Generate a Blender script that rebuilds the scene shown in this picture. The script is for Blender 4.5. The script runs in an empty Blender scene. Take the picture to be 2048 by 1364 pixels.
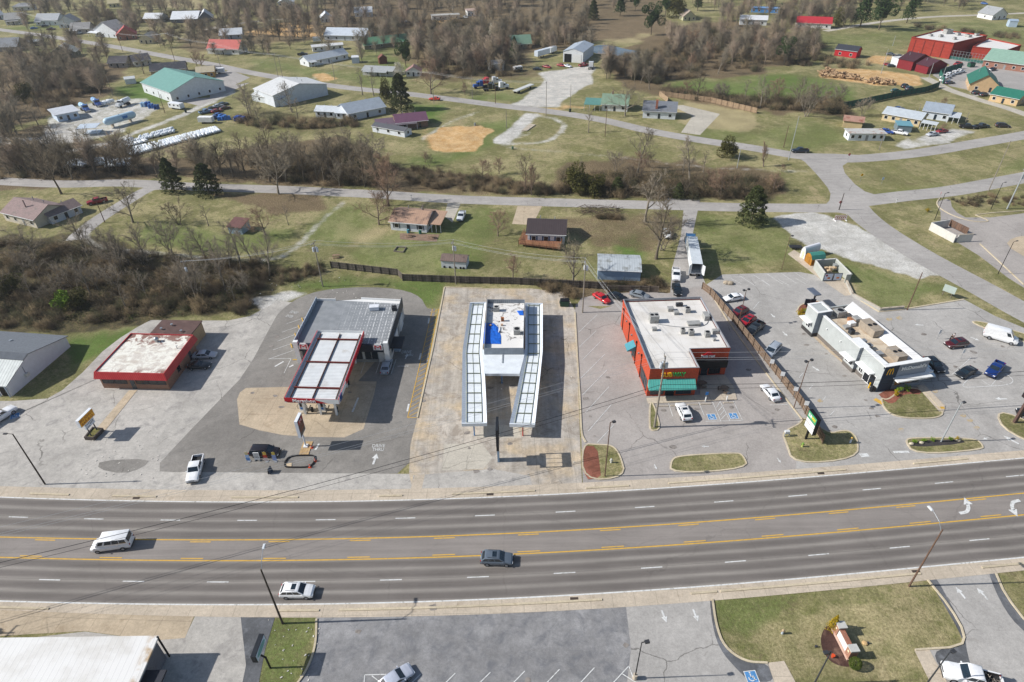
import bpy,bmesh,math,random
import numpy as np
from mathutils import Vector,Matrix
R = math.radians
random.seed(7); rng = np.random.default_rng(7)
S = bpy.context.scene
COL = S.collection
FPX,PITCH,ROLL,HCAM = 1274.34,0.6224477,-0.0178158,78.99
_fw = Vector((0,math.cos(PITCH),-math.sin(PITCH))); _up = Vector((0,math.sin(PITCH),math.cos(PITCH))); _r = Vector((1,0,0))
_c,_s = math.cos(ROLL),math.sin(ROLL)
CR = _c*_r + _s*_up; CU = -_s*_r + _c*_up; CF = _fw
def G(x,y,z=0.0):
 """survey point (photo 2048x1364) -> world point on the level z"""
 d = (x-1024)/FPX*CR - (y-682)/FPX*CU + CF
 t = (z-HCAM)/d.z
 return Vector((d.x*t,d.y*t,z))
def GS(pts,z=0.0): return [G(p[0],p[1],z) for p in pts]
cam = bpy.data.cameras.new('camera'); co = bpy.data.objects.new('camera',cam); COL.objects.link(co)
cam.sensor_width = 36; cam.lens = 36*FPX/2048; cam.clip_end = 6000; cam.clip_start = 1
co.matrix_world = Matrix(((CR.x,CU.x,-CF.x,0),(CR.y,CU.y,-CF.y,0),(CR.z,CU.z,-CF.z,HCAM),(0,0,0,1)))
S.camera = co
SUN_EL = R(36); SD = Vector((1,0.02,0)).normalized()
sd = Vector((SD.x*math.cos(SUN_EL),SD.y*math.cos(SUN_EL),-math.sin(SUN_EL)))
sl = bpy.data.lights.new('sun','SUN'); sl.energy = 4.7; sl.angle = R(0.5); sl.color = (1.0,0.975,0.935)
so = bpy.data.objects.new('sun',sl); COL.objects.link(so); so.rotation_euler = sd.to_track_quat('-Z','Y').to_euler()
W = bpy.data.worlds.new('World'); S.world = W; W.use_nodes = True
nt = W.node_tree; bg = nt.nodes['Background']; sky = nt.nodes.new('ShaderNodeTexSky')
sky.sky_type = 'NISHITA'; sky.sun_disc = False; sky.sun_elevation = SUN_EL; sky.sun_rotation = math.atan2(-SD.x,-SD.y)
bg.inputs[1].default_value = 0.09; nt.links.new(sky.outputs[0],bg.inputs[0])
S.view_settings.view_transform = 'Standard'; S.view_settings.look = 'None'; S.view_settings.exposure = 0.22; S.view_settings.gamma = 1
S.cycles.max_bounces = 5; S.cycles.diffuse_bounces = 2; S.cycles.glossy_bounces = 2; S.cycles.transparent_max_bounces = 4
def L(h):
 h = h.lstrip('#'); o = []
 for i in (0,2,4):
  c = int(h[i:i+2],16)/255
  o.append(c/12.92 if c <= .04045 else ((c+.055)/1.055)**2.4)
 return tuple(o)
class N:
 def __init__(s,name):
  s.m = bpy.data.materials.new(name); s.m.use_nodes = True; s.t = s.m.node_tree; s.n = s.t.nodes; s.b = s.n['Principled BSDF']
  s.tc = s.n.new('ShaderNodeTexCoord')
 def new(s,ty,**kw):
  x = s.n.new('ShaderNode'+ty)
  for k,v in kw.items(): setattr(x,k,v)
  return x
 def ln(s,a,b): s.t.links.new(a,b)
 def noise(s,scale,detail=3,rough=.55,vec=None,dist=0):
  x = s.new('TexNoise'); x.inputs['Scale'].default_value = scale; x.inputs['Detail'].default_value = detail
  x.inputs['Roughness'].default_value = rough; x.inputs['Distortion'].default_value = dist
  s.ln(vec or s.tc.outputs['Object'],x.inputs['Vector']); return x.outputs['Fac']
 def ramp(s,fac,a,b,lo=0.,hi=1.):
  x = s.new('MapRange'); x.interpolation_type = 'SMOOTHSTEP'
  for i,v in enumerate((a,b,lo,hi)): x.inputs[i+1].default_value = v
  s.ln(fac,x.inputs[0]); return x.outputs[0]
 def mth(s,op,a,b=None,c=None):
  x = s.new('Math',operation=op)
  for i,v in enumerate((a,b,c)):
   if v is None: continue
   if isinstance(v,(int,float)): x.inputs[i].default_value = v
   else: s.ln(v,x.inputs[i])
  return x.outputs[0]
 def mix(s,fac,a,b,mode='MIX'):
  x = s.new('Mix',data_type='RGBA',blend_type=mode)
  for i,v in ((0,fac),(6,a),(7,b)):
   if isinstance(v,(int,float)): x.inputs[i].default_value = v
   elif isinstance(v,tuple): x.inputs[i].default_value = (*v,1)
   else: s.ln(v,x.inputs[i])
  return x.outputs[2]
 def mul(s,col,f):
  x = s.new('VectorMath',operation='SCALE'); s.ln(col,x.inputs[0])
  if isinstance(f,(int,float)): x.inputs['Scale'].default_value = f
  else: s.ln(f,x.inputs['Scale'])
  return x.outputs[0]
 def mapped(s,src,sc=(1,1,1),rot=(0,0,0)):
  x = s.new('Mapping'); x.inputs['Scale'].default_value = sc; x.inputs['Rotation'].default_value = rot
  s.ln(src,x.inputs[0]); return x.outputs[0]
 def bump(s,h,st=.3,d=.05):
  x = s.new('Bump'); x.inputs['Strength'].default_value = st; x.inputs['Distance'].default_value = d
  s.ln(h,x.inputs['Height']); s.ln(x.outputs[0],s.b.inputs['Normal'])
 def out(s,col,rough=.8,metal=0,spec=.3):
  if isinstance(col,tuple): s.b.inputs['Base Color'].default_value = (*col,1)
  else: s.ln(col,s.b.inputs['Base Color'])
  if isinstance(rough,(int,float)): s.b.inputs['Roughness'].default_value = rough
  else: s.ln(rough,s.b.inputs['Roughness'])
  s.b.inputs['Metallic'].default_value = metal; s.b.inputs['Specular IOR Level'].default_value = spec
  return s.m
_MC = {}
def mat(col,rough=.75,var=.12,scale=1.2,metal=0,spec=.3,dirt=None,dscale=.5,dlo=.5,dhi=.7,bump=0):
 """plain procedural surface: base colour with noise variation, optional stains"""
 key = (col,rough,var,scale,metal,spec,dirt,dscale,dlo,dhi,bump)
 if key in _MC: return _MC[key]
 n = N('surface_'+col.strip('#')); c = L(col)
 f = n.noise(scale,4,.6)
 a = tuple(max(0,x*(1-var)) for x in c); b = tuple(min(1,x*(1+var)) for x in c)
 k = n.mix(n.ramp(f,.3,.7),a,b)
 if dirt: k = n.mix(n.ramp(n.noise(dscale,5,.65),dlo,dhi),k,L(dirt))
 if bump: n.bump(n.noise(scale*4),bump)
 _MC[key] = n.out(k,rough,metal,spec); return _MC[key]
def ribs(col,ang,period=.5,rough=.5,metal=0,depth=.6,dirt=None,dlo=.5,dhi=.75,dscale=.3,var=.08,line=.8):
 """ribbed sheet metal; the ribs repeat along horizontal direction ang (degrees)"""
 key = ('r',col,round(ang),period,rough,metal,depth,dirt,dlo,dhi,dscale,var,line)
 if key in _MC: return _MC[key]
 n = N('ribbed_'+col.strip('#')); c = L(col)
 d = n.new('VectorMath',operation='DOT_PRODUCT'); n.ln(n.tc.outputs['Object'],d.inputs[0]); d.inputs[1].default_value = (math.cos(R(ang)),math.sin(R(ang)),0)
 ph = n.mth('FRACT',n.mth('MULTIPLY',d.outputs['Value'],1/period))
 tri = n.mth('ABSOLUTE',n.mth('SUBTRACT',ph,.5))
 rib = n.ramp(tri,.36,.47)
 k = n.mix(n.ramp(n.noise(.8,4),.3,.7),tuple(x*(1-var) for x in c),tuple(min(1,x*(1+var)) for x in c))
 if dirt: k = n.mix(n.ramp(n.noise(dscale,5,.65),dlo,dhi),k,L(dirt))
 k = n.mix(rib,k,n.mul(k,line))
 n.bump(rib,depth,.06)
 _MC[key] = n.out(k,rough,metal,.4); return _MC[key]
def boards(col,ang,period=.15,dirt='#3b352e',var=.25):
 key = ('b',col,round(ang),period,dirt)
 if key in _MC: return _MC[key]
 n = N('boards_'+col.strip('#')); c = L(col)
 d = n.new('VectorMath',operation='DOT_PRODUCT'); n.ln(n.tc.outputs['Object'],d.inputs[0]); d.inputs[1].default_value = (math.cos(R(ang)),math.sin(R(ang)),0)
 v = n.mth('MULTIPLY',d.outputs['Value'],1/period)
 wn = n.new('TexWhiteNoise',noise_dimensions='1D'); n.ln(n.mth('FLOOR',v),wn.inputs['W'])
 k = n.mix(wn.outputs['Value'],tuple(x*(1-var) for x in c),tuple(min(1,x*(1+var)) for x in c))
 gap = n.ramp(n.mth('ABSOLUTE',n.mth('SUBTRACT',n.mth('FRACT',v),.5)),.4,.48)
 k = n.mix(gap,k,L(dirt)); k = n.mix(n.ramp(n.noise(.9,4),.55,.8,0,.5),k,L(dirt))
 _MC[key] = n.out(k,.9); return _MC[key]
def brick(col,mortar='#8d8378',sc=3.2):
 key = ('k',col,sc)
 if key in _MC: return _MC[key]
 n = N('brick_'+col.strip('#')); c = L(col)
 x = n.new('TexBrick'); x.inputs['Scale'].default_value = sc; x.inputs['Mortar Size'].default_value = .03
 sp = n.new('SeparateXYZ'); n.ln(n.tc.outputs['Object'],sp.inputs[0]); cb = n.new('CombineXYZ')
 n.ln(n.mth('ADD',sp.outputs[0],sp.outputs[1]),cb.inputs[0]); n.ln(sp.outputs[2],cb.inputs[1]); n.ln(cb.outputs[0],x.inputs['Vector'])
 x.inputs['Color1'].default_value = (*[v*.75 for v in c],1); x.inputs['Color2'].default_value = (*[min(1,v*1.2) for v in c],1); x.inputs['Mortar'].default_value = (*L(mortar),1)
 k = n.mix(n.ramp(n.noise(.5,4),.5,.8,0,.35),x.outputs[0],tuple(v*.5 for v in c))
 _MC[key] = n.out(k,.9); return _MC[key]
def pave(name,col,var=.16,crack=.0,stain=None,st=(.55,.75),cs=.14,fine=.24,streak=None,seed=0.,joint=None,warm=None):
 """asphalt or concrete: blotches, grain, optional cracks, stains and joints"""
 n = N(name); c = L(col); c = (c[0]*1.03,c[1]*.99,c[2]*.92) if c[2] > c[0]*.85 else (c[0]*.98,c[1],c[2]*1.04)
 v = n.new('VectorMath',operation='ADD'); n.ln(n.tc.outputs['Object'],v.inputs[0]); v.inputs[1].default_value = (seed,seed*1.7,0); v = v.outputs[0]
 big = n.noise(.09,5,.6,v,.6); mid = n.noise(.7,5,.65,v); fin = n.noise(9,3,.7,v)
 k = n.mix(n.ramp(big,.3,.7),tuple(x*(1-var) for x in c),tuple(min(1,x*(1+var)) for x in c))
 if warm: k = n.mix(n.ramp(n.noise(.16,4,.6,v),.42,.68),k,L(warm))
 k = n.mul(k,n.ramp(mid,.25,.75,1-var*.75,1+var*.7)); k = n.mul(k,n.ramp(n.noise(2.7,4,.75,v),.3,.7,.9,1.1)); k = n.mul(k,n.ramp(fin,.2,.8,1-fine,1+fine))
 if streak:   # traffic wear running one way
  sv = n.mapped(v,*streak[:2]); k = n.mul(k,n.ramp(n.noise(1,4,.6,sv),.3,.7,1-streak[2],1+streak[2]))
 if stain: k = n.mix(n.mth('MULTIPLY',n.ramp(n.noise(.45,6,.7,v,.8),*st),.75),k,L(stain))
 if joint:
  sp = n.new('SeparateXYZ'); n.ln(n.mapped(v,(1,1,1),(0,0,joint[1])),sp.inputs[0])
  for o in (0,1):
   f = n.mth('ABSOLUTE',n.mth('SUBTRACT',n.mth('FRACT',n.mth('MULTIPLY',sp.outputs[o],1/joint[0])),.5))
   k = n.mix(n.ramp(f,.5-.045/joint[0],.5,0,.45),k,L('#3a342e'))
 if crack:
  dv = n.new('VectorMath',operation='ADD'); n.ln(v,dv.inputs[0])
  nz = n.new('TexNoise'); nz.inputs['Scale'].default_value = .5; nz.inputs['Detail'].default_value = 5; n.ln(v,nz.inputs['Vector'])
  sc2 = n.new('VectorMath',operation='SCALE'); n.ln(nz.outputs['Color'],sc2.inputs[0]); sc2.inputs['Scale'].default_value = 1.5; n.ln(sc2.outputs[0],dv.inputs[1])
  vo = n.new('TexVoronoi',feature='DISTANCE_TO_EDGE'); vo.inputs['Scale'].default_value = cs; n.ln(dv.outputs[0],vo.inputs['Vector'])
  m = n.ramp(vo.outputs['Distance'],.0025,.0065,1,0)
  m = n.mth('MULTIPLY',m,n.ramp(n.noise(.12,2,.5,v),.45,.65,0,crack*.8)); k = n.mix(m,k,L('#37342f'))
 n.bump(fin,.25,.02)
 return n.out(k,.9,0,.2)
GLASS = mat('#141a22',.08,.2,1,0,.6); GLASSB = mat('#26323c',.1,.25,.7,0,.6)
WHITE = mat('#e4e4e2',.5,.04); OFFW = mat('#d6d2c8',.7,.08); BLACK = mat('#17171a',.5,.1); DKGREY = mat('#3c3e42',.6,.1)
GREY = mat('#8c8f92',.5,.12); STEEL = mat('#a9adb0',.35,.1,1,.6); WOODP = mat('#7d7468',.9,.2,2); CONC = mat('#b9ad9b',.9,.12,.8,dirt='#8c8172')
PAINTW = mat('#d3d3d0',.8,.1,2,dirt='#98968f',dscale=2.2,dlo=.5,dhi=.72); PAINTY = mat('#d0a548',.8,.1,2,dirt='#a08c66',dscale=1.8,dlo=.54,dhi=.75); FADED = mat('#b8a27c',.9,.15,1.5,dirt='#a5a19b',dscale=1.5,dlo=.42,dhi=.6)
OFF = {}
class MB:
 def __init__(s): s.v = []; s.f = []; s.mi = []
 def add(s,vs,fs,m=0):
  o = len(s.v); s.v += [tuple(v) for v in vs]; s.f += [tuple(i+o for i in f) for f in fs]; s.mi += [m]*len(fs); return s
 def face(s,vs,m=0): return s.add(vs,[tuple(range(len(vs)))],m)
 def box(s,c,sz,rz=0.,m=0,taper=1.):
  x,y,z = (v/2 for v in sz); ca,sa = math.cos(rz),math.sin(rz); vs = []
  for k,t in ((-z,1),(z,taper)):
   for i,j in ((-x*t,-y*t),(x*t,-y*t),(x*t,y*t),(-x*t,y*t)):
    vs.append((c[0]+i*ca-j*sa,c[1]+i*sa+j*ca,c[2]+k))
  return s.add(vs,[(3,2,1,0),(4,5,6,7),(0,1,5,4),(1,2,6,5),(2,3,7,6),(3,0,4,7)],m)
 def beam(s,a,b,w,h,m=0):
  """rectangular bar from a to b; h measured up"""
  a,b = Vector(a),Vector(b); d = (b-a).normalized(); u = Vector((0,0,1))
  if abs(d.z) > .99: u = Vector((0,1,0))
  sd_ = d.cross(u).normalized(); u = sd_.cross(d)
  vs = [p+sd_*i*w/2+u*j*h/2 for p in (a,b) for i,j in ((-1,-1),(1,-1),(1,1),(-1,1))]
  return s.add(vs,[(0,1,2,3),(7,6,5,4),(0,4,5,1),(1,5,6,2),(2,6,7,3),(3,7,4,0)],m)
 def prism(s,poly,z0,z1,m=0,mt=None,bottom=False):
  n = len(poly); A = sum(poly[i][0]*poly[(i+1) % n][1]-poly[(i+1) % n][0]*poly[i][1] for i in range(n))
  if A < 0: poly = poly[::-1]
  vs = [(p[0],p[1],z0) for p in poly]+[(p[0],p[1],z1) for p in poly]
  s.add(vs,[(i,(i+1) % n,n+(i+1) % n,n+i) for i in range(n)],m)
  s.add([(p[0],p[1],z1) for p in poly],[tuple(range(n))],m if mt is None else mt)
  if bottom: s.add([(p[0],p[1],z0) for p in poly],[tuple(range(n))[::-1]],m)
  return s
 def tube(s,pts,r,n=6,m=0,cap=True):
  pts = [Vector(p) for p in pts]; rs = r if isinstance(r,(list,tuple)) else [r]*len(pts); o = len(s.v); pu = None
  for i,p in enumerate(pts):
   d = (pts[min(i+1,len(pts)-1)]-pts[max(i-1,0)]).normalized()
   u = pu if pu is not None else (Vector((0,0,1)) if abs(d.z) < .9 else Vector((1,0,0)))
   a = d.cross(u).normalized(); b = a.cross(d).normalized(); pu = b
   for k in range(n):
    t = 2*math.pi*k/n; s.v.append(tuple(p+(a*math.cos(t)+b*math.sin(t))*rs[i]))
  for i in range(len(pts)-1):
   for k in range(n):
    s.f.append((o+i*n+k,o+i*n+(k+1) % n,o+(i+1)*n+(k+1) % n,o+(i+1)*n+k)); s.mi.append(m)
  if cap:
   s.f += [tuple(o+k for k in range(n))[::-1],tuple(o+(len(pts)-1)*n+k for k in range(n))]; s.mi += [m,m]
  return s
 def cyl(s,x,y,z0,z1,r,n=12,m=0,r2=None): return s.tube([(x,y,z0),(x,y,z1)],[r,r if r2 is None else r2],n,m)
 def ball(s,c,r,nu=10,nv=6,m=0):
  r = r if isinstance(r,tuple) else (r,r,r)
  vs = [(c[0]+r[0]*math.sin(math.pi*j/nv)*math.cos(2*math.pi*i/nu),c[1]+r[1]*math.sin(math.pi*j/nv)*math.sin(2*math.pi*i/nu),c[2]+r[2]*math.cos(math.pi*j/nv)) for j in range(nv+1) for i in range(nu)]
  return s.add(vs,[(j*nu+i,(j+1)*nu+i,(j+1)*nu+(i+1) % nu,j*nu+(i+1) % nu) for j in range(nv) for i in range(nu)],m)
 def mesh(s,name,mats,smooth=None,off=(0,0,0)):
  me = bpy.data.meshes.new(name)
  ox,oy,oz = off
  me.from_pydata([(v[0]-ox,v[1]-oy,v[2]-oz) for v in s.v],[],s.f)
  for m_ in (mats if isinstance(mats,(list,tuple)) else [mats]): me.materials.append(m_)
  if any(s.mi): me.polygons.foreach_set('material_index',s.mi)
  if smooth:
   me.polygons.foreach_set('use_smooth',[True]*len(me.polygons)); me.set_sharp_from_angle(angle=R(smooth))
  me.update(); return me
 def build(s,name,mats,parent=None,smooth=None,label=None):
  """world-space builder coordinates; stored relative to the parent thing"""
  off = OFF.get(parent,(0,0,0)) if parent else (0,0,0)
  o = bpy.data.objects.new(name,s.mesh(name,mats,smooth,off)); COL.objects.link(o)
  if parent: o.parent = parent; OFF[o] = off
  if label: o['label'] = label
  return o
def thing(name,label,cat,loc=(0,0,0),rz=0.,group=None):
 o = bpy.data.objects.new(name,None); COL.objects.link(o); o.location = loc; o.rotation_euler = (0,0,rz); o.empty_display_size = .5
 o['label'] = label; o['category'] = cat
 if group: o['group'] = group
 OFF[o] = tuple(loc); return o
def tag(o,label,cat,group=None,kind=None):
 o['label'] = label
 if cat: o['category'] = cat
 if group: o['group'] = group
 if kind: o['kind'] = kind
 return o
def struct(o): o['kind'] = 'structure'; return o
def solo(mb,name,mats,label,cat,group=None,smooth=None,loc=None):
 """a thing that is one mesh; its origin moves to its base"""
 vs = np.array(mb.v); c = loc or (float(vs[:,0].mean()),float(vs[:,1].mean()),float(vs[:,2].min()))
 o = bpy.data.objects.new(name,mb.mesh(name,mats,smooth,c)); COL.objects.link(o); o.location = c
 return tag(o,label,cat,group)
def dup(root,loc,rz=None,label=None,group=None,sc=None):
 r = root.copy(); COL.objects.link(r); r.location = loc
 if rz is not None: r.rotation_euler = (0,0,rz)
 if sc: r.scale = (sc,sc,sc) if isinstance(sc,(int,float)) else sc
 if label: r['label'] = label
 if group: r['group'] = group
 for ch in root.children:
  c = ch.copy(); COL.objects.link(c); c.parent = r
  for g in ch.children:
   d = g.copy(); COL.objects.link(d); d.parent = c
 return r
def chaikin(p,n=2,closed=True):
 p = [Vector(q) for q in p]
 for _ in range(n):
  q = []
  m = len(p)
  for i in range(m if closed else m-1):
   a,b = p[i],p[(i+1) % m]; q += [a*.75+b*.25,a*.25+b*.75]
  if not closed: q = [p[0]]+q+[p[-1]]
  p = q
 return p
def spline(p,n=8):
 p = [Vector(q) for q in p]; P = [p[0]*2-p[1]]+p+[p[-1]*2-p[-2]]; o = []
 for i in range(1,len(P)-2):
  a,b,c,d = P[i-1:i+3]
  for k in range(n):
   t = k/n; o.append(.5*((2*b)+(c-a)*t+(2*a-5*b+4*c-d)*t*t+(3*b-a-3*c+d)*t**3))
 return o+[p[-1]]
def offs(p,d,closed=False):
 """offset a ground polyline sideways (left positive)"""
 o = []; m = len(p)
 for i in range(m):
  a = p[(i-1) % m] if closed or i > 0 else p[i]; b = p[(i+1) % m] if closed or i < m-1 else p[i]
  t = Vector((b[0]-a[0],b[1]-a[1])); t.normalize(); o.append(Vector((p[i][0]-t.y*d,p[i][1]+t.x*d,p[i][2] if len(p[i]) > 2 else 0)))
 return o
def ribbon(mb,p,w,z,m=0):
 a = offs(p,w/2); b = offs(p,-w/2)
 for i in range(len(p)-1): mb.add([(a[i].x,a[i].y,z),(b[i].x,b[i].y,z),(b[i+1].x,b[i+1].y,z),(a[i+1].x,a[i+1].y,z)],[(0,1,2,3)],m)
 return mb
def sweep(mb,p,w,z0,z1,closed=False,m=0):
 """kerb-like bar along a ground line"""
 a = offs(p,w/2,closed); b = offs(p,-w/2,closed); n = len(p)
 for i in range(n if closed else n-1):
  j = (i+1) % n; A,B,C_,D = a[i],b[i],b[j],a[j]
  mb.add([(q.x,q.y,z) for z in (z0,z1) for q in (A,B,C_,D)],[(4,5,6,7),(0,4,7,3),(1,2,6,5)],m)
 if not closed:
  for i,fl in ((0,0),(n-1,1)):
   A,B = a[i],b[i]; q = [(A.x,A.y,z0),(B.x,B.y,z0),(B.x,B.y,z1),(A.x,A.y,z1)]; mb.face(q[::-1] if fl else q,m)
 return mb
def sheet(name,pts,z,m,smooth=0,w=True):
 p = GS(pts) if w else pts
 if smooth: p = chaikin(p,smooth)
 mb = MB(); n = len(p); A = sum(p[i][0]*p[(i+1) % n][1]-p[(i+1) % n][0]*p[i][1] for i in range(n))
 if A < 0: p = p[::-1]
 mb.face([(q[0],q[1],z) for q in p]); return struct(mb.build(name,m))
def text(s,org,xd,ud,h,m,depth,parent=None,name='lettering',width=None,label=None,shear=0,bold=0.):
 """real lettering: s written from org along xd with cap height h"""
 cu = bpy.data.curves.new('t','FONT'); cu.body = s; cu.size = 1; cu.extrude = .5; cu.shear = shear; cu.offset = bold
 o = bpy.data.objects.new('t',cu); COL.objects.link(o); me = bpy.data.meshes.new_from_object(o); bpy.data.objects.remove(o); bpy.data.curves.remove(cu)
 xd = Vector(xd).normalized(); ud = Vector(ud).normalized(); nd = xd.cross(ud)
 xs = [v.co.x for v in me.vertices]; x0,x1 = min(xs),max(xs)
 k = h/.69; kx = k if width is None else width/(x1-x0)
 off = Vector(OFF.get(parent,(0,0,0))) if parent else Vector((0,0,0)); org = Vector(org)
 for v in me.vertices: v.co = org-off+xd*(v.co.x-x0)*kx+ud*v.co.y*k+nd*(v.co.z*depth)
 me.name = name; me.materials.clear(); me.materials.append(m); o = bpy.data.objects.new(name,me); COL.objects.link(o)
 if parent: o.parent = parent; OFF[o] = tuple(off)
 if label: o['label'] = label
 return o
# ================================================================ GROUND
YS = np.concatenate([[-400,-60,0,10],18*1.0058**np.arange(765),[1900,4500]])
CS = np.linspace(-1,1,561)
yy,cc = np.meshgrid(YS,CS,indexing='ij')
gx = cc*(np.maximum(yy,0)*.95+30); gx[:,0] = -5000; gx[:,-1] = 5000
gy = yy.copy()
# survey coordinates of every ground point, to read the zone outlines below
dx,dy,dz = gx,gy,-HCAM
den = dx*CF.x+dy*CF.y+dz*CF.z; den = np.where(den < 1,1,den)
PX = 1024+FPX*(dx*CR.x+dy*CR.y+dz*CR.z)/den; PY = 682-FPX*(dx*CU.x+dy*CU.y+dz*CU.z)/den
def vnoise(x,y,s,seed):
 r = np.random.default_rng(seed); t = r.random((256,256)); x = x/s; y = y/s; i = np.floor(x).astype(int); j = np.floor(y).astype(int); u = x-i; v = y-j
 u = u*u*(3-2*u); v = v*v*(3-2*v); g = lambda a,b: t[a % 256,b % 256]
 return (g(i,j)*(1-u)+g(i+1,j)*u)*(1-v)+(g(i,j+1)*(1-u)+g(i+1,j+1)*u)*v
def inside(poly,x,y):
 r = np.zeros(x.shape,bool); n = len(poly)
 for i in range(n):
  (x0,y0),(x1,y1) = poly[i],poly[(i+1) % n]
  if y0 == y1: continue
  c = (y0 > y) != (y1 > y); r ^= c & (x < (x1-x0)*(y-y0)/(y1-y0)+x0)
 return r
def road_poly(p,w):
 q = spline([G(*a) for a in p],6); return [(v.x,v.y) for v in offs(q,w/2)]+[(v.x,v.y) for v in offs(q,-w/2)][::-1]
nx = (vnoise(gx,gy,7,1)-.5)*9+(vnoise(gx,gy,2.2,2)-.5)*4; ny = (vnoise(gx,gy,7,3)-.5)*9+(vnoise(gx,gy,2.2,4)-.5)*4
fsc = np.clip(gy/110,.5,4)
wx2 = (vnoise(gx,gy,24,5)-.5)*16+(vnoise(gx,gy,60,8)-.5)*20; wy2 = (vnoise(gx,gy,24,6)-.5)*24+(vnoise(gx,gy,60,9)-.5)*30
far = np.clip((gy-200)/250,0,1)
WXn,WYn = gx+nx*.4*fsc+wx2*far,gy+ny*.4*fsc+wy2*far
CH = {k: np.zeros(gx.shape,np.float32) for k in ('green','dry','dirt','litter','gravel','mud')}
def zone(ch,poly,s=1.,px=True):
 p = [(v.x,v.y) for v in GS(poly)] if px else poly
 soft_ = ch in ('litter','green','dry','mud')
 CH[ch][inside(p,WXn if soft_ else gx+nx*.35,WYn if soft_ else gy+ny*.35)] = s
Z = zone
# wood floors and thickets
Z('litter',[(-100,270),(130,255),(330,325),(520,290),(700,262),(790,330),(930,345),(1120,375),(1120,398),(900,385),(740,380),(560,372),(330,352),(-100,392)])
Z('litter',[(1120,330),(1250,310),(1570,345),(1560,402),(1300,398),(1120,392)],.8)
Z('mud',[(-200,480),(160,470),(330,512),(565,525),(560,560),(520,590),(560,605),(480,632),(360,632),(290,650),(130,665),(-200,655)])
Z('litter',[(-200,60),(60,90),(230,130),(215,190),(100,235),(-200,300)],.9)
Z('litter',[(1200,110),(1420,30),(1660,90),(1620,135),(1340,165),(1310,195),(1260,180),(1190,140)],.85)
Z('litter',[(1320,172),(1500,190),(1700,200),(1690,235),(1510,222),(1330,195)],.8)
Z('litter',[(640,-30),(1340,-30),(1330,60),(1200,95),(1000,110),(870,80),(640,70)],.75)
Z('litter',[(-600,-60),(2600,-60),(2600,-8),(-600,2)],.8)
Z('litter',[(380,40),(700,60),(700,100),(640,80),(400,105)],.7)
Z('litter',[(790,100),(1080,100),(1060,150),(900,160),(800,140)],.6)
Z('litter',[(420,385),(660,388),(650,425),(560,430),(480,412)],.75)
Z('litter',[(1120,430),(1360,430),(1350,500),(1190,500),(1130,460)],.6)
Z('litter',[(1060,560),(1330,555),(1380,600),(1160,610)],.7)
Z('litter',[(890,365),(1120,380),(1130,396),(900,392)],.6)
Z('mud',[(470,215),(720,235),(720,262),(520,262),(440,245)],.5)
# green patches
for p,s in [([(215,175),(300,150),(340,200),(300,215),(225,200)],1),([(560,572),(720,552),(890,560),(886,612),(850,600),(780,570),(700,570),(600,590)],.75),
   ([(1330,185),(1400,160),(1560,150),(1700,172),(1690,205),(1500,195)],.8),([(820,205),(905,212),(870,245),(830,232)],1),
   ([(640,420),(720,400),(760,440),(690,500),(600,490)],.42),([(850,440),(960,410),(1020,440),(940,560),(820,545),(700,520),(760,480)],.42),
   ([(140,672),(270,655),(230,690),(150,740)],.9),([(1380,430),(1560,430),(1600,490),(1570,520),(1430,545),(1400,520)],.35),([(1250,475),(1290,470),(1300,520),(1250,525)],.95),
   ([(1575,510),(1700,530),(1850,560),(1925,580),(1760,620),(1690,560)],.5),([(1690,330),(1760,390),(1990,350),(2060,300),(2060,340),(1760,400)],.35),
   ([(960,240),(1050,225),(1000,290),(850,330),(820,320),(900,300)],.6),([(250,480),(420,505),(560,490),(600,450),(470,470),(300,440)],.5),
   ([(1420,1200),(1600,1180),(1500,1280),(1430,1260)],.35),([(530,1240),(640,1240),(600,1370),(520,1370)],.45),
   ([(1480,60),(1700,70),(1820,40),(2060,40),(2060,80),(1820,90),(1640,110)],.3),([(0,25),(120,60),(60,60),(0,45)],.6),([(80,80),(200,100),(130,110)],.5),
   ([(500,120),(640,140),(800,150),(800,180),(640,160),(500,140)],.45),([(730,95),(800,100),(820,160),(760,150)],.5),([(1300,240),(1500,270),(1620,230),(1700,280),(1600,305),(1420,285)],.35),([(940,200),(1020,170),(1060,190),(980,205)],.6)]: Z('green',p,s)
for p,s in [([(300,-10),(420,-10),(420,22),(300,20)],.8),([(1080,60),(1300,40),(1330,85),(1200,95),(1100,85)],.9),([(1340,60),(1440,70),(1420,30)],.7),([(1400,195),(1520,225),(1505,270),(1380,255),(1360,230)],.95),
   ([(640,80),(800,75),(820,95),(650,100)],.5),([(1800,70),(2060,120),(2060,60)],.3),([(680,440),(780,460),(760,500),(660,480)],.7),([(1500,1250),(1800,1180),(1920,1280),(1800,1364),(1560,1364)],.5),([(1630,430),(1700,440),(1900,560),(1800,540)],.3),([(100,160),(220,165),(200,195),(90,205)],.8)]: Z('dry',p,s)
# bare soil
for p,s in [([(852,288),(880,255),(955,250),(985,262),(955,300),(880,302)],1),([(560,45),(650,50),(640,75),(470,70)],.8),([(1640,140),(1700,135),(1840,150),(1850,170),(1760,172),(1640,155)],.9),
   ([(1060,205),(1120,208),(1180,215),(1110,222),(1050,218)],.7),([(620,148),(650,145),(680,158),(640,165)],.8),([(1740,110),(1790,112),(1770,130),(1730,125)],.8),([(840,250),(860,240),(870,300),(850,296)],.4),([(1590,452),(1700,470),(1740,500),(1640,480)],.25),([(870,35),(960,40),(940,50),(860,45)],.6)]: Z('dirt',p,s)
Z('dirt',[(1010,215),(1050,188),(1085,158),(1075,142),(1190,128),(1185,168),(1130,196),(1120,218)],.3)
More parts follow.
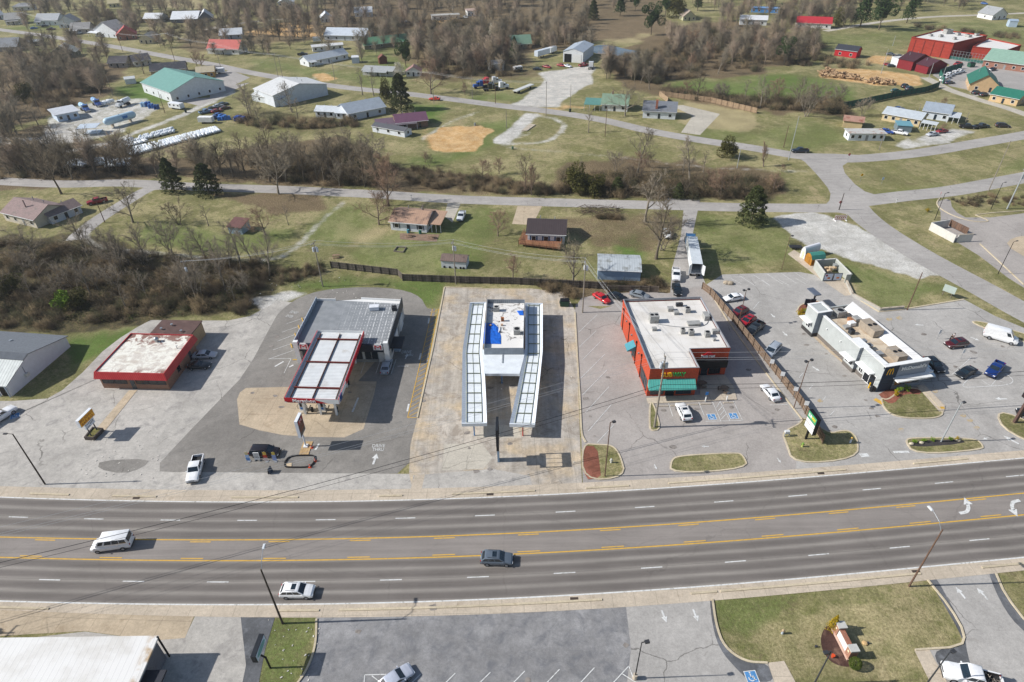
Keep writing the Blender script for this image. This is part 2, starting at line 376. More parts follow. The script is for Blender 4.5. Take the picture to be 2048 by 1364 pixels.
# gravel yards and tracks
for p,s in [([(1020,212),(1050,190),(1085,160),(1070,145),(1190,130),(1185,165),(1130,195),(1115,215)],.85),([(1555,432),(1620,425),(1692,445),(1770,480),(1850,520),(1895,560),(1820,548),(1700,520),(1620,492),(1580,462)],1),
   ([(105,225),(200,200),(290,195),(330,215),(290,235),(250,262),(170,285),(70,295),(-60,290),(-60,270),(80,275)],.62),([(1140,410),(1200,410),(1190,430),(1140,432)],.1),([(1780,290),(1900,255),(1960,262),(1880,290),(1800,300)],.7),([(490,600),(560,580),(620,590),(560,612),(520,630)],.7),([(1740,118),(1800,105),(1880,125),(1830,118)],.5),([(1920,172),(1970,178),(1950,200)],.6)]: Z('gravel',p,s)
for p,w,s in [([(310,378),(235,415),(180,455),(175,480),(220,497),(340,508),(470,520),(540,518),(585,500),(640,445),(690,400)],2.8,.5),([(-60,300),(150,300),(300,255),(420,205),(470,180)],4.5,.8),([(845,280),(900,245),(960,222)],3,.6),([(1060,265),(1010,292),(1200,310),(1420,335),(1620,342)],2.6,.5),
    ([(1068,226),(1040,252),(1014,274),(1004,288)],7,.8),([(1072,230),(1112,238),(1126,258),(1100,280),(1050,287),(1012,286)],3.2,.65),([(500,132),(560,115),(600,108)],3,.6),([(620,160),(700,130),(760,118)],3,.6),([(860,165),(960,130),(1000,118)],3.5,.5),([(1590,55),(1700,65),(1780,100)],3,.5),([(1780,260),(1840,285)],4,.4),([(420,55),(520,45),(600,40)],5,.7),([(780,440),(790,470)],2,.2)]:
 CH['gravel'][inside(road_poly(p,w),gx+nx*.15,gy+ny*.15)] = s
for k in CH:   # feather
 a = CH[k]
 for _ in range(2 if k in ('dirt','gravel') else 5):
  a = (a+np.roll(a,1,0)+np.roll(a,-1,0)+np.roll(a,1,1)+np.roll(a,-1,1))/5
 CH[k] = a
nr,nc = gx.shape
gv = np.stack([gx,gy,np.zeros_like(gx)],-1).reshape(-1,3).astype(np.float32)
ii = (np.arange(nr-1)[:,None]*nc+np.arange(nc-1)[None,:]).ravel()
gf = np.stack([ii,ii+1,ii+nc+1,ii+nc],-1).astype(np.int32)
def np_mesh(name,v,f,mats,mi=None,smooth=False):
 k = f.shape[1]; me = bpy.data.meshes.new(name); me.vertices.add(len(v)); me.vertices.foreach_set('co',v.astype(np.float32).ravel())
 me.loops.add(f.size); me.loops.foreach_set('vertex_index',f.astype(np.int32).ravel()); me.polygons.add(len(f)); me.polygons.foreach_set('loop_start',np.arange(len(f),dtype=np.int32)*k)
 for m_ in mats: me.materials.append(m_)
 if mi is not None: me.polygons.foreach_set('material_index',mi.astype(np.int32))
 if smooth: me.polygons.foreach_set('use_smooth',np.ones(len(f),bool))
 me.update(calc_edges=True); return me
gme = np_mesh('ground',gv,gf,[])
for nm,ks in (('cover_a',('green','dry','dirt')),('cover_b',('litter','gravel','mud'))):
 at = gme.color_attributes.new(nm,'FLOAT_COLOR','POINT'); d = np.ones((nr*nc,4),np.float32)
 for i,k in enumerate(ks): d[:,i] = CH[k].ravel()
 at.data.foreach_set('color',d.ravel())
def ground_mat():
 n = N('winter_grass_ground'); o = n.tc.outputs['Object']
 n1 = n.noise(.035,5,.6,o,.4); n2 = n.noise(.35,5,.7,o,.3); n3 = n.noise(2.6,4,.75,o); n4 = n.noise(11,2,.7,o)
 def att(nm):
  a = n.new('Attribute'); a.attribute_name = nm; sp = n.new('SeparateColor'); n.ln(a.outputs['Color'],sp.inputs[0]); return sp.outputs
 A,B = att('cover_a'),att('cover_b')
 def soft(w,k=.35):   # break the edge of a cover with the mid noise
  return n.ramp(n.mth('ADD',w,n.mth('MULTIPLY',n.mth('SUBTRACT',n2,.5),k*2)),.25,.75)
 olive,tan,lush,brown = L('#7d7a51'),L('#a0966e'),L('#587434'),L('#746a4e')
 k = n.mix(n.ramp(n.mth('ADD',n1,n.mth('MULTIPLY',n.mth('SUBTRACT',n2,.5),.7)),.38,.62),olive,tan)
 pt = n.noise(.09,7,.72,o,.5); pt2 = n.noise(.2,6,.75,o); k = n.mix(n.ramp(pt,.5,.6,0,.75),k,L('#77754a')); k = n.mix(n.ramp(pt,.44,.34,0,.85),k,L('#ab9c78')); k = n.mix(n.ramp(pt2,.56,.66,0,.7),k,brown); k = n.mix(n.ramp(pt2,.42,.34,0,.5),k,L('#72743f'))
 n5 = n.noise(.9,5,.75,o); k = n.mix(n.mth('MULTIPLY',n.ramp(n5,.5,.64),.6),k,L('#6b6f3e')); k = n.mix(n.mth('MULTIPLY',n.ramp(n5,.46,.34),.5),k,L('#a89a74'))
 k = n.mix(n.mth('MULTIPLY',soft(A[1]),.8),k,n.mix(n.ramp(n3,.3,.7),L('#a3966e'),L('#b8a884')))
 g = n.mth('MULTIPLY',A[0],n.ramp(n.mth('ADD',n.mth('MULTIPLY',n2,.6),n.mth('MULTIPLY',n3,.5)),.34,.56))
 k = n.mix(g,k,n.mix(n.ramp(n3,.3,.7),L('#5f7435'),lush))
 k = n.mix(n.mth('MULTIPLY',soft(B[0]),.85),k,n.mix(n.ramp(n3,.35,.65),L('#5a4a38'),L('#83705a')))
 k = n.mix(n.mth('MULTIPLY',soft(B[2],.25),.9),k,n.mix(n.ramp(n2,.35,.65),L('#3f392d'),n.mix(n.ramp(n3,.4,.6),L('#5a5a34'),L('#6e5c48'))))
 k = n.mix(n.mth('MULTIPLY',soft(B[1],.3),.95),k,n.mix(n.ramp(n2,.3,.7),L('#bab6ae'),L('#d6d3cd')))
 k = n.mix(n.mth('MULTIPLY',soft(A[2],.3),.95),k,n.mix(n.ramp(n2,.3,.7),L('#c4985f'),L('#d9b98c')))
 k = n.mul(k,n.ramp(n3,.25,.75,.68,1.28)); k = n.mul(k,n.ramp(n4,.25,.75,.66,1.3)); k = n.mul(k,n.ramp(n.noise(.12,4,.6,o),.3,.7,.86,1.1))
 n.bump(n.mth('ADD',n3,n.mth('MULTIPLY',n4,.5)),.7,.18)
 return n.out(k,.95,0,.15)
GM = ground_mat(); gme.materials.append(GM)
go = bpy.data.objects.new('ground',gme); COL.objects.link(go); struct(go)
# ================================================================ HIGHWAY
H_ = {0: [(-400,976),(0,994.5),(350,1001.5),(700,1004),(1000,996),(1380,970.5),(1700,946),(2048,918),(2500,880)],
 2: [(-400,1063),(0,1074),(350,1078.5),(700,1078.9),(1030,1068),(1380,1044),(1700,1018),(2048,988.3),(2500,947)],
 3: [(-400,1101),(0,1114.5),(350,1120),(700,1120.8),(1030,1110),(1380,1086),(1700,1061),(2048,1031.5),(2500,990)],
 5: [(-400,1189),(0,1202),(350,1208),(700,1208.2),(1030,1198.6),(1380,1172.3),(1700,1147),(2048,1116.6),(2500,1077)]}
def fit(p):   # smooth survey line: cubic through the ground points
 w = np.array([G(*q)[:2] for q in p]); c = np.polyfit(w[:,0],w[:,1],4); return c
HC = {k: fit(v) for k,v in H_.items()}
HC[1] = (HC[0]+HC[2])/2; HC[4] = (HC[3]+HC[5])/2
HX = np.linspace(-118,118,160)
def hl(u,x):
 i = min(4,max(0,int(math.floor(u)))); f = u-i
 return float(np.polyval(HC[i],x)*(1-f)+np.polyval(HC[i+1],x)*f)
def road_mat():
 n = N('highway_asphalt'); uv = n.new('UVMap'); sp = n.new('SeparateXYZ'); n.ln(uv.outputs[0],sp.inputs[0]); u = sp.outputs[0]
 wob = n.mth('MULTIPLY',n.mth('SUBTRACT',n.noise(.06,2),.5),.1)
 uu = n.mth('ADD',u,wob)
 band = n.mth('MULTIPLY_ADD',n.mth('COSINE',n.mth('MULTIPLY',uu,4*math.pi)),.5,.5)
 band = n.mth('POWER',band,2.2)
 turn = n.mth('MULTIPLY',n.ramp(u,1.97,2.03),n.ramp(u,2.97,3.03,1,0))
 k = n.mix(band,L('#6e6863'),L('#8b857e'))
 k = n.mix(turn,k,L('#89827c'))
 k = n.mix(n.ramp(n.mth('ABSOLUTE',n.mth('SUBTRACT',u,2.5)),2.42,2.5),k,L('#9b9084'))
 sv = n.mapped(n.tc.outputs['Object'],(.05,1.2,1)); k = n.mul(k,n.ramp(n.noise(1,5,.65,sv),.3,.7,.9,1.1))
 k = n.mul(k,n.ramp(n.noise(.12,4,.6),.3,.7,.93,1.07)); fn = n.noise(9,3,.75); k = n.mul(k,n.ramp(fn,.2,.8,.82,1.18))
 spots = n.mth('MULTIPLY',n.ramp(n.noise(1.1,5,.75),.66,.74),.45); k = n.mix(spots,k,L('#3f3b38'))
 for uc in (1.,4.,2.,3.): k = n.mix(n.mth('MULTIPLY',n.ramp(n.mth('ABSOLUTE',n.mth('SUBTRACT',n.mth('ADD',u,n.mth('MULTIPLY',wob,.12)),uc-.035)),.004,.009,1,0),.55),k,L('#3a3735'))
 nz = n.new('TexNoise'); nz.inputs['Scale'].default_value = .35; nz.inputs['Detail'].default_value = 4; n.ln(n.tc.outputs['Object'],nz.inputs['Vector'])
 sc2 = n.new('VectorMath',operation='SCALE'); n.ln(nz.outputs['Color'],sc2.inputs[0]); sc2.inputs['Scale'].default_value = 2.; dv = n.new('VectorMath',operation='ADD'); n.ln(n.tc.outputs['Object'],dv.inputs[0]); n.ln(sc2.outputs[0],dv.inputs[1])
 vo = n.new('TexVoronoi',feature='DISTANCE_TO_EDGE'); vo.inputs['Scale'].default_value = .045; n.ln(dv.outputs[0],vo.inputs['Vector']); k = n.mix(n.mth('MULTIPLY',n.ramp(vo.outputs['Distance'],.0012,.003,1,0),.16),k,L('#3b3836'))
 n.bump(fn,.2,.02)
 return n.out(k,.88,0,.25)
vs,fs,uvs = [],[],[]
us = np.linspace(-.06,5.06,26)
for x in HX:
 for u in us: vs.append((x,hl(u,x),.02)); uvs.append((u,x/10))
m_ = len(us)
for i in range(len(HX)-1):
 for j in range(m_-1): fs.append((i*m_+j,i*m_+j+1,(i+1)*m_+j+1,(i+1)*m_+j)[::-1])
me = bpy.data.meshes.new('highway'); me.from_pydata(vs,[],fs); lay = me.uv_layers.new(name='UVMap')
for lp in me.loops: lay.data[lp.index].uv = uvs[lp.vertex_index]
me.materials.append(road_mat()); struct(bpy.data.objects.new('road',me)); COL.objects.link(bpy.data.objects['road'])
mw,my,mf = MB(),MB(),MB()
def hcurve(u,x0,x1,n): return [Vector((x,hl(u,x),0)) for x in np.linspace(x0,x1,n)]
for u in (.0,5.0): ribbon(mw,hcurve(u,-118,118,130),.2,.036)
for u in (2.0,3.0): ribbon(my,hcurve(u,-118,118,130),.2,.036)
def dash(mb,px,py,u,l=3.05,w=.16):
 x = G(px,py).x; ribbon(mb,hcurve(u,x-l/2,x+l/2,3),w,.036)
for px,py in [(37,1034),(188,1038),(341,1040),(494,1042),(651,1041),(811,1036),(970,1031),(1131,1023),(1289,1012.5),(1446.6,1000.6),(1594,988.6),(1742,976),(1887,964),(2030,952)]: dash(mw,px,py,1.0)
for px,py in [(-68,1157),(100,1159),(268,1161),(436,1163),(609,1163),(782,1160),(956,1154),(1129,1145),(1303,1134),(1470,1121),(1636,1107),(1799,1094),(1959,1080)]: dash(mw,px,py,4.0)
for px in (94,246,405,561,722,889,1056,1219,1377,1535,1690,1835,1992): dash(my,px,1075 if px < 900 else 1050,2.1,3.1,.17)
for px in (-110,60,222,385,550,717,887,1057,1224,1390,1551,1710,1866,2023): dash(my,px,1115 if px < 900 else 1085,2.9,3.3,.17)
# ================================================================ PAVED LOTS
A_LIGHT = pave('worn_light_asphalt','#acaaa8',.16,.8,'#8b8783',(.5,.72),.09,.15,None,0,warm='#b3aea6')
A_DARK = pave('dark_asphalt','#83817f',.14,.5,'#6d6b69',(.55,.75),.07,.12,None,11)
A_SUB = pave('grey_lot_asphalt','#a09c9b',.1,.6,'#837d78',(.6,.8),.07,.13,None,23)
A_MCD = pave('grey_lot_asphalt_b','#a5a4a4',.12,.7,'#857f78',(.58,.78),.08,.13,None,37)
A_SOUTH = pave('sealed_asphalt','#8b8c90',.2,.25,'#5f6166',(.42,.76),.06,.15,None,51)
A_SEAL = pave('dark_sealed_asphalt','#5f6268',.25,.2,'#7d7f83',(.5,.7),.06,.15,None,63)
C_TAN = pave('tan_concrete','#b8a68c',.12,.3,'#9a8870',(.52,.72),.05,.1,None,5,(4.5,0.05))
C_SONIC = pave('weathered_concrete','#b3a99b',.16,.7,'#8b8074',(.47,.7),.08,.14,((1.2,.07,1),(0,0,.06),.12),71,(6.2,-.03),warm='#bba98f')
C_WALK = pave('walk_concrete','#bdae99',.1,.2,'#94836e',(.56,.78),.05,.1,None,83,(3.0,.0))
C_GREY = pave('grey_concrete','#b4b0a8',.1,.4,'#98938a',(.55,.75),.07,.1,None,91,(4,.2))
A_LANE = pave('lane_asphalt','#a2a0a0',.1,.6,'#8c8a88',(.55,.78),.09,.1,((.08,.8,1),(0,0,0),.07),101)
MULCH_R = pave('red_mulch','#8f5a48',.2,0,'#6b4434',(.45,.65),.05,.45,None,3); MULCH_D = pave('dark_mulch','#4f3831',.25,0,'#84695a',(.5,.7),.05,.45,None,9); MULCH_B = pave('black_mulch','#3e3c3d',.25,0,None,(.5,.7),.05,.4,None,13)
sheet('parking_lot',[(-260,960),(-260,800),(25,802),(95,797),(125,780),(165,745),(205,703),(240,676),(275,654),(302,640),(400,641),(457,641),(500,632),(556,602),(640,610),(640,800),(480,980),(430,984),(200,977),(0,972),(-260,958)],.008,A_LIGHT)
sheet('parking_lot',[(557,626),(575,610),(600,594),(640,581),(700,574.5),(770,575),(815,582),(842,595),(851,612),(856,618),(875,617),(834,835),(826,947),(700,948),(362,945),(305,942),(362,880),(440,799),(492,746),(547,642)],.016,A_DARK,1)
sheet('pavement',[(-260,955),(0,970),(300,962),(362,944),(700,947),(830,948),(830,982),(680,984),(430,986),(200,979),(0,974),(-260,962)],.022,A_LIGHT)
sheet('parking_lot',[(200,921),(302,917),(285,936),(245,948),(195,938)],.03,A_DARK,1)
sheet('pavement',[(474,799),(480,785),(492,776),(572,774),(620,774),(640,690),(700,690),(776,708),(760,712),(716,763),(753.5,763),(748,790),(727,858),(689,875),(620,874),(565,870),(520,861),(479,849)],.028,C_TAN)
sheet('pavement',[(889,574.5),(955,577),(1063,577),(1130,585),(1150,620),(1154,700),(1160,880),(1165,985),(1100,985),(826,990),(818,945),(821,889),(834.5,836),(860,710),(878,620)],.024,C_SONIC)
sheet('pavement',[(889,888),(964,887),(985,915),(967,938),(884,941)],.032,C_GREY)
sheet('pavement',[(826,951),(985,938),(1060,952),(1064,972),(860,985),(826,985)],.026,A_LIGHT)
sheet('pavement',[(820,982),(830,950),(850,949),(842,985)],.034,C_WALK)
sheet('pavement',[(953,875),(975,850),(1035,850),(1043,876)],.034,C_GREY)
sheet('parking_lot',[(1150,622),(1152,607),(1200,618),(1262,603),(1413,569),(1600,850),(1592,950),(1253,975),(1166,975),(1162,853)],.016,A_SUB)
sheet('parking_lot',[(1152,612),(1163,596),(1200,588),(1300,583),(1345,588),(1345,608),(1262,612)],.013,A_SUB)
sheet('parking_lot',[(1340,600),(1343,540),(1362,470),(1368,410),(1330,408),(1330,395),(1400,400),(1385,470),(1400,540),(1414,575)],.011,A_LANE)
sheet('parking_lot',[(1413,569),(1445,549),(1600,544),(1640,552),(1690,560),(1703,590),(1758,624),(1928,599),(1990,632),(2300,760),(2300,880),(2048,913),(1850,930),(1700,942),(1590,950),(1600,850)],.02,A_MCD)
# south side
sheet('pavement',[(-260,1206),(0,1210),(395,1216),(370,1276),(310,1281),(170,1262),(0,1272),(-260,1290)],.02,C_TAN)
sheet('parking_lot',[(395,1222),(545,1222),(528,1300),(515,1380),(500,1460),(-60,1480),(-60,1290),(170,1263),(310,1281),(370,1275)],.012,A_LIGHT)
sheet('parking_lot',[(480,1222),(554,1222),(530,1300),(515,1380),(500,1440),(470,1440),(492,1330)],.024,A_SEAL)
sheet('parking_lot',[(633,1222),(860,1220),(1030,1212),(1250,1196),(1425,1184),(1432,1250),(1448,1296),(1490,1326),(1535,1328),(1560,1380),(1620,1470),(560,1470),(600,1364),(632,1300)],.014,A_SOUTH)
sheet('parking_lot',[(1250,1196),(1425,1184),(1432,1250),(1448,1296),(1490,1326),(1535,1328),(1560,1380),(1250,1400),(1262,1300)],.022,A_MCD)
for e in ([(1418,1186),(1427,1186),(1434,1250),(1450,1294),(1492,1324),(1536,1326),(1552,1364),(1500,1364),(1470,1335),(1440,1300),(1425,1255)],[(1850,1148),(1868,1147),(1905,1215),(1932,1262),(1930,1290),(1950,1364),(1900,1364),(1858,1300),(1925,1296),(1924,1270)],[(1972,1138),(1989,1136),(2015,1200),(2060,1255),(2060,1275),(2010,1225)]): sheet('parking_lot',e,.03,A_SEAL,2)
sheet('parking_lot',[(1850,1146),(1990,1132),(2010,1190),(2060,1255),(2300,1400),(2300,1480),(1930,1480),(1858,1300),(1922,1294),(1928,1268),(1900,1215)],.018,A_MCD)
# sidewalks with gutter and kerb
def strip(name,top,bot,z,m,x0=-118,x1=118,n=120):
 T = np.polyfit(*np.array([G(*q)[:2] for q in top]).T,4); B_ = np.polyfit(*np.array([G(*q)[:2] for q in bot]).T,4) if isinstance(bot,list) else HC[bot]
 mb = MB()
 xs = np.linspace(x0,x1,n)
 for a,b in zip(xs[:-1],xs[1:]): mb.face([(a,np.polyval(B_,a),z),(b,np.polyval(B_,b),z),(b,np.polyval(T,b),z),(a,np.polyval(T,a),z)])
 struct(mb.build(name,m)); return T
NT = strip('pavement',[(-400,962),(0,971),(350,980),(700,980),(1000,975),(1348,953),(1700,928),(2048,903),(2500,868)],0,.03,C_WALK)
ST = strip('pavement',[(-400,1200),(0,1212),(350,1218),(700,1218),(1030,1208),(1380,1182),(1700,1157),(2048,1126),(2500,1087)],5,.031,C_WALK)
SB = strip('pavement',[(-400,1200),(0,1212),(350,1218),(700,1218),(1030,1208),(1380,1182),(1700,1157),(2048,1126),(2500,1087)],[(-400,1205),(0,1218),(350,1233),(700,1236),(1030,1229),(1380,1201),(1700,1175),(2048,1144),(2500,1105)],.033,C_WALK)
kb = MB()
def wline(c,u0,u1,dy=0,n=14): return [Vector((x,float(np.polyval(c,x))+dy,0)) for x in np.linspace(u0,u1,n)]
for a,b in ((62,142),(230,318),(468,600),(760,806),(905,1070),(1170,1255),(1335,1700),(1850,1965)):
 xa,xb = G(a,985 if a < 1100 else 960).x,G(b,985 if b < 1100 else 955).x
 sweep(kb,[p+Vector((0,.9,0)) for p in wline(HC[0],xa,xb)],.3,0,.15)
for a,b in ((-60,100),(560,640),(680,1200),(1380,1430),(1440,1855),(1995,2100)):
 xa,xb = G(a,1215 if a < 1000 else 1180).x,G(b,1215 if b < 1000 else 1170).x
 sweep(kb,[p+Vector((0,-.95,0)) for p in wline(HC[5],xa,xb)],.3,0,.15)
gm = MB()
for px,py,k in ((273,996,0),(980,990,0),(1640,944,0),(1148,1195,5),(1830,1140,5)):
 x = G(px,py).x; y = hl(k,x)+(.65 if k == 0 else -.65); gm.box((x,y,.045),(1.1,.6,.02))
struct(gm.build('storm_drain',mat('#4a3f38',.9)))
# ================================================================ ISLANDS AND KERBS
KM = pave('kerb_concrete','#c2b397',.1,0,'#98876c',(.55,.75),.05,.12,None,7)
def island(pts,m=None,sm=2,kerb=True,z=.1,name='grass_island',kz=.15):
 p = chaikin(GS(pts),sm) if sm else GS(pts)
 mb = MB(); mb.prism([(q.x,q.y) for q in p],-.02,z); struct(mb.build(name,m or GM))
 if kerb: sweep(kb,p,.26,0,kz,True)
def kline(pts,sm=2,w=.26): sweep(kb,chaikin(GS(pts),sm,False),w,0,.15)
island([(1164,888),(1196,890),(1225,891),(1240,910),(1252,955),(1166,962)])
sheet('mulch',[(1165,892),(1194,893),(1200,935),(1202,957),(1167,960)],.112,MULCH_R,1)
island([(1341,948),(1342,920),(1360,912),(1470,906),(1486,910),(1497,938)])
island([(1300,806),(1306,806),(1318,845),(1318,860),(1302,862),(1299,850)],sm=1)
island([(1587,929),(1572,885),(1565,868),(1578,858),(1600,848),(1607,835),(1625,845),(1660,868),(1680,862),(1700,862),(1716,880),(1714,918)],sm=2)
island([(1760,795),(1775,802),(1800,780),(1840,775),(1885,822),(1884,832),(1860,838),(1800,836),(1770,822)],sm=2)
island([(1808,880),(1830,876),(1950,877),(1965,890),(1965,900),(1830,910)],sm=2)
sheet('mulch',[(1815,883),(1925,879),(1930,888),(1823,896)],.112,MULCH_B,1)
sheet('mulch',[(1752,784),(1832,772),(1846,790),(1815,788),(1800,794),(1788,808),(1772,806)],.116,MULCH_R,1)
island([(1994,830),(2010,825),(2060,845),(2200,900),(2200,940),(2048,880),(2005,855)],sm=1)
island([(1593,625),(1598,612),(1612,606),(1640,600),(1655,630),(1640,660),(1616,652)],MULCH_R,2)
island([(1937,645),(1960,642),(2048,668),(2120,690),(2120,712),(2048,684)],sm=2)
kline([(1150,625),(1155,720),(1160,800),(1162,853),(1164,872),(1172,885)],1,.3)
kline([(889,574.5),(867,690),(834.5,836)],0,.3); kline([(889,574.5),(965,577)],0)
kline([(1412,572),(1470,665),(1600,835),(1607,840)],1)
kline([(1690,560),(1703,590),(1758,624),(1800,620),(1928,599)],0,.35)
kline([(1425,1199),(1432,1250),(1448,1294),(1490,1324),(1535,1326)],2); kline([(1855,1160),(1900,1215),(1930,1268),(1922,1294),(1830,1300)],1); kline([(1992,1148),(2010,1190),(2060,1255),(2300,1390)],1)
kline([(633,1238),(632,1290),(615,1340),(585,1380)],2)
struct(kb.build('kerb',KM))
sheet('pavement',[(1535,1326),(1568,1322),(1610,1400),(1560,1400)],.05,C_WALK); sheet('pavement',[(1828,1300),(1857,1297),(1905,1385),(1872,1390)],.05,C_WALK)
sheet('pavement',[(1832,772),(1848,770),(1890,812),(1888,824),(1878,824)],.118,C_WALK)
sheet('mulch',[(1652,1250),(1672,1252),(1700,1310),(1708,1336),(1668,1330),(1645,1305),(1640,1275)],.012,MULCH_D,2)
sheet('sidewalk',[(1292,797),(1296,808),(1474,800),(1468,776),(1450,750),(1400,752),(1400,790)],.11,C_WALK)
sheet('sidewalk',[(1575,508),(1588,500),(1690,560),(1703,590),(1690,592),(1640,558)],.03,C_WALK)
sheet('pavement',[(1612,640),(1626,650),(1690,715),(1756,780),(1748,784),(1740,770),(1665,710),(1606,655)],.034,C_TAN)
bb = G(270,755); 
sheet('sidewalk',[(207,775),(209,768),(340,771),(339,781)],.09,C_TAN); sheet('sidewalk',[(258,781),(275,780),(205,868),(186,866)],.05,C_TAN)
# ================================================================ LANES BEHIND
def lane(name,p,w,z,m,n=8):
 mb = MB(); ribbon(mb,spline(GS(p),n),w,z); return struct(mb.build(name,m))
lane('road',[(-120,352),(0,362),(130,368),(250,366),(400,374),(560,379),(680,385),(760,389),(900,398),(1050,403),(1300,410),(1450,414),(1600,416),(1690,416)],6.2,.01,A_LANE)
lane('driveway',[(345,373),(300,377),(245,408),(195,440),(160,468),(150,480)],5,.012,A_LANE)
lane('road',[(-60,52),(20,62),(100,73),(220,92),(330,112),(420,128),(500,145),(600,162),(700,176),(800,186),(900,198),(1000,211),(1100,223),(1200,239),(1300,262),(1400,280),(1500,295),(1600,312),(1680,318),(1760,314),(1850,304),(1950,287),(2060,268),(2200,240)],6.8,.01,A_LANE)
lane('road',[(1635,325),(1660,350),(1690,385),(1720,425),(1765,462),(1850,515),(1960,575),(2060,630),(2200,700)],8.2,.014,A_LANE)
lane('road',[(1705,405),(1800,393),(1900,382),(2000,364),(2100,345)],7,.012,A_LANE)
sheet('road',[(1580,306),(1700,308),(1762,315),(1700,322),(1680,335),(1720,380),(1760,392),(1730,415),(1740,440),(1680,425),(1640,420),(1665,395),(1650,365),(1620,330)],.018,A_LANE,1)
lane('road',[(2200,268),(2100,245),(2020,218),(1960,200),(1900,180),(1870,165),(1850,155)],5,.009,C_GREY)
lane('road',[(1650,62),(1760,44),(1860,34),(1960,30),(2100,24)],5,.009,C_GREY)
lane('road',[(410,60),(470,48),(540,40),(600,36)],5,.009,C_GREY)
sheet('parking_lot',[(1865,150),(1900,130),(1880,118),(1960,120),(2080,150),(2080,215),(1960,185),(1900,172)],.008,A_LANE)
sheet('parking_lot',[(1870,470),(1885,430),(1870,405),(1900,395),(1905,420),(1940,440),(2100,420),(2300,470),(2300,720),(2048,580),(1930,490)],.012,A_SUB,1)
sheet('pavement',[(2010,490),(2025,475),(2060,470),(2200,480),(2200,545),(2060,520)],.02,C_TAN,1)
sheet('parking_lot',[(420,150),(460,140),(500,155),(470,170),(500,165),(400,212),(370,205),(345,200),(420,195)],.008,A_LANE)
sheet('driveway',[(1362,265),(1385,232),(1345,212),(1365,210),(1440,228),(1400,270)],.012,C_GREY)
sheet('driveway',[(1024,448),(1035,412),(1084,412),(1065,450)],.012,C_TAN); sheet('driveway',[(888,432),(896,404),(922,405),(905,445)],.012,C_GREY)
k2 = MB()
for p in ([(1880,395),(1870,410),(1900,430),(1945,444),(1985,444),(1950,430)],[(1950,430),(2000,424),(2100,420)],[(1960,488),(2048,570)]): sweep(k2,chaikin(GS(p),2,False),.3,0,.15)
struct(k2.build('kerb',KM))
# ================================================================ PAINTED MARKINGS
def stripe(a,b,w=.12,z=.045,mb=mw): ribbon(mb,[G(*a),G(*b)],w,z)
def cr(ox,oy,s): return lambda x,y: (ox+x/s,oy+y/s)
q = cr(440,560,4.011)
for a,b in (((688,300),(535,352)),((655,365),(498,420)),((612,435),(460,492)),((590,505),(425,562)),((590,565),(388,636)),((388,634),(566,630)),((570,632),(514,748)),((1172,636),(1130,752)),((1290,636),(1250,752)),((1413,637),(1374,752))): stripe(q(*a),q(*b),.1)
for a in (((510,655),(440,695)),((590,682),(555,700)),((1110,945),(1062,1060)),((795,1315),(765,1364)),((1678,305),(1672,350)),((1612,590),(1600,640)),((1515,995),(1503,1055))): stripe(q(*a[0]),q(*a[1]),.35)
for a,b in (((1705,232),(1505,1105)),((1758,232),(1580,1105)),((1505,1105),(1580,1105))): stripe(q(*a),q(*b),.13,.045,my)
for i in range(22):
 t = i/21; x0,y0 = 1703-t*195,262+t*840; x1 = x0+54+t*22; stripe(q(x0,y0),q(x1,y0-28-14*t),.11,.045,my)
q = cr(1140,560,3.41)
for a,b in (((185,237),(62,355)),((178,347),(66,455)),((224,405),(85,545)),((237,507),(75,668)),((251,615),(85,785)),((266,728),(105,905)),((282,850),(125,1030)),((297,990),(185,1110)),((1480,850),(1362,853)),((672,842),(700,930)),((878,835),(915,925)),((1022,825),(1090,960)),((972,832),(1028,962)),((1115,828),(1178,962)),((1000,870),(1022,832)),((1010,895),(1045,855)),((1022,925),(1055,885)),((1032,950),(1065,915))): stripe(q(*a),q(*b),.1)
stripe(q(925,965),q(1180,960),.1)
q = cr(1540,560,3.687)
for a,b in (((0,40),(-60,0)),((140,40),(60,-5)),((265,30),(190,-10)),((-210,30),(-290,-12)),((35,450),(10,480)),((245,685),(215,720)),((320,770),(290,805)),((410,860),(380,900)),((475,965),(440,1000)),((-80,160),(-125,215)),((1480,575),(1340,700))): stripe(q(*a),q(*b),.1)
for i in range(5): stripe((1480+i*27,552-i*2),(1512+i*27,573-i*2),.1)
u = [G(*q(*p)) for p in ((1500,700),(1420,770),(1425,790),(1480,792),(1600,785),(1720,778),(1780,765),(1795,740),(1770,715),(1735,690))]; ribbon(mw,chaikin(u,2,False),.13,.045)
for a,b in (((1560,740),(1625,780)),((1690,710),(1630,780)),((1690,745),(1760,768))): stripe(q(*a),q(*b),.1)
for p in (((830,915),(770,880)),((1285,945),(1240,945)),): stripe(q(*p[0]),q(*p[1]),.9 if p[0][0] < 900 else .6,.122,my)
for p in ((875,290),(950,280),(965,1105),(1420,1000),(1470,1035),(1520,1090),(1215,820),(365,890)):
 a = q(*p); mf.face([v+Vector((0,0,.046)) for v in chaikin(GS([(a[0]-7,a[1]-2),(a[0]+2,a[1]-4),(a[0]+8,a[1]),(a[0]+5,a[1]+4),(a[0]-3,a[1]+3)]),2)])
for a,b,w in (((665,1295),(725,1290),.8),((910,1270),(1025,1268),.5)): stripe(q(*a),q(*b),w)
q = cr(680,880,2.8186)
for a,b in (((140,1325),(262,1322)),((140,1325),(135,1380)),((262,1322),(235,1370)),((180,1330),(225,1365)),((455,1320),(400,1375)),((650,1315),(590,1375)),((848,1310),(785,1372)),((1042,1303),(975,1372)),((1238,1293),(1165,1370)),((1434,1284),(1355,1370)),((1628,1275),(1530,1380)),((1628,1275),(1660,1360)),((1590,1318),(1680,1375))): stripe(q(*a),q(*b),.12)
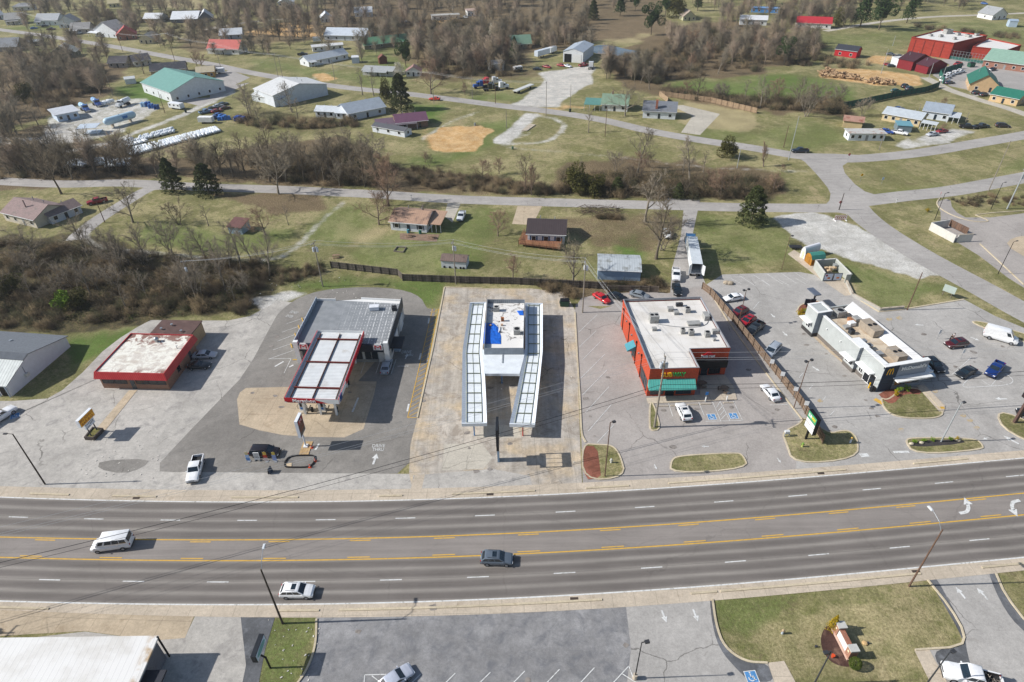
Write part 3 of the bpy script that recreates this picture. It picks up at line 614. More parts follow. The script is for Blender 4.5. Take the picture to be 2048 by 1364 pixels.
def arrow(px,py,ang,s=1.,z=.046,mb=mw,bend=0):
 c = G(px,py); ca,sa = math.cos(R(ang)),math.sin(R(ang)); T_ = lambda x,y: (c.x+s*(x*ca-y*sa),c.y+s*(x*sa+y*ca),z)
 if not bend:
  mb.face([T_(-1.1,-.16),(T_(.1,-.16)),T_(.1,.16),T_(-1.1,.16)]); mb.face([T_(.1,-.5),T_(1.1,0),T_(.1,.5)])
 else:
  P = [(-1.1,-.5*bend),(-.3,-.35*bend),(.2,.1*bend),(.45,.6*bend)]
  v = spline([Vector((*p,0)) for p in P],5); a = offs(v,.17); b = offs(v,-.17)
  for i in range(len(v)-1): mb.face([T_(*a[i][:2]),T_(*b[i][:2]),T_(*b[i+1][:2]),T_(*a[i+1][:2])][::(1 if 1 else -1)])
  mb.face([T_(.0,.55*bend),T_(.95,.55*bend),T_(.62,1.45*bend)])
arrow(750,918,85,1.15); arrow(813,713,82,.8); arrow(1328,1233,-80,.8); arrow(1391,1231,-82,.8); arrow(1921,1186,100,.85); arrow(1964,1187,102,.85)
arrow(1546,632,-75,.8); arrow(1570,668,-75,.8); arrow(1632,738,-60,.8); arrow(1838,650,170,.8); arrow(1950,678,-50,.8); arrow(2002,798,178,1); arrow(2022,880,125,1.1); arrow(1972,877,200,.6); arrow(1266,698,-80,.6); arrow(1311,934,-80,.5); arrow(1558,921,-80,.5); arrow(1410,893,178,.6)
arrow(1934,1018,2,1.5,.046,mw,1); arrow(2026,1010,184,1.5,.046,mw,1)
for o_,nm,m_ in ((mw,'road_marking',PAINTW),(my,'road_marking',PAINTY),(mf,'road_marking',FADED)): struct(o_.build(nm,m_))
def gtext(s,px,py,ang,h,w=None,m=PAINTW):
 a = R(ang); o = text(s,G(px,py,.046),(math.cos(a),math.sin(a),0),(-math.sin(a),math.cos(a),0),h,m,.002,None,'road_marking',w); return struct(o)
gtext('DRIVE',744,894.5,0,.75,2.2); gtext('THRU',744,902,0,.75,1.95)
gtext('DRIVE',803,706.5,0,.9,2.0); gtext('THRU',811,712,0,.8,1.5); gtext('DO NOT',579,625,-22,.9,1.9); gtext('ENTER',571,633,-22,.9,1.7); gtext('NO PARKING',795,733.5,0,.35,2.2)
# oil drips and leaf stains on the lots
st = MB(); rr = random.Random(17)
for ox,oy,sc_,L_ in ((1140,560,3.41,((120,810),(130,940),(160,1065),(640,890),(1095,868),(1365,905),(1420,885),(1240,600),(850,880),(700,1130),(255,665))),(1540,560,3.687,((245,395),(410,550),(555,700),(700,890),(745,945),(790,1000),(440,1110),(1510,540),(1500,605),(1365,640),(1130,400),(270,490),(1720,500),(1050,860),(500,1080),(70,650))),(440,560,4.011,((470,455),(430,530),(1520,515),(1215,655),(1025,900),(272,900),(445,930),(490,1020),(680,830))),(680,880,2.8186,((765,180),(850,165),(1605,1150),(520,935),(1065,1350),(95,1080))),(820,560,3.41,((620,700),(560,740),(690,720),(390,1050),(400,1150),(90,820),(690,1130)))):
 for x,y in L_:
  for k in range(1):
   c = G(ox+(x+rr.gauss(0,8))/sc_,oy+(y+rr.gauss(0,5))/sc_); r0 = rr.uniform(.2,.6); q_ = [Vector((c.x+r0*rr.uniform(.5,1.3)*math.cos(t)*1.3,c.y+r0*rr.uniform(.5,1.3)*math.sin(t),.041)) for t in np.linspace(0,6.28,9)[:-1]]; st.face(chaikin(q_,2))
struct(st.build('oil_stain',mat('#78716b',.8,.15,2,dirt='#918a83',dscale=1.6,dlo=.4,dhi=.6)))
# accessible bays: blue square with the wheelchair sign
BLUE = mat('#4f86b8',.8,.12,2)
def bay_mark(px,py,ang,s):
 c = G(px,py); ca,sa = math.cos(R(ang)),math.sin(R(ang)); T_ = lambda x,y,z: (c.x+s*(x*ca-y*sa),c.y+s*(x*sa+y*ca),z)
 mb = MB(); mb.face([T_(x,y,.048) for x,y in ((-.7,-.7),(.7,-.7),(.7,.7),(-.7,.7))],0)
 for i in range(10):
  a0,a1 = R(-200+i*25),R(-200+(i+1)*25); mb.face([T_(r*math.cos(t)-.05,r*math.sin(t)-.15,.054) for r,t in ((.3,a0),(.42,a0),(.42,a1),(.3,a1))],1)
 for x0,y0,x1,y1 in ((-.12,-.1,.02,.4),(-.12,-.1,.3,.02),(.2,-.45,.32,0),(.2,-.45,.5,-.35)): mb.face([T_(x0,y0,.056),T_(x1,y0,.056),T_(x1,y1,.056),T_(x0,y1,.056)],1)
 mb.face([T_(-.05+.11*math.cos(R(30*i)),.55+.11*math.sin(R(30*i)),.056) for i in range(12)],1)
 for (x0,y0,x1,y1) in ((-.8,-.8,.8,-.7),(-.8,.7,.8,.8),(-.8,-.7,-.7,.7),(.7,-.7,.8,.7)): mb.face([T_(x0,y0,.05),T_(x1,y0,.05),T_(x1,y1,.05),T_(x0,y1,.05)],1)
 struct(mb.build('road_marking',[BLUE,PAINTW]))
bay_mark(1423.5,834,0,1); bay_mark(1467,832,0,1); bay_mark(1503,1354,5,.95); bay_mark(30,832,30,1)
# ================================================================ NEAR BUILDINGS
def wallpanel(mb,P0,xd,x0,x1,z0,z1,d=.04,m=0,d0=0.):
 """box on a wall: P0 wall origin, xd along the wall, sticking out d on its right-hand side"""
 xd = Vector((xd[0],xd[1],0)).normalized(); n = Vector((xd.y,-xd.x,0)); P0 = Vector((P0[0],P0[1],0))
 vs = [P0+xd*x+n*o+Vector((0,0,z)) for o in (d0,d) for x,z in ((x0,z0),(x1,z0),(x1,z1),(x0,z1))]
 return mb.add(vs,[(3,2,1,0),(4,5,6,7),(0,1,5,4),(1,2,6,5),(2,3,7,6),(3,0,4,7)],m)
def window(par,P0,xd,x0,x1,z0,z1,fm=None,gm_=None,name='window',fr=.08,mull=0,shutters=None):
 mb = MB()
 for a,b,c,d in ((x0-fr,x1+fr,z1,z1+fr),(x0-fr,x1+fr,z0-fr,z0),(x0-fr,x0,z0,z1),(x1,x1+fr,z0,z1)): wallpanel(mb,P0,xd,a,b,c,d,.07)
 for k in range(mull):
  x = x0+(x1-x0)*(k+1)/(mull+1); wallpanel(mb,P0,xd,x-fr/2,x+fr/2,z0,z1,.065)
 f = mb.build(name,fm or WHITE,par)
 g = MB(); wallpanel(g,P0,xd,x0,x1,z0,z1,.03); g.build('pane',gm_ or GLASS,f)
 if shutters:
  s = MB()
  for a,b in ((x0-fr-.4,x0-fr),(x1+fr,x1+fr+.4)): wallpanel(s,P0,xd,a,b,z0-fr,z1+fr,.06)
  s.build('shutter',shutters,f)
 return f
def door(par,P0,xd,x0,x1,z1,m,z0=.05):
 mb = MB(); wallpanel(mb,P0,xd,x0,x1,z0,z1,.05); d = mb.build('door',m,par)
 h_ = MB(); wallpanel(h_,P0,xd,x1-.18,x1-.1,z0+.95,z0+1.1,.1); h_.build('handle',STEEL,d); return d
def flat_walls(mb,poly,z0,z1,m=0):
 n = len(poly)
 for i in range(n):
  a,b = poly[i],poly[(i+1) % n]; mb.face([(a[0],a[1],z0),(b[0],b[1],z0),(b[0],b[1],z1),(a[0],a[1],z1)],m)
def inset(poly,d): return [(v.x,v.y) for v in offs([Vector((p[0],p[1],0)) for p in poly],d,True)]
def parapet(par,poly,z0,z1,th,m,name='parapet',zin=None):
 """poly counter-clockwise; wall ring with a cap"""
 mb = MB(); inn = inset(poly,th); n = len(poly)
 for i in range(n):
  j = (i+1) % n; a,b,c,d = poly[i],poly[j],inn[j],inn[i]
  mb.face([(a[0],a[1],z1),(b[0],b[1],z1),(c[0],c[1],z1),(d[0],d[1],z1)])
  mb.face([(d[0],d[1],z0),(d[0],d[1],z1),(c[0],c[1],z1),(c[0],c[1],z0)])
  mb.face([(a[0],a[1],z0),(b[0],b[1],z0),(b[0],b[1],z1),(a[0],a[1],z1)])
 return mb.build(name,m,par)
def roofsheet(par,poly,z,m,name='roof'):
 mb = MB(); mb.face([(p[0],p[1],z) for p in poly]); return mb.build(name,m,par)
UNITS = []
def hvac(c,sz,rz,label,z,m=None,fans=1,feet=True):
 t = thing('rooftop_unit',label,'rooftop unit',(c[0],c[1],z),rz,'air conditioning units on the flat roofs')
 x,y,h = sz; mb = MB(); mb.box((0,0,h/2+.1),(x,y,h)); mb.box((0,0,h+.13),(x+.06,y+.06,.06))
 for i in range(4): mb.box((x*.5+.01,-y*.35+i*y*.22,h*.5+.1),(.04,y*.12,h*.7))
 for sx in (-1,1): mb.box((sx*x*.4,0,.05),(.12,y,.1))
 o = bpy.data.objects.new('casing',mb.mesh('casing',m or mat('#a8a7a3',.6,.15,1.5,.2,dirt='#77746d',dscale=.8))); COL.objects.link(o); o.parent = t
 for k in range(fans):
  g = MB(); cx = (k-(fans-1)/2)*x/fans; g.cyl(cx,0,h+.16,h+.22,min(x/fans,y)*.38,14); q_ = bpy.data.objects.new('fan_guard',g.mesh('fan_guard',BLACK)); COL.objects.link(q_); q_.parent = t
 return t
ROOFW = mat('#dad7d2',.8,.05,.6,dirt='#b9b3a8',dscale=.3,dlo=.55,dhi=.8)
p4 = [(-80.2,96.5),(-66.4,95.6),(-65.9,108.5),(-79.3,109.5)]
T = thing('restaurant','low brick restaurant with red metal mansard fascia and rust-stained white roof','restaurant',(-73,102,0))
low = inset(p4,-.55); wall = inset(p4,.35)
mb = MB(); flat_walls(mb,wall,0,3.4); mb.build('wall',brick('#8e6047'),T)
mb = MB()
for i in range(4):
 j = (i+1) % 4; a,b,c,d = low[i],low[j],p4[j],p4[i]
 mb.face([(a[0],a[1],2.75),(b[0],b[1],2.75),(c[0],c[1],4.2),(d[0],d[1],4.2)])
 w0,w1 = wall[i],wall[j]; mb.face([(a[0],a[1],2.75),(w0[0],w0[1],2.8),(w1[0],w1[1],2.8),(b[0],b[1],2.75)])
 e = inset(p4,.18); mb.face([(d[0],d[1],4.2),(c[0],c[1],4.2),(e[j][0],e[j][1],4.2),(e[i][0],e[i][1],4.2)]); mb.face([(e[i][0],e[i][1],4.2),(e[j][0],e[j][1],4.2),(e[j][0],e[j][1],3.9),(e[i][0],e[i][1],3.9)])
RED = N('red_ribbed_metal'); sp = RED.new('SeparateXYZ'); RED.ln(RED.tc.outputs['Object'],sp.inputs[0])
tri = RED.mth('ABSOLUTE',RED.mth('SUBTRACT',RED.mth('FRACT',RED.mth('MULTIPLY',RED.mth('ADD',sp.outputs[0],sp.outputs[1]),2.6)),.5)); rb = RED.ramp(tri,.3,.45)
k = RED.mix(rb,RED.mix(RED.ramp(RED.noise(.5,4),.3,.7),L('#b0252b'),L('#c43a3c')),L('#8e1c22')); RED.bump(rb,.5,.05); REDM = RED.out(k,.5,0,.4)
mb.build('fascia',REDM,T)
n = N('stained_white_roof'); st = n.ramp(n.noise(.5,6,.68,None,.6),.44,.56)
sp = n.new('SeparateXYZ'); n.ln(n.tc.outputs['Object'],sp.inputs[0])
row = n.ramp(n.noise(1,4,.6,n.mapped(n.tc.outputs['Object'],(.35,1.3,1))),.5,.62)
edge = n.ramp(sp.outputs[1],1.5,5.5); edge = n.mth('MAXIMUM',edge,n.ramp(sp.outputs[1],-3.8,-6.0))
k = n.mix(n.mth('MULTIPLY',row,.35),L('#e2dfd4'),L('#c2b5a2')); k = n.mix(n.mth('MULTIPLY',n.mth('MULTIPLY',st,n.mth('ADD',edge,.35)),.85),k,L('#8a6a60')); k = n.mul(k,n.ramp(n.noise(3,4,.7),.3,.7,.9,1.08))
roofsheet(T,inset(p4,.18),3.95,n.out(k,.8))
fo,fx = wall[0],Vector((wall[1][0]-wall[0][0],wall[1][1]-wall[0][1],0)); fl_ = fx.length
for a,b in ((.5,2.6),(2.9,5.2),(7.2,9.4),(9.7,fl_-.4)): window(T,fo,fx,a,b,1.35,2.6,DKGREY,GLASS,'window',.1,1)
door(T,fo,fx,5.9,6.8,2.4,GLASSB)
so_,sx_ = wall[1],Vector((wall[2][0]-wall[1][0],wall[2][1]-wall[1][1],0)); window(T,so_,sx_,4.2,5.2,1.0,2.2,DKGREY); door(T,so_,sx_,9.2,10.1,2.1,DKGREY)
g = MB(); g.cyl(-72.6,106.6,3.95,4.4,.35,12); g.ball((-72.6,106.6,4.55),.5,12,6); g.build('vent',STEEL,T,40)
g = MB(); g.tube([(-67.4,104,3.95),(-67.4,104,4.7),(-67.1,104,4.7)],.08,6); g.build('pipe',STEEL,T)
an = thing('annex','brown flat-roofed annex behind the red-roofed restaurant','building',(-72,112,0))
pa = [(-75.8,109.7),(-67.2,109.0),(-66.8,114.6),(-75.4,115.2)]
mb = MB(); flat_walls(mb,pa,0,3.3); mb.build('wall',brick('#a98a66','#a39880'),an); mb = MB(); mb.prism(inset(pa,-.25),3.3,3.5,0,None,True); mb.build('roof',mat('#5c4742',.8,.15,.8,dirt='#6d5850'),an)
for x,y in ((-72.4,113),(-74,111.6),(-69.4,110.6)):
 g = MB(); g.cyl(x,y,3.5,3.85,.12,8); g.cyl(x,y,3.85,3.95,.28,10); g.build('vent',STEEL,an)
ZS = 4.7
ps = [tuple(G(x,y,ZS)[:2]) for x,y in ((588.3,684.7),(776.6,687),(804,598.6),(722,594.2),(671,597.5),(633.2,597.4))]
T = thing('petrol_shop','wide petrol station shop with grey metal roof and white patched seams','shop',(-34,112,0))
mb = MB(); flat_walls(mb,ps,0,ZS-.5); mb.build('wall',mat('#c9c9c6',.7,.08,1,dirt='#9d9a94'),T)
n = N('patched_grey_roof'); o_ = n.tc.outputs['Object']; sp = n.new('SeparateXYZ'); n.ln(o_,sp.inputs[0]); X_,Y_ = sp.outputs[0],sp.outputs[1]
def per(c,p,w): return n.ramp(n.mth('ABSOLUTE',n.mth('SUBTRACT',n.mth('FRACT',n.mth('MULTIPLY',c,1/p)),.5)),.5-w,.5-w*.4)
seam = per(X_,1.25,.08); dots = n.mth('MULTIPLY',per(Y_,1.1,.16),per(X_,.62,.2)); cross = per(Y_,.32,.25)
amt = n.ramp(n.mth('ADD',n.mth('MULTIPLY',X_,.1),n.mth('MULTIPLY_ADD',n.noise(.4,4),1.2,-.25)),-.15,.95,0,.85)
k = n.mix(n.ramp(n.noise(.5,4),.3,.7),L('#85888a'),L('#96989a')); k = n.mix(n.mth('MULTIPLY',cross,.12),k,L('#6b6e70'))
k = n.mix(n.mth('MULTIPLY',n.mth('MULTIPLY',n.mth('MAXIMUM',n.mth('MULTIPLY',seam,n.ramp(n.noise(1.6,3),.35,.6)),dots),n.ramp(n.noise(.8,3),.3,.55)),amt),k,L('#e6e6e4'))
edge = n.ramp(n.mth('ADD',Y_,n.mth('MULTIPLY',X_,.14)),8.3,8.5); k = n.mix(edge,k,L('#e2e1de'))
roofsheet(T,ps,ZS-.55,n.out(k,.6,.1,.4))
def seg_wall(par,a,b,z0,z1,th,m,name,posts=0,pm=None):
 a,b = Vector((*a,0)),Vector((*b,0)); mb = MB(); mb.beam(a+Vector((0,0,(z0+z1)/2)),b+Vector((0,0,(z0+z1)/2)),th,z1-z0); w = mb.build(name,m,par)
 if posts:
  g = MB(); d = (b-a); nn = Vector((-d.y,d.x,0)).normalized()
  for i in range(posts): p = a+d*(i+.5)/posts+nn*(-th/2-.12); g.beam((p.x,p.y,z0),(p.x+nn.x*.1,p.y+nn.y*.1,z1-.1),.12,.12)
  g.build('brace',pm or STEEL,w)
 return w
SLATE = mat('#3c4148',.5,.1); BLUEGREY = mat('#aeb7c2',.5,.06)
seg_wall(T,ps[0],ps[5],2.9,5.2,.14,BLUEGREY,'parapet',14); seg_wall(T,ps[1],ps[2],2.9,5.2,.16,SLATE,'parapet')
seg_wall(T,ps[3],ps[2],ZS-.8,ZS-.1,.14,WHITE,'parapet'); seg_wall(T,ps[5],ps[4],ZS-.8,ZS,.14,WHITE,'parapet')
fo,fx = ps[0],Vector((ps[1][0]-ps[0][0],ps[1][1]-ps[0][1],0)); FLN = fx.length
g = MB(); wallpanel(g,fo,fx,.1,FLN-.1,2.9,4.6,.5); g.build('fascia',mat('#252b38',.5,.15),T)
for a in (1.2,4.4,7.6,10.8,14): window(T,fo,fx,a,a+2.6,.7,2.6,STEEL,GLASSB,'window',.1,1)
g = MB(); wallpanel(g,fo,fx,.8,FLN-2.5,.05,.65,.12); g.build('plinth',mat('#8f8f8c',.8),T)
for x in (0,FLN-.9):
 g = MB(); wallpanel(g,fo,fx,x,x+.9,0,5.3,.75); g.build('pier',WHITE,T)
REDS = mat('#c0202c',.4,.05); 
for x in (1.0,FLN-3.0):
 s = MB(); xd = fx.normalized(); nn = Vector((xd.y,-xd.x,0)); b0 = Vector((*fo,0))+xd*x
 s.add([b0+nn*o+xd*u+Vector((0,0,z)) for o in (.5,.68) for u,z in ((0,3.5),(1.9,3.5),(1.9,4.3),(1.55,4.95),(.35,4.95),(0,4.3))],[(6,7,8,9,10,11),(0,1,7,6),(1,2,8,7),(2,3,9,8),(3,4,10,9),(4,5,11,10),(5,0,6,11)])
 sg = s.build('sign',WHITE,T); text('M',b0+nn*.7+xd*.28+Vector((0,0,3.7)),xd,(0,0,1),.95,REDS,.05,sg,'lettering',1.35)
g = MB()
q = cr(440,560,4.011)
a = G(*q(1385,540),3.1)
g = MB(); sxd = Vector((ps[2][0]-ps[1][0],ps[2][1]-ps[1][1],0)); wallpanel(g,ps[1],sxd,.6,4.6,3.0,3.2,2.4); g.build('canopy',mat('#22262d',.5),T)
window(T,ps[1],sxd,1.4,3.2,1.1,2.2,STEEL); door(T,ps[1],sxd,9,10,2.2,GREY)
for a,b in ((5.2,8),(11,14)):
 g = MB(); wallpanel(g,ps[1],sxd,a,b,0,2.9,.25); g.build('pier',WHITE,T)
hvac(tuple(G(*q(1240,235),4.2)[:2]),(2.0,1.3,.8),.1,'white tarp-covered unit on the grey petrol shop roof',4.15,mat('#d8dade',.6,.1),0)
hvac(tuple(G(*q(1400,240),4.2)[:2]),(1.0,1.0,.8),.1,'small dark unit near the back right corner of the petrol shop roof',4.15,DKGREY,1)
# ice freezer and cage by the shop
def ice_box(c,rz,label):
 t = thing('ice_freezer',label,'freezer',(c[0],c[1],0),rz); g = MB(); g.box((0,0,1),(2.0,.9,2)); o = bpy.data.objects.new('cabinet',g.mesh('cabinet',mat('#6b7f96',.4,.15,2,dirt='#e0e4ea',dscale=1.4))); COL.objects.link(o); o.parent = t
 for x in (-.5,.5):
  g = MB(); g.box((x,-.47,1.05),(.9,.05,1.5)); o = bpy.data.objects.new('door',g.mesh('door',mat('#8fa4bb',.4,.2,3))); COL.objects.link(o); o.parent = t
ice_box(G(*q(1410,565)),R(-3),'blue-grey ice freezer standing by the right corner of the petrol shop')
ZC = 6.0
cpx = [tuple(G(x,y,ZC)[:2]) for x,y in ((567.4,795.6),(677,799),(728,661.8),(634.4,660))]
T = thing('fuel_canopy','white petrol station canopy with red band and rusty roof beams','canopy',(-35.2,96,0))
def blv(u,v,z,P=cpx):
 a = Vector(P[0])*(1-u)+Vector(P[1])*u; b = Vector(P[3])*(1-u)+Vector(P[2])*u; c = a*(1-v)+b*v; return Vector((c.x,c.y,z))
mb = MB(); mb.face([blv(u,v,5.45) for u,v in ((.0,0),(1,0),(1,1),(0,1))]); mb.face([blv(u,v,5.0) for u,v in ((0,1),(1,1),(1,0),(0,0))])
dv = Vector(cpx[3])-Vector(cpx[0]); DA = math.degrees(math.atan2(dv.y,dv.x))
mb.build('deck',ribs('#d9dbdb',DA,.42,.5,0,.8,'#b5ada2',.55,.8,.3,.05,.62),T)
mb = MB(); inn = inset(cpx,.12)
for i in range(4):
 j = (i+1) % 4; a,b,c,d = cpx[i],cpx[j],inn[j],inn[i]
 mb.face([(a[0],a[1],4.95),(b[0],b[1],4.95),(b[0],b[1],6.0),(a[0],a[1],6.0)],0 if i != 2 else 1)
 mb.face([(a[0],a[1],6),(b[0],b[1],6),(c[0],c[1],6),(d[0],d[1],6)],1 if i in (2,) else 0)
 mb.face([(d[0],d[1],5.3),(d[0],d[1],6.0),(c[0],c[1],6.0),(c[0],c[1],5.3)],1)
mb.build('fascia',[REDS,WHITE],T)
fo,fx = cpx[0],Vector((cpx[1][0]-cpx[0][0],cpx[1][1]-cpx[0][1],0)); xd = fx.normalized(); nn = Vector((xd.y,-xd.x,0)); fl_ = fx.length
g = MB(); p0 = Vector((*fo,0))
def P_(x,z,d): return p0+xd*x+nn*d+Vector((0,0,z))
g.face([P_(5.6,5.75,.03),P_(7.9,4.95,.03),P_(fl_,4.95,.03),P_(fl_,6.0,.03),P_(5.6,6.0,.03)]); g.build('trim',WHITE,T); g = MB(); g.face([P_(0,4.95,.03),P_(.6,4.95,.03),P_(0,5.2,.03)]); g.build('trim',WHITE,T)
g = MB(); g.face([P_(0,4.95,.025),P_(6.6,4.95,.025),P_(6.0,5.25,.025),P_(0.4,5.25,.025)]); g.build('trim',mat('#8c1420',.4),T)
text('Marathon',P_(1.5,5.15,.06),xd,(0,0,1),.62,WHITE,.08,T,'lettering',4.1,bold=.015)
MAR = mat('#6b2a22',.7,.2,2)
for v in (.16,.52,.875): MB().beam(blv(.07,v,5.68),blv(.93,v,5.68),.2,.3).build('cross_beam',MAR,T)
for u in (.09,.5,.93): MB().beam(blv(u,.03,5.6),blv(u,.97,5.6),.14,.22).build('long_beam',mat('#4a2c26',.7,.2,2),T)
g = MB(); sxd = Vector((cpx[2][0]-cpx[1][0],cpx[2][1]-cpx[1][1],0)); wallpanel(g,cpx[1],sxd,.1,5.2,4.95,6.0,.03); g.build('trim',WHITE,T)
g = MB(); wallpanel(g,cpx[1],sxd,.6,1.9,4.9,6.1,.1); g.build('sign',mat('#2b4a7d',.4),T)
for u in (.2,.5,.8):
 for v in (.12,.5,.86):
  g = MB(); p = blv(u,v,0); g.box((p.x,p.y,2.5),(.35,.35,5)); g.build('column',WHITE,T)
def pump(px,py,label):
 c = G(px,py); t = thing('fuel_pump',label,'fuel pump',c,R(-3),'fuel pumps under the canopy')
 def ad(nm,m,*bx):
  g = MB()
  for b in bx: g.box(*b)
  o = bpy.data.objects.new(nm,g.mesh(nm,m)); COL.objects.link(o); o.parent = t
 ad('base',CONC,((0,.3,.08),(1.6,2.4,.16))); ad('cabinet',WHITE,((0,.1,1.15),(1.15,.7,2.0))); ad('screen',BLACK,((0,-.26,1.6),(.8,.06,.9))); ad('panel',mat('#3f6ea8',.4),((0,-.26,.75),(.85,.05,.5)))
 for s_ in (-1,1):
  g = MB(); g.tube([(s_*.6,-.1,1.7),(s_*.95,-.15,1.2),(s_*.95,-.15,.6),(s_*.62,-.1,.8)],.045,5); o = bpy.data.objects.new('hose',g.mesh('hose',BLACK)); COL.objects.link(o); o.parent = t
pump(607.5,821,'white fuel pump at the front left under the petrol canopy'); pump(645,821,'white fuel pump at the front right under the petrol canopy')
pump(655,752,'white fuel pump in the shade at the middle of the petrol canopy')
def bin_(px,py,label,col='#1d1e20',h=1.1,r=.38,z=0.):
 c = G(px,py); t = thing('rubbish_bin',label,'bin',(c.x,c.y,z)); g = MB(); g.cyl(0,0,0,h,r*.9,12,0,r); o = bpy.data.objects.new('body',g.mesh('body',mat(col,.6,.1))); COL.objects.link(o); o.parent = t
 g = MB(); g.cyl(0,0,h,h+.15,r*1.03,12,0,r*.5); o = bpy.data.objects.new('lid',g.mesh('lid',BLACK)); COL.objects.link(o); o.parent = t
bin_(673.5,824,'black rubbish bin at the front right column of the petrol canopy'); bin_(696,769,'black rubbish bin beside the middle of the petrol canopy'); bin_(625,823,'black bin between the two front fuel pumps',h=.9,r=.3)
f = lambda x,y: (820+x/3.41,560+y/3.41)
ZW = 3.35
T = thing('drive_in_canopy','white corrugated drive-in canopy with two long wings and a joining roof','canopy',(-1.5,96,0))
def W_(p,z=ZW): a = G(*f(*p),ZW); return Vector((a.x,a.y,z))
RIBW = ribs('#e2e7ea',90,.38,.45,0,.4,'#b4b8ba',.56,.82,.6,.06,.68); EDGEW = ribs('#e0e6ec',90,.55,.5,0,.3,'#a9b0b6',.58,.82,.7,.05,.85); OLIVE = mat('#7c806a',.7,.2,2)
def wing(outer,inner,nbeams,zz=3.0):
 O = [W_(p) for p in outer]; I = [W_(p) for p in inner]
 deck,rim,beams,rail = MB(),MB(),[],MB()
 def lerp_(Q,t): 
  k = t*(len(Q)-1); i = min(len(Q)-2,int(k)); fr = k-i; return Q[i]*(1-fr)+Q[i+1]*fr
 S_ = [i/24 for i in range(25)]
 pts = [(lerp_(O,t),lerp_(I,t)) for t in S_]
 at = lambda pr,u,z: Vector((pr[0].x*(1-u)+pr[1].x*u,pr[0].y*(1-u)+pr[1].y*u,z))
 for a,b in zip(pts[:-1],pts[1:]):
  deck.face([at(a,.17,zz),at(a,.83,zz),at(b,.83,zz),at(b,.17,zz)]); deck.face([at(b,.0,2.75),at(b,1,2.75),at(a,1,2.75),at(a,0,2.75)])
  for u0,u1 in ((0,.17),(1,.83)):
   rim.face([at(a,u0,ZW),at(a,u1,zz),at(b,u1,zz),at(b,u0,ZW)]); rim.face([at(a,u0,2.7),at(b,u0,2.7),at(b,u0,ZW),at(a,u0,ZW)])
  for u in (.19,.81): rail.beam(at(a,u,zz+.1),at(b,u,zz+.1),.06,.14)
  rail.beam(at(a,.5,zz+.04),at(b,.5,zz+.04),.05,.06)
 for e in (pts[0],pts[-1]): rim.beam(at(e,0,3.05),at(e,1,3.05),.2,.7)
 for i in range(nbeams):
  t = .012+i/(nbeams-1)*.975; pr = (lerp_(O,t),lerp_(I,t)); beams.append(MB().beam(at(pr,.19,zz+.16),at(pr,.81,zz+.16),.09,.16))
 w = deck.build('wing',RIBW,T); rim.build('edge',EDGEW,w); rail.build('rail',OLIVE,w)
 for b in beams: b.build('cross_beam',OLIVE,w)
wing([(352,978),(354,730),(358,480),(408,155)][0:1]+[(354,812),(356,646),(358,480),(383,318),(408,155)],[(525,975),(519,812),(510,646),(492,480),(504,318),(520,152)],13)
wing([(852,985),(870,817),(888,648),(905,480),(905,320),(905,160)],[(678,980),(716,815),(752,640),(786,480),(786,320),(785,158)],13)
mb = MB(); c4 = [(484,474),(790,474),(748,640),(512,638)]; qd = [W_(p,3.36) for p in c4]; mb.face(qd[::-1]); mb.face([Vector((v.x,v.y,2.8)) for v in qd]); mb.face([Vector((qd[3].x,qd[3].y,2.8)),Vector((qd[2].x,qd[2].y,2.8)),qd[2],qd[3]])
lk = mb.build('link_roof',RIBW,T); g = MB(); a,b = W_((635,478),3.42),W_((628,618),3.42); g.beam(a,a*.35+b*.65,.28,.06); g.build('patch',mat('#8f959a',.7,.2,2),lk)
def post(px,py,m,h=2.8,r=.11):
 g = MB(); p = G(px,py); g.cyl(p.x,p.y,0,h,r,8); g.build('post',m,T)
BLU,REDP = mat('#4f7fb0',.5,.1),mat('#b3201f',.5,.1)
for p,m in (((440,1060),BLU),((770,1062),REDP),((627,705),BLU)): post(*f(*p),m)
for x,y in ((-7.2,89),(-7.3,96),(-7.4,103),(-7.1,110),(2.4,89),(4.2,97),(5.0,104),(5.0,111)):
 g = MB(); g.cyl(x,y,0,2.8,.1,8); g.build('post',BLU,T)
pb = [(-5.55,100.9),(2.25,100.7),(2.95,118.6),(-5.3,119)]
T = thing('drive_in_kitchen','drive-in kitchen block with grey metal parapet and littered white roof','building',(-1.5,110,0))
mb = MB(); flat_walls(mb,pb,0,3.4); mb.build('wall',mat('#a9a49a',.8),T)
parapet(T,pb,3.4,5.0,.12,ribs('#8d949c',0,.3,.5,.3,.5,None,.5,.75,.3,.1,.7))
g = MB()
for i in range(18): x = -5+i*.44; g.box((x,118.75,4.5),(.06,.12,.9))
g.build('brace',STEEL,T)
n = N('littered_white_roof'); sp = n.new('SeparateXYZ'); n.ln(n.tc.outputs['Object'],sp.inputs[0]); msk = n.ramp(n.noise(.5,6,.75,None,1),.52,.62); lit = n.ramp(sp.outputs[1],-6.2,-4.5)
k = n.mix(n.mth('MULTIPLY',msk,lit),L('#dedbd6'),n.mix(n.ramp(n.noise(.9,4),.45,.6),L('#8a8178'),L('#3b3a3c'))); roofsheet(T,inset(pb,.12),4.05,n.out(k,.8))
f2 = lambda x,y: G(930+x/9.742,580+y/9.742,4.1)
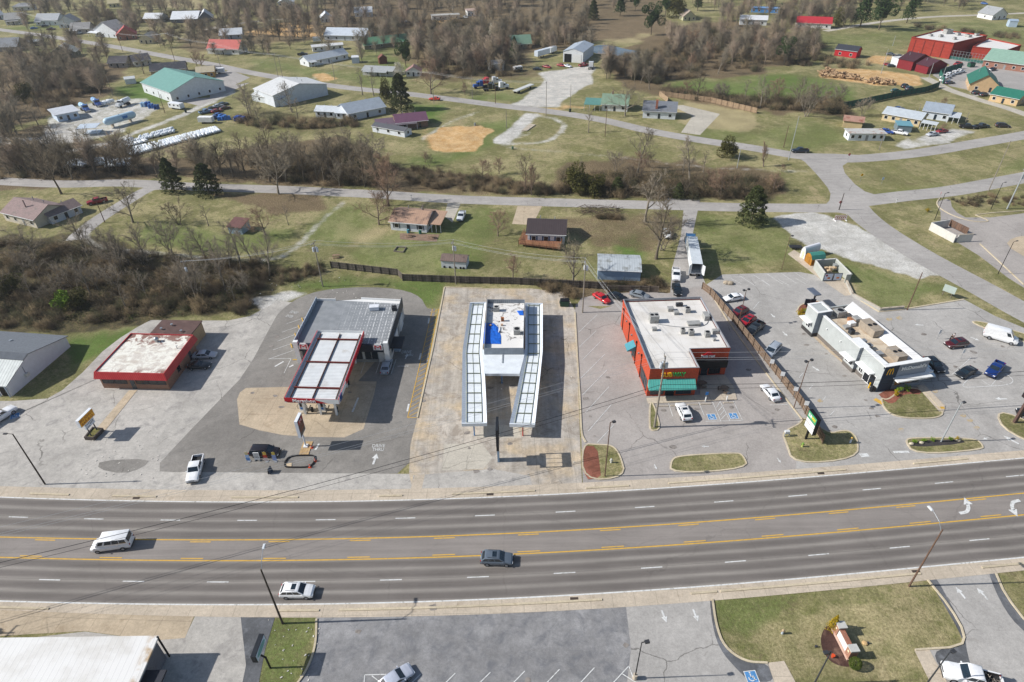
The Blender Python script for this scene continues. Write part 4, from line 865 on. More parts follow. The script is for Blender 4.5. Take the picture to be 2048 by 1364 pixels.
def sheet_thing(name,pts,z,m,label,cat,bumps=.1):
 P = [f2(*p) for p in pts]; mb = MB(); c = sum(P,Vector())/len(P); n_ = len(P); rr = random.Random(5)
 ring = [(P[i]*(1-s)+c*s)+Vector((0,0,(z-4.1)+(rr.random()*bumps if s > 0 else 0))) for s in (0,.3,.65) for i in range(n_)]
 mb.add(ring+[c+Vector((0,0,z-4.1+bumps))],[(k*n_+i,k*n_+(i+1) % n_,(k+1)*n_+(i+1) % n_,(k+1)*n_+i) for k in (0,1) for i in range(n_)]+[(2*n_+i,2*n_+(i+1) % n_,3*n_) for i in range(n_)]); return solo(mb,name,m,label,cat)
TARP = mat('#1f63c4',.5,.2,1.5)
sheet_thing('tarpaulin',[(700,1052),(355,1045),(375,840),(392,640),(560,650),(640,720),(700,900)],4.12,TARP,'large bright blue tarpaulin on the drive-in kitchen roof','tarpaulin',.18)
sheet_thing('tarpaulin',[(1145,495),(1060,490),(1010,405),(1140,398)],4.12,TARP,'small blue tarpaulin patch by the right parapet of the kitchen roof','tarpaulin',.2)
hvac(tuple(f2(610,400)[:2]),(1.3,1.0,.9),0,'grey unit at the back left of the drive-in kitchen roof',4.06,None,1); hvac(tuple(f2(1010,840)[:2]),(1.3,1.3,1.0),0,'grey unit at the front right of the drive-in kitchen roof',4.06,None,1); hvac(tuple(f2(730,600)[:2]),(.6,.5,.7),0,'rusty unit in the middle of the drive-in kitchen roof',4.06,mat('#9a5f38',.8,.3,3),0)
for i,(x,y,l) in enumerate(((490,705,'tan box on the blue tarpaulin edge'),(720,690,'pinkish box in the middle of the kitchen roof'))):
 g = MB(); p = f2(x,y); g.box((p.x,p.y,4.25),(.5,.35,.3)); g.box((p.x,p.y,4.42),(.54,.39,.05)); solo(g,'crate',mat('#b98f62' if i == 0 else '#c4a58c',.8),l,'box')
g = MB(); g.beam(f2(655,840)+Vector((0,0,.2)),f2(670,725)+Vector((0,0,.2)),.15,.12); solo(g,'board',WHITE,'white board lying by the blue tarpaulin on the kitchen roof','board')
ZB = 6.6
f = lambda x,y: (1140+x/3.41,560+y/3.41)
sub = [tuple(G(*f(*p),ZB)[:2]) for p in ((548,605),(885,597),(820,468),(1095,460),(895,112),(362,130))]
T = thing('restaurant','orange brick flat-roofed building with white roof and teal awning','restaurant',(33,103,0))
OB = brick('#ba4227','#9c5a40',2.2); mb = MB(); flat_walls(mb,sub,0,ZB-.3); mb.build('wall',OB,T)
parapet(T,sub,ZB-.5,ZB,.25,mat('#8f9094',.5,.1,1),'parapet')
mb = MB(); flat_walls(mb,inset(sub,-.012),ZB-.9,ZB-.06); mb.build('band',OB,T)
n = N('white_membrane_roof'); k = n.mix(n.ramp(n.noise(.18,6,.65),.4,.7),L('#dbd7d1'),L('#c7c1b8')); sp = n.new('SeparateXYZ'); n.ln(n.tc.outputs['Object'],sp.inputs[0])
for i_,p_ in ((0,2.9),(1,5.5)): k = n.mix(n.ramp(n.mth('ABSOLUTE',n.mth('SUBTRACT',n.mth('FRACT',n.mth('MULTIPLY',sp.outputs[i_],1/p_)),.5)),.475,.5,0,.35),k,L('#b2aca2'))
k = n.mix(n.ramp(n.noise(.8,5,.7),.62,.8,0,.5),k,L('#a89b8a')); roofsheet(T,inset(sub,.25),ZB-.75,n.out(k,.8))
def E_(i,j): return sub[i],Vector((sub[j][0]-sub[i][0],sub[j][1]-sub[i][1],0))
fo,fx = E_(0,1); FLN = fx.length; xd = fx.normalized(); nn = Vector((xd.y,-xd.x,0))
window(T,fo,fx,.7,3.0,.5,2.4,DKGREY,GLASSB,'window',.1,1); window(T,fo,fx,5.5,8.2,.5,2.4,DKGREY,GLASSB,'window',.1,1); door(T,fo,fx,3.4,5.1,2.5,GLASS)
TEAL = ribs('#4fa398',math.degrees(math.atan2(fx.y,fx.x)),.45,.5,0,.5,None,.5,.75,.3,.06,.8)
def awning(par,P0,xd_,x0,x1,zt,zb,out,m):
 xd_ = Vector((xd_[0],xd_[1],0)).normalized(); n_ = Vector((xd_.y,-xd_.x,0)); P0 = Vector((P0[0],P0[1],0)); q_ = lambda x,o,z: P0+xd_*x+n_*o+Vector((0,0,z))
 mb = MB(); mb.face([q_(x0,out,zb),q_(x1,out,zb),q_(x1,.05,zt),q_(x0,.05,zt)]); mb.face([q_(x0,out,zb-.2),q_(x1,out,zb-.2),q_(x1,out,zb),q_(x0,out,zb)])
 for x in (x0,x1): mb.face([q_(x,.05,zt),q_(x,.05,zb-.2),q_(x,out,zb-.2),q_(x,out,zb)])
 mb.face([q_(x0,.05,zb-.2),q_(x1,.05,zb-.2),q_(x1,out,zb-.2),q_(x0,out,zb-.2)]); return mb.build('awning',m,par)
awning(T,fo,fx,-.1,8.6,4.1,2.9,1.7,TEAL)
Q0 = Vector((*fo,0)); YEL,GRN = mat('#e8b01e',.4,.05),mat('#2f9e4d',.4,.05)
text('SUB',Q0+xd*2.2+nn*.1+Vector((0,0,4.75)),xd,(0,0,1),.85,YEL,.2,T,'lettering',2.0,bold=.02); text('WAY',Q0+xd*4.25+nn*.1+Vector((0,0,4.75)),xd,(0,0,1),.85,GRN,.2,T,'lettering',2.4,bold=.02)
# recessed right half
fo2,fx2 = E_(2,3); xd2 = fx2.normalized(); n2_ = Vector((xd2.y,-xd2.x,0)); L2 = fx2.length; Q2 = Vector((*fo2,0))
g = MB(); wallpanel(g,fo2,fx2,.1,L2-.25,2.5,4.1,1.0); g.build('awning',mat('#15161a',.5),T)
window(T,fo2,fx2,.6,2.6,.4,2.4,BLACK,GLASS,'window',.08,1); window(T,fo2,fx2,4.5,6.6,.4,2.4,BLACK,GLASS,'window',.08,1); door(T,fo2,fx2,2.9,4.2,2.4,GLASSB)
g = MB(); wallpanel(g,fo2,fx2,4.0,4.7,1.9,2.45,.12); g.build('notice',mat('#c98a74',.6,.3,6),T)
def sign_pt(x,z,d): return Q2+xd2*x+n2_*d+Vector((0,0,z))
text('Pizza Hut',sign_pt(2.35,4.5,.08),xd2,(0,0,1),.5,WHITE,.12,T,'lettering',2.7,shear=.2,bold=.04)
g = MB(); hat = [(2.5,5.05),(3.0,5.12),(3.3,5.55),(3.55,5.75),(4.1,5.7),(4.4,5.45),(4.65,5.15),(5.1,5.08),(4.6,4.98),(3.2,4.97)]
g.add([sign_pt(x,z,d) for d in (.04,.14) for x,z in hat],[tuple(range(10,20))[::-1]]+[(i,(i+1) % 10,10+(i+1) % 10,10+i) for i in range(10)]); g.build('emblem',mat('#c8202a',.4),T)
# west wall
fo3,fx3 = E_(5,0); L3 = fx3.length
for a in (2.0,7.6,14.0,18.3):
 g = MB(); wallpanel(g,fo3,fx3,a,a+.14,.1,5.4,.16); g.box(tuple(Vector((*fo3,5.4))+fx3.normalized()*(a+.07)+Vector((fx3.y,-fx3.x,0)).normalized()*.12),(.35,.35,.4)); g.build('downpipe',mat('#3a2420',.6),T)
window(T,fo3,fx3,18.9,21.2,.7,3.2,DKGREY,GLASSB,'window',.1,2); window(T,fo3,fx3,21.5,23.4,.7,3.2,DKGREY,GLASSB,'window',.1,1); window(T,fo3,fx3,12.2,13.3,.9,2.4,DKGREY)
awning(T,fo3,fx3,11.3,13.6,4.0,3.0,1.7,ribs('#4c93a0',90,.4,.5,0,.4,None,.5,.75,.3,.06,.8)); door(T,fo3,fx3,11,12,2.2,DKGREY)
for x in (5,10,16.2):
 g = MB(); wallpanel(g,fo3,fx3,x,x+.25,4.2,4.5,.3); g.build('lamp',GREY,T)
for i,(x,y,sz,l,fn) in enumerate(((570,265,(1.8,1.5,1.5),'tall dark-topped unit towards the left of the white brick-building roof',2),(575,325,(.9,.7,.5),'low box just in front of the tall unit on the white roof',0),(685,190,(1.2,1.0,.6),'low grey unit near the back middle of the white roof',0),(725,215,(1.0,.8,.5),'small grey hood in front of the low back unit on the white roof',0),(745,160,(1.4,.6,.6),'black slatted unit at the back of the white roof',1),(800,200,(1.0,1.0,.9),'square pale unit at the back right of the white roof',1),(845,285,(2.6,1.3,.35),'long flat white duct cover in the middle of the white roof',0),(925,245,(1.0,1.8,1.0),'silver curved duct unit by the right parapet of the white roof',0),(768,345,(.8,.8,.9),'round-topped condenser left of the front row on the white roof',1),(825,355,(1.0,.9,1.0),'middle condenser of the front row on the white roof',1),(935,365,(1.0,1.0,.9),'right condenser of the front row on the white roof',1),(990,345,(1.2,.7,.7),'grey pipework unit near the right edge of the white roof',0),(985,395,(.5,.5,.4),'tiny vent box near the right edge of the white roof',0))):
 hvac(tuple(G(*f(x,y+8),ZB-.4)[:2]),sz,0.05,l,ZB-.75,DKGREY if 'black' in l else None,fn)
g = MB(); pts = [f(600,300),(f(700,315)),f(800,322),f(880,318),f(930,300),f(945,270)]; g.tube(spline([G(*p,ZB-.68) for p in pts],5),.06,5); solo(g,'roof_cable',GREY,'thin grey pipe curving across the white roof','pipe')
def table(px,py,label):
 t = thing('picnic_table',label,'table',G(px,py,.11))
 for nm,bs in (('table_top',[(0,0,.72,.78,.75,16)]),('pedestal',[(0,0,0,.72,.12,8)])):
  g = MB()
  for b in bs: g.cyl(b[0],b[1],b[2],b[3],b[4],b[5])
  o = bpy.data.objects.new(nm,g.mesh(nm,mat('#7d6a58',.8,.15) if nm == 'table_top' else DKGREY)); COL.objects.link(o); o.parent = t
 for k_ in range(3):
  g = MB(); a0 = R(120*k_+40); g.tube([(1.05*math.cos(a0+d),1.05*math.sin(a0+d),.44) for d in np.linspace(-.5,.5,5)],.14,5); g.tube([(0,0,.2),(1.05*math.cos(a0),1.05*math.sin(a0),.4)],.04,4); o = bpy.data.objects.new('bench',g.mesh('bench',mat('#6a5a4c',.8))); COL.objects.link(o); o.parent = t
table(*f(897,722),'round brown table close to the black-fronted entrance'); table(*f(1047,755),'round brown table at the outer edge of the shaded patio')
o0,uu,vv = Vector((68.5,91.5,0)),Vector((.978,.208,0)),Vector((-.208,.978,0))
M_ = lambda x,y,z=0.: tuple(o0+uu*x+vv*y+Vector((0,0,z)))
T = thing('restaurant','long pale grey fast-food restaurant with thick white parapet and dark front panel','restaurant',(70,102,0))
PALE,DK = mat('#acb0ae',.6,.06,.8,dirt='#979b99',dscale=.5,dlo=.55,dhi=.85),mat('#5b5f66',.6,.06); NAVY = boards('#37414f',12,.4,'#2c333d',.06); GSID = mat('#8a9099',.6,.05); SKIRT = mat('#6e6862',.8,.1)
WD = 9.5; LN = 22.2
def mbox(mb,x0,x1,y0,y1,z0,z1,m=0):
 mb.add([M_(x,y,z) for z in (z0,z1) for x,y in ((x0,y0),(x1,y0),(x1,y1),(x0,y1))],[(3,2,1,0),(4,5,6,7),(0,1,5,4),(1,2,6,5),(2,3,7,6),(3,0,4,7)],m)
mb = MB(); mbox(mb,0,.35,0,LN-3,.9,5.25); mbox(mb,WD-.3,WD,0,LN,0,4.9); mbox(mb,0,WD,LN-.3,LN,0,4.6); mb.build('wall',PALE,T)
mb = MB(); mbox(mb,-.02,.36,.05,LN-3,0,.9); mb.build('plinth',SKIRT,T)
mb = MB(); mbox(mb,0,.35,.3,6.2,5.25,5.95); mbox(mb,.35,1.2,.3,6.2,5.6,5.95); mb.build('wall',PALE,T)
mb = MB(); mbox(mb,-1.25,2.0,LN-3.4,LN+.2,.9,6.0,0); t1 = mb.build('drive_window_bay',PALE,T); mb = MB(); mbox(mb,-1.27,2.02,LN-3.42,LN-3.39,.9,5.9); mb.build('panel',mat('#767e88',.6),t1)
mb = MB(); mbox(mb,-1.27,2.02,LN-3.43,LN+.22,0,.9); mb.build('plinth',mat('#3e3c3b',.7),t1)
mb = MB(); mbox(mb,-.7,1.2,6.2,9.2,.9,5.95,0); t2 = mb.build('drive_window_bay',PALE,T); mb = MB(); mbox(mb,-.72,1.22,6.17,6.2,.9,5.9); mb.build('panel',mat('#767e88',.6),t2); mb = MB(); mbox(mb,-.72,1.2,6.16,9.22,0,.9); mb.build('plinth',SKIRT,t2)
# white coping
mb = MB(); mbox(mb,-.08,.5,9.2,LN-3.4,5.25,5.4); mbox(mb,-1.35,-.9,LN-3.5,LN+.3,6.0,6.12); mbox(mb,1.6,2.1,LN-3.5,LN+.3,6.0,6.12); mbox(mb,-.9,1.6,LN-3.5,LN-3.0,6.0,6.12); mbox(mb,-.9,1.6,LN-.2,LN+.3,6.0,6.12)
mbox(mb,-.8,1.3,6.1,9.3,5.95,6.07); mbox(mb,-.06,1.0,.5,6.1,5.95,6.07); mbox(mb,-.06,WD,-.1,.75,5.85,6.0); mb.build('coping',WHITE,T)
mb = MB()
for y0,y1 in ((0.75,LN),):
 mb.face([M_(7.0,y0,4.3),M_(7.9,y0,5.0),M_(7.9,y1-1,5.0),M_(7.0,y1-1,4.3)][::-1]); mb.face([M_(7.9,y0,5.0),M_(WD+.02,y0,5.15),M_(WD+.02,y1,5.15),M_(7.9,y1-1,5.0)][::-1]); mb.face([M_(WD+.02,y0,4.4),M_(WD+.02,y1,4.4),M_(WD+.02,y1,5.15),M_(WD+.02,y0,5.15)])
mb.face([M_(7.0,LN-1,4.3),M_(7.9,LN-1,5.0),M_(WD+.02,LN,5.15),M_(WD,LN+.01,4.3)]); mb.build('parapet',mat('#e0dedb',.7,.03),T)
n = N('dusty_beige_roof'); k = n.mix(n.ramp(n.noise(.3,6,.7,None,.6),.4,.65),L('#cdbfa9'),L('#b09b83')); k = n.mix(n.ramp(n.noise(.6,5,.7),.55,.75,0,.7),k,L('#e0dcd4')); k = n.mix(n.ramp(n.noise(.9,5,.75),.62,.72),k,L('#7b6654'))
mb = MB(); mb.face([M_(.3,.5,4.28),M_(7.1,.5,4.28),M_(7.1,LN-.2,4.28),M_(.3,LN-.2,4.28)]); mb.build('roof',n.out(k,.85),T)
# front
FO = M_(0,0)[:2]
mb = MB(); wallpanel(mb,FO,uu,-.02,3.0,0,5.9,.12); mb.build('panel',NAVY,T); mb = MB(); wallpanel(mb,FO,uu,3.0,WD,0,5.85,.03,0,-.3); mb.build('wall',GSID,T)
window(T,FO,uu,3.5,5.2,.9,2.3,STEEL,GLASSB); window(T,FO,uu,5.4,7.1,.9,2.3,STEEL,GLASSB); window(T,FO,uu,7.3,8.9,.9,2.3,STEEL,GLASSB)
for a in (3.6,5.9):
 g = MB(); wallpanel(g,FO,uu,a,a+1.3,1.0,2.0,.045); g.build('poster',mat('#b98a3a',.6,.6,4,0,.3,'#7d2f24',1.6,.45,.55),T)
def slab(x0,x1,y0,y1,z): mb = MB(); mbox(mb,x0,x1,y0,y1,z,z+.28); return mb.build('entrance_canopy',WHITE,T)
slab(2.6,WD+.6,-1.5,-.02,2.75); slab(-1.3,-.02,1.6,5.6,3.0); slab(-2.0,-.72,6.3,9.4,2.7); slab(-2.3,-1.27,LN-2.6,LN+.4,2.9); slab(WD+.02,WD+1.6,-.3,3.2,2.8)
WO = M_(0,LN)[:2]; wd_ = -vv   # west wall runs towards the street
window(T,WO,wd_,LN-5.4,LN-4.5,1.0,2.7,WHITE,GLASS,'window',.1,1); window(T,WO,wd_,LN-3.9,LN-1.0,.2,2.7,WHITE,GLASS,'window',.1,1)
W2 = M_(-.7,9.2)[:2]; window(t2 and T,W2,wd_,.4,1.3,1.3,2.4,WHITE,GLASS); window(T,W2,wd_,1.5,2.5,1.3,2.4,WHITE,GLASS); W3 = M_(-1.25,LN+.2)[:2]; window(T,W3,wd_,1.2,2.4,1.5,2.5,WHITE,GLASS,'window',.08,1)
for y in (12,16.5):
 g = MB(); wallpanel(g,WO,wd_,LN-y,LN-y+.2,3.4,3.6,.3); g.build('lamp',WHITE,T)
arch = MB(); A0 = Vector(M_(.75,-.16,4.05))
for c_ in (.32,.88):
 arch.tube([A0+uu*(c_-.3*math.cos(t))+Vector((0,0,1.35*math.sin(t)**.8)) for t in np.linspace(0.0001,math.pi-.0001,13)],.085,6)
arch.build('emblem',YEL,T)
text("McDonald's",Vector(M_(3.7,-.14,4.55)),uu,(0,0,1),.72,WHITE,.1,T,'lettering',5.3,bold=.03)
UB = mat('#9b8f80',.7,.12,1.2); f = lambda x,y: G(1540+x/3.687,560+y/3.687,4.6)
for x,y,sz,l,fn,m in ((740,370,(2.2,4.4,1.5),'large tan unit with four dark fans on the grey restaurant roof',2,UB),(925,560,(2.0,3.4,1.3),'large tan unit nearest the front of the grey restaurant roof',2,UB),(510,255,(2.0,1.6,1.3),'grey unit at the back of the grey restaurant roof',1,None),(635,290,(1.2,1.4,.7),'jumbled white duct unit behind the large tan unit',0,None),(600,325,(1.3,1.0,.7),'white hood left of the duct jumble on the grey restaurant roof',0,WHITE),(565,345,(1.2,1.0,.4),'flat grey hatch near the left parapet of the grey restaurant roof',0,None),(600,385,(.9,.9,.8),'dark exhaust fan near the left parapet behind the bay',1,DKGREY),(685,465,(.9,.9,.9),'pale mushroom exhaust above the drive-through bay',0,STEEL),(725,498,(1.1,.9,.8),'silver exhaust fan in front of the mushroom exhaust',1,STEEL),(800,545,(1.4,1.1,.5),'grey low hatch behind the front left parapet',0,GREY),(600,300,(.7,1.8,.5),'brown-stained duct lying across the grey restaurant roof',0,mat('#a4714e',.8,.3,2))):
 p = f(x,y); hvac((p.x,p.y),sz,R(12),l,4.29,m,fn)
c = lambda x,y: (x/4,560+y/4)
T = thing('commercial_building','white-sided building with grey shingle roof at the left edge beside the red-roofed restaurant','building',(-105,102,0))
b0,b1 = Vector((-96.6,94.7,0)),Vector((-94.3,110.9,0)); dd = (b1-b0); ap = b0+dd*.42; lft = Vector((-dd.y,dd.x,0)).normalized()*34
mb = MB(); mb.face([b0,b1,b1+Vector((0,0,2.6)),ap+Vector((0,0,5.1)),b0+Vector((0,0,2.7))]); mb.face([b0+lft,b0,b0+Vector((0,0,2.7)),b0+lft+Vector((0,0,2.7))]); mb.face([b1,b1+lft,b1+lft+Vector((0,0,2.6)),b1+Vector((0,0,2.6))]); mb.face([b1+lft,b0+lft,b0+lft+Vector((0,0,2.7)),ap+lft+Vector((0,0,5.1)),b1+lft+Vector((0,0,2.6))]); mb.build('wall',mat('#d9d9dc',.7,.04),T)
o_ = lft.normalized()*-.3; dn = dd.normalized()
def rf(a,za,b,zb,m,nm,th=.14): mb = MB(); q_ = [a+o_+Vector((0,0,za)),a+lft+Vector((0,0,za)),b+lft+Vector((0,0,zb)),b+o_+Vector((0,0,zb))]; mb.face(q_ if nm == 'porch_roof' or True else q_); mb.face([v-Vector((0,0,th)) for v in q_][::-1]); mb.face([q_[3],q_[0],q_[0]-Vector((0,0,th)),q_[3]-Vector((0,0,th))]); mb.face([q_[0],q_[1],q_[1]-Vector((0,0,th)),q_[0]-Vector((0,0,th))]); return mb.build(nm,m,T)
SH = mat('#6d7278',.9,.12,2.5); rf(ap,5.22,b1+dn*.4,2.6,SH,'roof'); rf(b0-dn*.3,2.72,ap,5.22,ribs('#a7acab',0,.6,.5,.2,.5),'roof'); rf(ap-dn*1.6,4.78,ap+dn*.02,5.28,mat('#5a5f66',.9),'ridge_cap',.05)
g = MB(); g.cyl(-103.5,108,3.1,3.9,.16,8); g.cyl(-103.5,108,3.9,4.0,.3,10); g.build('vent',STEEL,T)
g = MB(); wallpanel(g,b0[:2],dd,4.2,5.0,1.4,2.1,.5); g.build('air_conditioner',OFFW,T); g = MB(); wallpanel(g,b0[:2],dd,4.6,4.68,2.1,3.6,.1); g.build('pipe',GREY,T)
g = MB(); wallpanel(g,b0[:2],-lft*-1,.0,.1,0,.1,.1)
door(T,(b0+lft*.06)[:2],-lft,0,1.4,2.2,BLACK)
for k_ in range(2):
 g = MB(); p = b0+dn*-.25+lft*(.005+.06*k_); g.box((p.x,p.y,1.3),(.2,.2,2.6)); g.build('post',BLUEGREY,T)
rb_ = [(-44.3,43.0),(-43.7,37.2),(-64,37),(-64.4,43.3)]
T = thing('commercial_building','long building with sloping white metal roof at the bottom left corner','building',(-52,36,0))
pr = [(-43.9,26),(-43.2,33),(-43.9,42.6),(-110,42.9),(-110,26)]
mb = MB(); flat_walls(mb,[(-44.4,20),(-44.4,42.6),(-110,42.9),(-110,20)],0,4.0); mb.build('wall',brick('#5f6068','#85868c',3.5),T)
mb = MB(); A,B,C_,D = (-44.1,43.0,4.5),(-110,43.3,4.5),(-110,20,3.4),(-44.1,20,3.4); mb.face([D,A,B,C_]); mb.face([(v[0],v[1],v[2]-.25) for v in (A,D,C_,B)]); mb.face([D,(D[0],D[1],D[2]-.25),(A[0],A[1],A[2]-.25),A]); mb.face([A,(A[0],A[1],A[2]-.25),(B[0],B[1],B[2]-.25),B])
n = N('white_metal_roof'); sp = n.new('SeparateXYZ'); n.ln(n.tc.outputs['Object'],sp.inputs[0]); rb = n.ramp(n.mth('ABSOLUTE',n.mth('SUBTRACT',n.mth('FRACT',n.mth('MULTIPLY',sp.outputs[0],1/.75)),.5)),.45,.49)
k = n.mix(n.ramp(n.noise(.22,5,.65),.4,.7),L('#dedcd8'),L('#cbc7c0')); k = n.mix(n.ramp(n.noise(1,5,.7,n.mapped(n.tc.outputs['Object'],(1.2,.15,1))),.6,.75,0,.6),k,L('#a3988a')); k = n.mix(n.mth('MULTIPLY',n.ramp(sp.outputs[0],6.3,7.6),n.ramp(n.noise(.6,4),.4,.6)),k,L('#b59c7c')); k = n.mix(n.mth('MULTIPLY',rb,.3),k,L('#a5a5a4')); n.bump(rb,.4,.05); mb.build('roof',n.out(k,.6),T)
g = MB(); wallpanel(g,(-44.4,30),(0,1,0),2.5,8.6,.3,2.6,1.6); g.build('porch',mat('#26282e',.6),T); g = MB(); wallpanel(g,(-44.4,30),(0,1,0),2.2,9.4,3.0,3.3,2.4); g.build('awning',mat('#30323a',.7),T)
g = MB(); g.cyl(-44.15,42.8,0,4.6,.12,8); g.build('downpipe',BLACK,T)
# ================================================================ VEHICLES
TYRE = mat('#1b1b1c',.85,.1); RIM = mat('#9a9ca0',.35,.1,1,.5); LAMP = mat('#e6e8ea',.15,.05,1,0,.6); TAIL = mat('#a3161a',.3,.1); TRIM = mat('#202124',.5,.1); CARGL = mat('#1b2831',.05,.25,1.5,0,.9); BEDC = mat('#2b2b2c',.8,.15)
_PM = {}
def paint(col):
 if col not in _PM:
  n = N('car_paint_'+col.strip('#')); c = L(col); k = n.mix(n.ramp(n.noise(2.2,3),.3,.7),tuple(x*.93 for x in c),tuple(min(1,x*1.05) for x in c)); m = n.out(k,.28,0,.5); n.b.inputs['Coat Weight'].default_value = .6; n.b.inputs['Coat Roughness'].default_value = .08; _PM[col] = m
 return _PM[col]
# kind: length, width, belt z, roof z, cabin x (front base, front roof, rear roof, rear base), body stations (x, top z), wheel xs, wheel r
KINDS = {
'sedan': (4.75,1.82,.92,1.44,(1.2,.3,-1.0,-1.9),[(2.37,.5),(2.32,.64),(2.1,.76),(1.6,.86),(1.05,.93),(-.5,.95),(-1.85,.99),(-2.2,.98),(-2.33,.88),(-2.37,.6)],(1.42,-1.38),.32),
'suv': (4.65,1.88,1.06,1.69,(1.2,.3,-1.6,-2.24),[(2.32,.55),(2.26,.78),(2.05,.92),(1.6,1.02),(1.15,1.09),(-1.2,1.1),(-2.15,1.12),(-2.3,.95),(-2.32,.6)],(1.4,-1.35),.36),
'minivan': (5.1,1.98,1.06,1.75,(1.55,.55,-2.1,-2.45),[(2.55,.55),(2.5,.74),(2.2,.9),(1.8,1.0),(1.5,1.07),(-1.5,1.09),(-2.4,1.1),(-2.52,.92),(-2.55,.6)],(1.6,-1.45),.34),
'pickup': (5.8,2.0,1.15,1.85,(1.25,.5,-.75,-1.0),[(2.9,.6),(2.84,.95),(2.2,1.1),(1.25,1.17),(-.95,1.18),(-1.0,1.18),(-2.85,1.18),(-2.9,.7)],(1.85,-1.75),.4),
'van': (5.6,2.05,1.25,2.45,(2.0,1.1,-2.6,-2.76),[(2.8,.6),(2.74,.95),(2.35,1.12),(1.95,1.27),(-2.74,1.3),(-2.8,.9),(-2.8,.6)],(1.85,-1.65),.36),
'coupe': (4.5,1.85,.85,1.27,(.75,-.05,-.95,-1.75),[(2.25,.45),(2.17,.62),(1.5,.78),(.75,.86),(-1.7,.9),(-2.12,.9),(-2.25,.55)],(1.38,-1.35),.33)}
_VC = {}
def veh_proto(kind,col,bed=None,plain=False):
 key = (kind,col,bed,plain)
 if key in _VC: return _VC[key]
 Ln,W_2,belt,zr,cab,st,wx,wr = KINDS[kind]; hw = W_2/2; P = paint(col); parts = []
 body = MB(); rings = []
 for x,zt in st:
  e = 1 if abs(x) < Ln/2-.02 else .86; zb = .24 if abs(x) < Ln/2-.3 else .34
  zt = max(zt,zb+.2); e *= 1-.1*max(0,(abs(x)-Ln/2+.45)/.45)**2; h = [(0.0,zb),(hw*.86*e,zb),(hw*.99*e,zb+.14),(hw*e,(zb+zt)/2+.04),(hw*.965*e,zt-.07),(hw*.86*e,zt),(hw*.4*e,zt+.025),(0,zt+.03)]
  rings.append([(x,y,z) for y,z in h]+[(x,-y,z) for y,z in h[-2:0:-1]])
 n = len(rings[0])
 if kind == 'pickup':   # solid front, open bed behind
  fr = rings[:6]; rr_ = rings[5:]
  for a,b in zip(fr[:-1],fr[1:]): body.add(a+b,[(i,n+i,n+(i+1) % n,(i+1) % n) for i in range(n)])
  body.face(fr[0]); body.face(fr[-1][::-1])
  for a,b in zip(rr_[:-1],rr_[1:]): body.add(a+b,[(i,n+i,n+(i+1) % n,(i+1) % n) for i in range(n) if i not in (5,6,7,8)])
  body.face(rr_[-1][::-1])
  x0,x1 = -1.0,-2.82; y = hw*.8
  for s_ in (-1,1): body.box(((x0+x1)/2,s_*hw*.86,1.15),(x0-x1,hw*.13,.06)); 
  b2 = MB(); b2.face([(x0,-y,.72),(x0,y,.72),(x1,y,.72),(x1,-y,.72)][::-1]); b2.face([(x0,y,.72),(x0,y,1.17),(x1,y,1.17),(x1,y,.72)]); b2.face([(x0,-y,.72),(x1,-y,.72),(x1,-y,1.17),(x0,-y,1.17)]); b2.face([(x1,-y,.72),(x1,y,.72),(x1,y,1.17),(x1,-y,1.17)]); b2.face([(x0-.01,-y,.72),(x0-.01,-y,1.2),(x0-.01,y,1.2),(x0-.01,y,.72)])
  parts.append(('bed',b2.mesh('bed',BEDC),[]))
  body.box((-2.86,0,.95),(.09,W_2*.86,.45))
 else:
  for a,b in zip(rings[:-1],rings[1:]): body.add(a+b,[(i,n+i,n+(i+1) % n,(i+1) % n) for i in range(n)])
  body.face(rings[0]); body.face(rings[-1][::-1])
 # cabin
 fb,ft,rt,rb = cab; wb = hw*.93; wt = hw*(.86 if kind == 'van' else .8); zc = zr-.07
 lo = [(fb,wb),(rb,wb),(rb,-wb),(fb,-wb)]; z0 = belt-.02
 mid = [(ft+(fb-ft)*.1,wt+.04),(rt-(rt-rb)*.1,wt+.04),(rt-(rt-rb)*.1,-wt-.04),(ft+(fb-ft)*.1,-wt-.04)]; top = [(ft-.18,wt-.14),(rt+.14,wt-.14),(rt+.14,-wt+.14),(ft-.18,-wt+.14)]
 V = [(*p,z0) for p in lo]+[(*p,zc) for p in mid]+[(*p,zr) for p in top]
 body.add(V,[(j*4+i,j*4+4+i,j*4+4+(i+1) % 4,j*4+(i+1) % 4) for j in (0,1) for i in range(4)]+[(11,10,9,8)][::-1])
 parts.insert(0,('body',body.mesh('body',P,52),[]))
 def pane(nm,a,b,c,d,u0,u1,v0,v1,off=.012):
  a,b,c,d = (Vector(q_) for q_ in (a,b,c,d)); nn_ = (b-a).cross(d-a).normalized()
  if nn_.dot((a+b+c+d)/4-Vector((0,0,belt))) < 0: nn_ = -nn_
  f_ = lambda u,v: (a*(1-u)+b*u)*(1-v)+(d*(1-u)+c*u)*v+nn_*off
  g = MB(); q_ = [f_(u0,v0),f_(u1,v0),f_(u1,v1),f_(u0,v1)]; g.face(q_); g.add(q_+[p-nn_*off for p in q_],[(i,i+4,(i+1) % 4+4,(i+1) % 4) for i in range(4)]); parts.append((nm,g.mesh(nm,CARGL),[]))
 L0,M0 = [Vector(v) for v in V[:4]],[Vector(v) for v in V[4:8]]
 pane('windscreen',L0[3],L0[0],M0[0],M0[3],.06,.94,.1,.95)
 if not (plain and kind == 'van'): pane('rear_window',L0[1],L0[2],M0[2],M0[1],.1,.9,.25,.92)
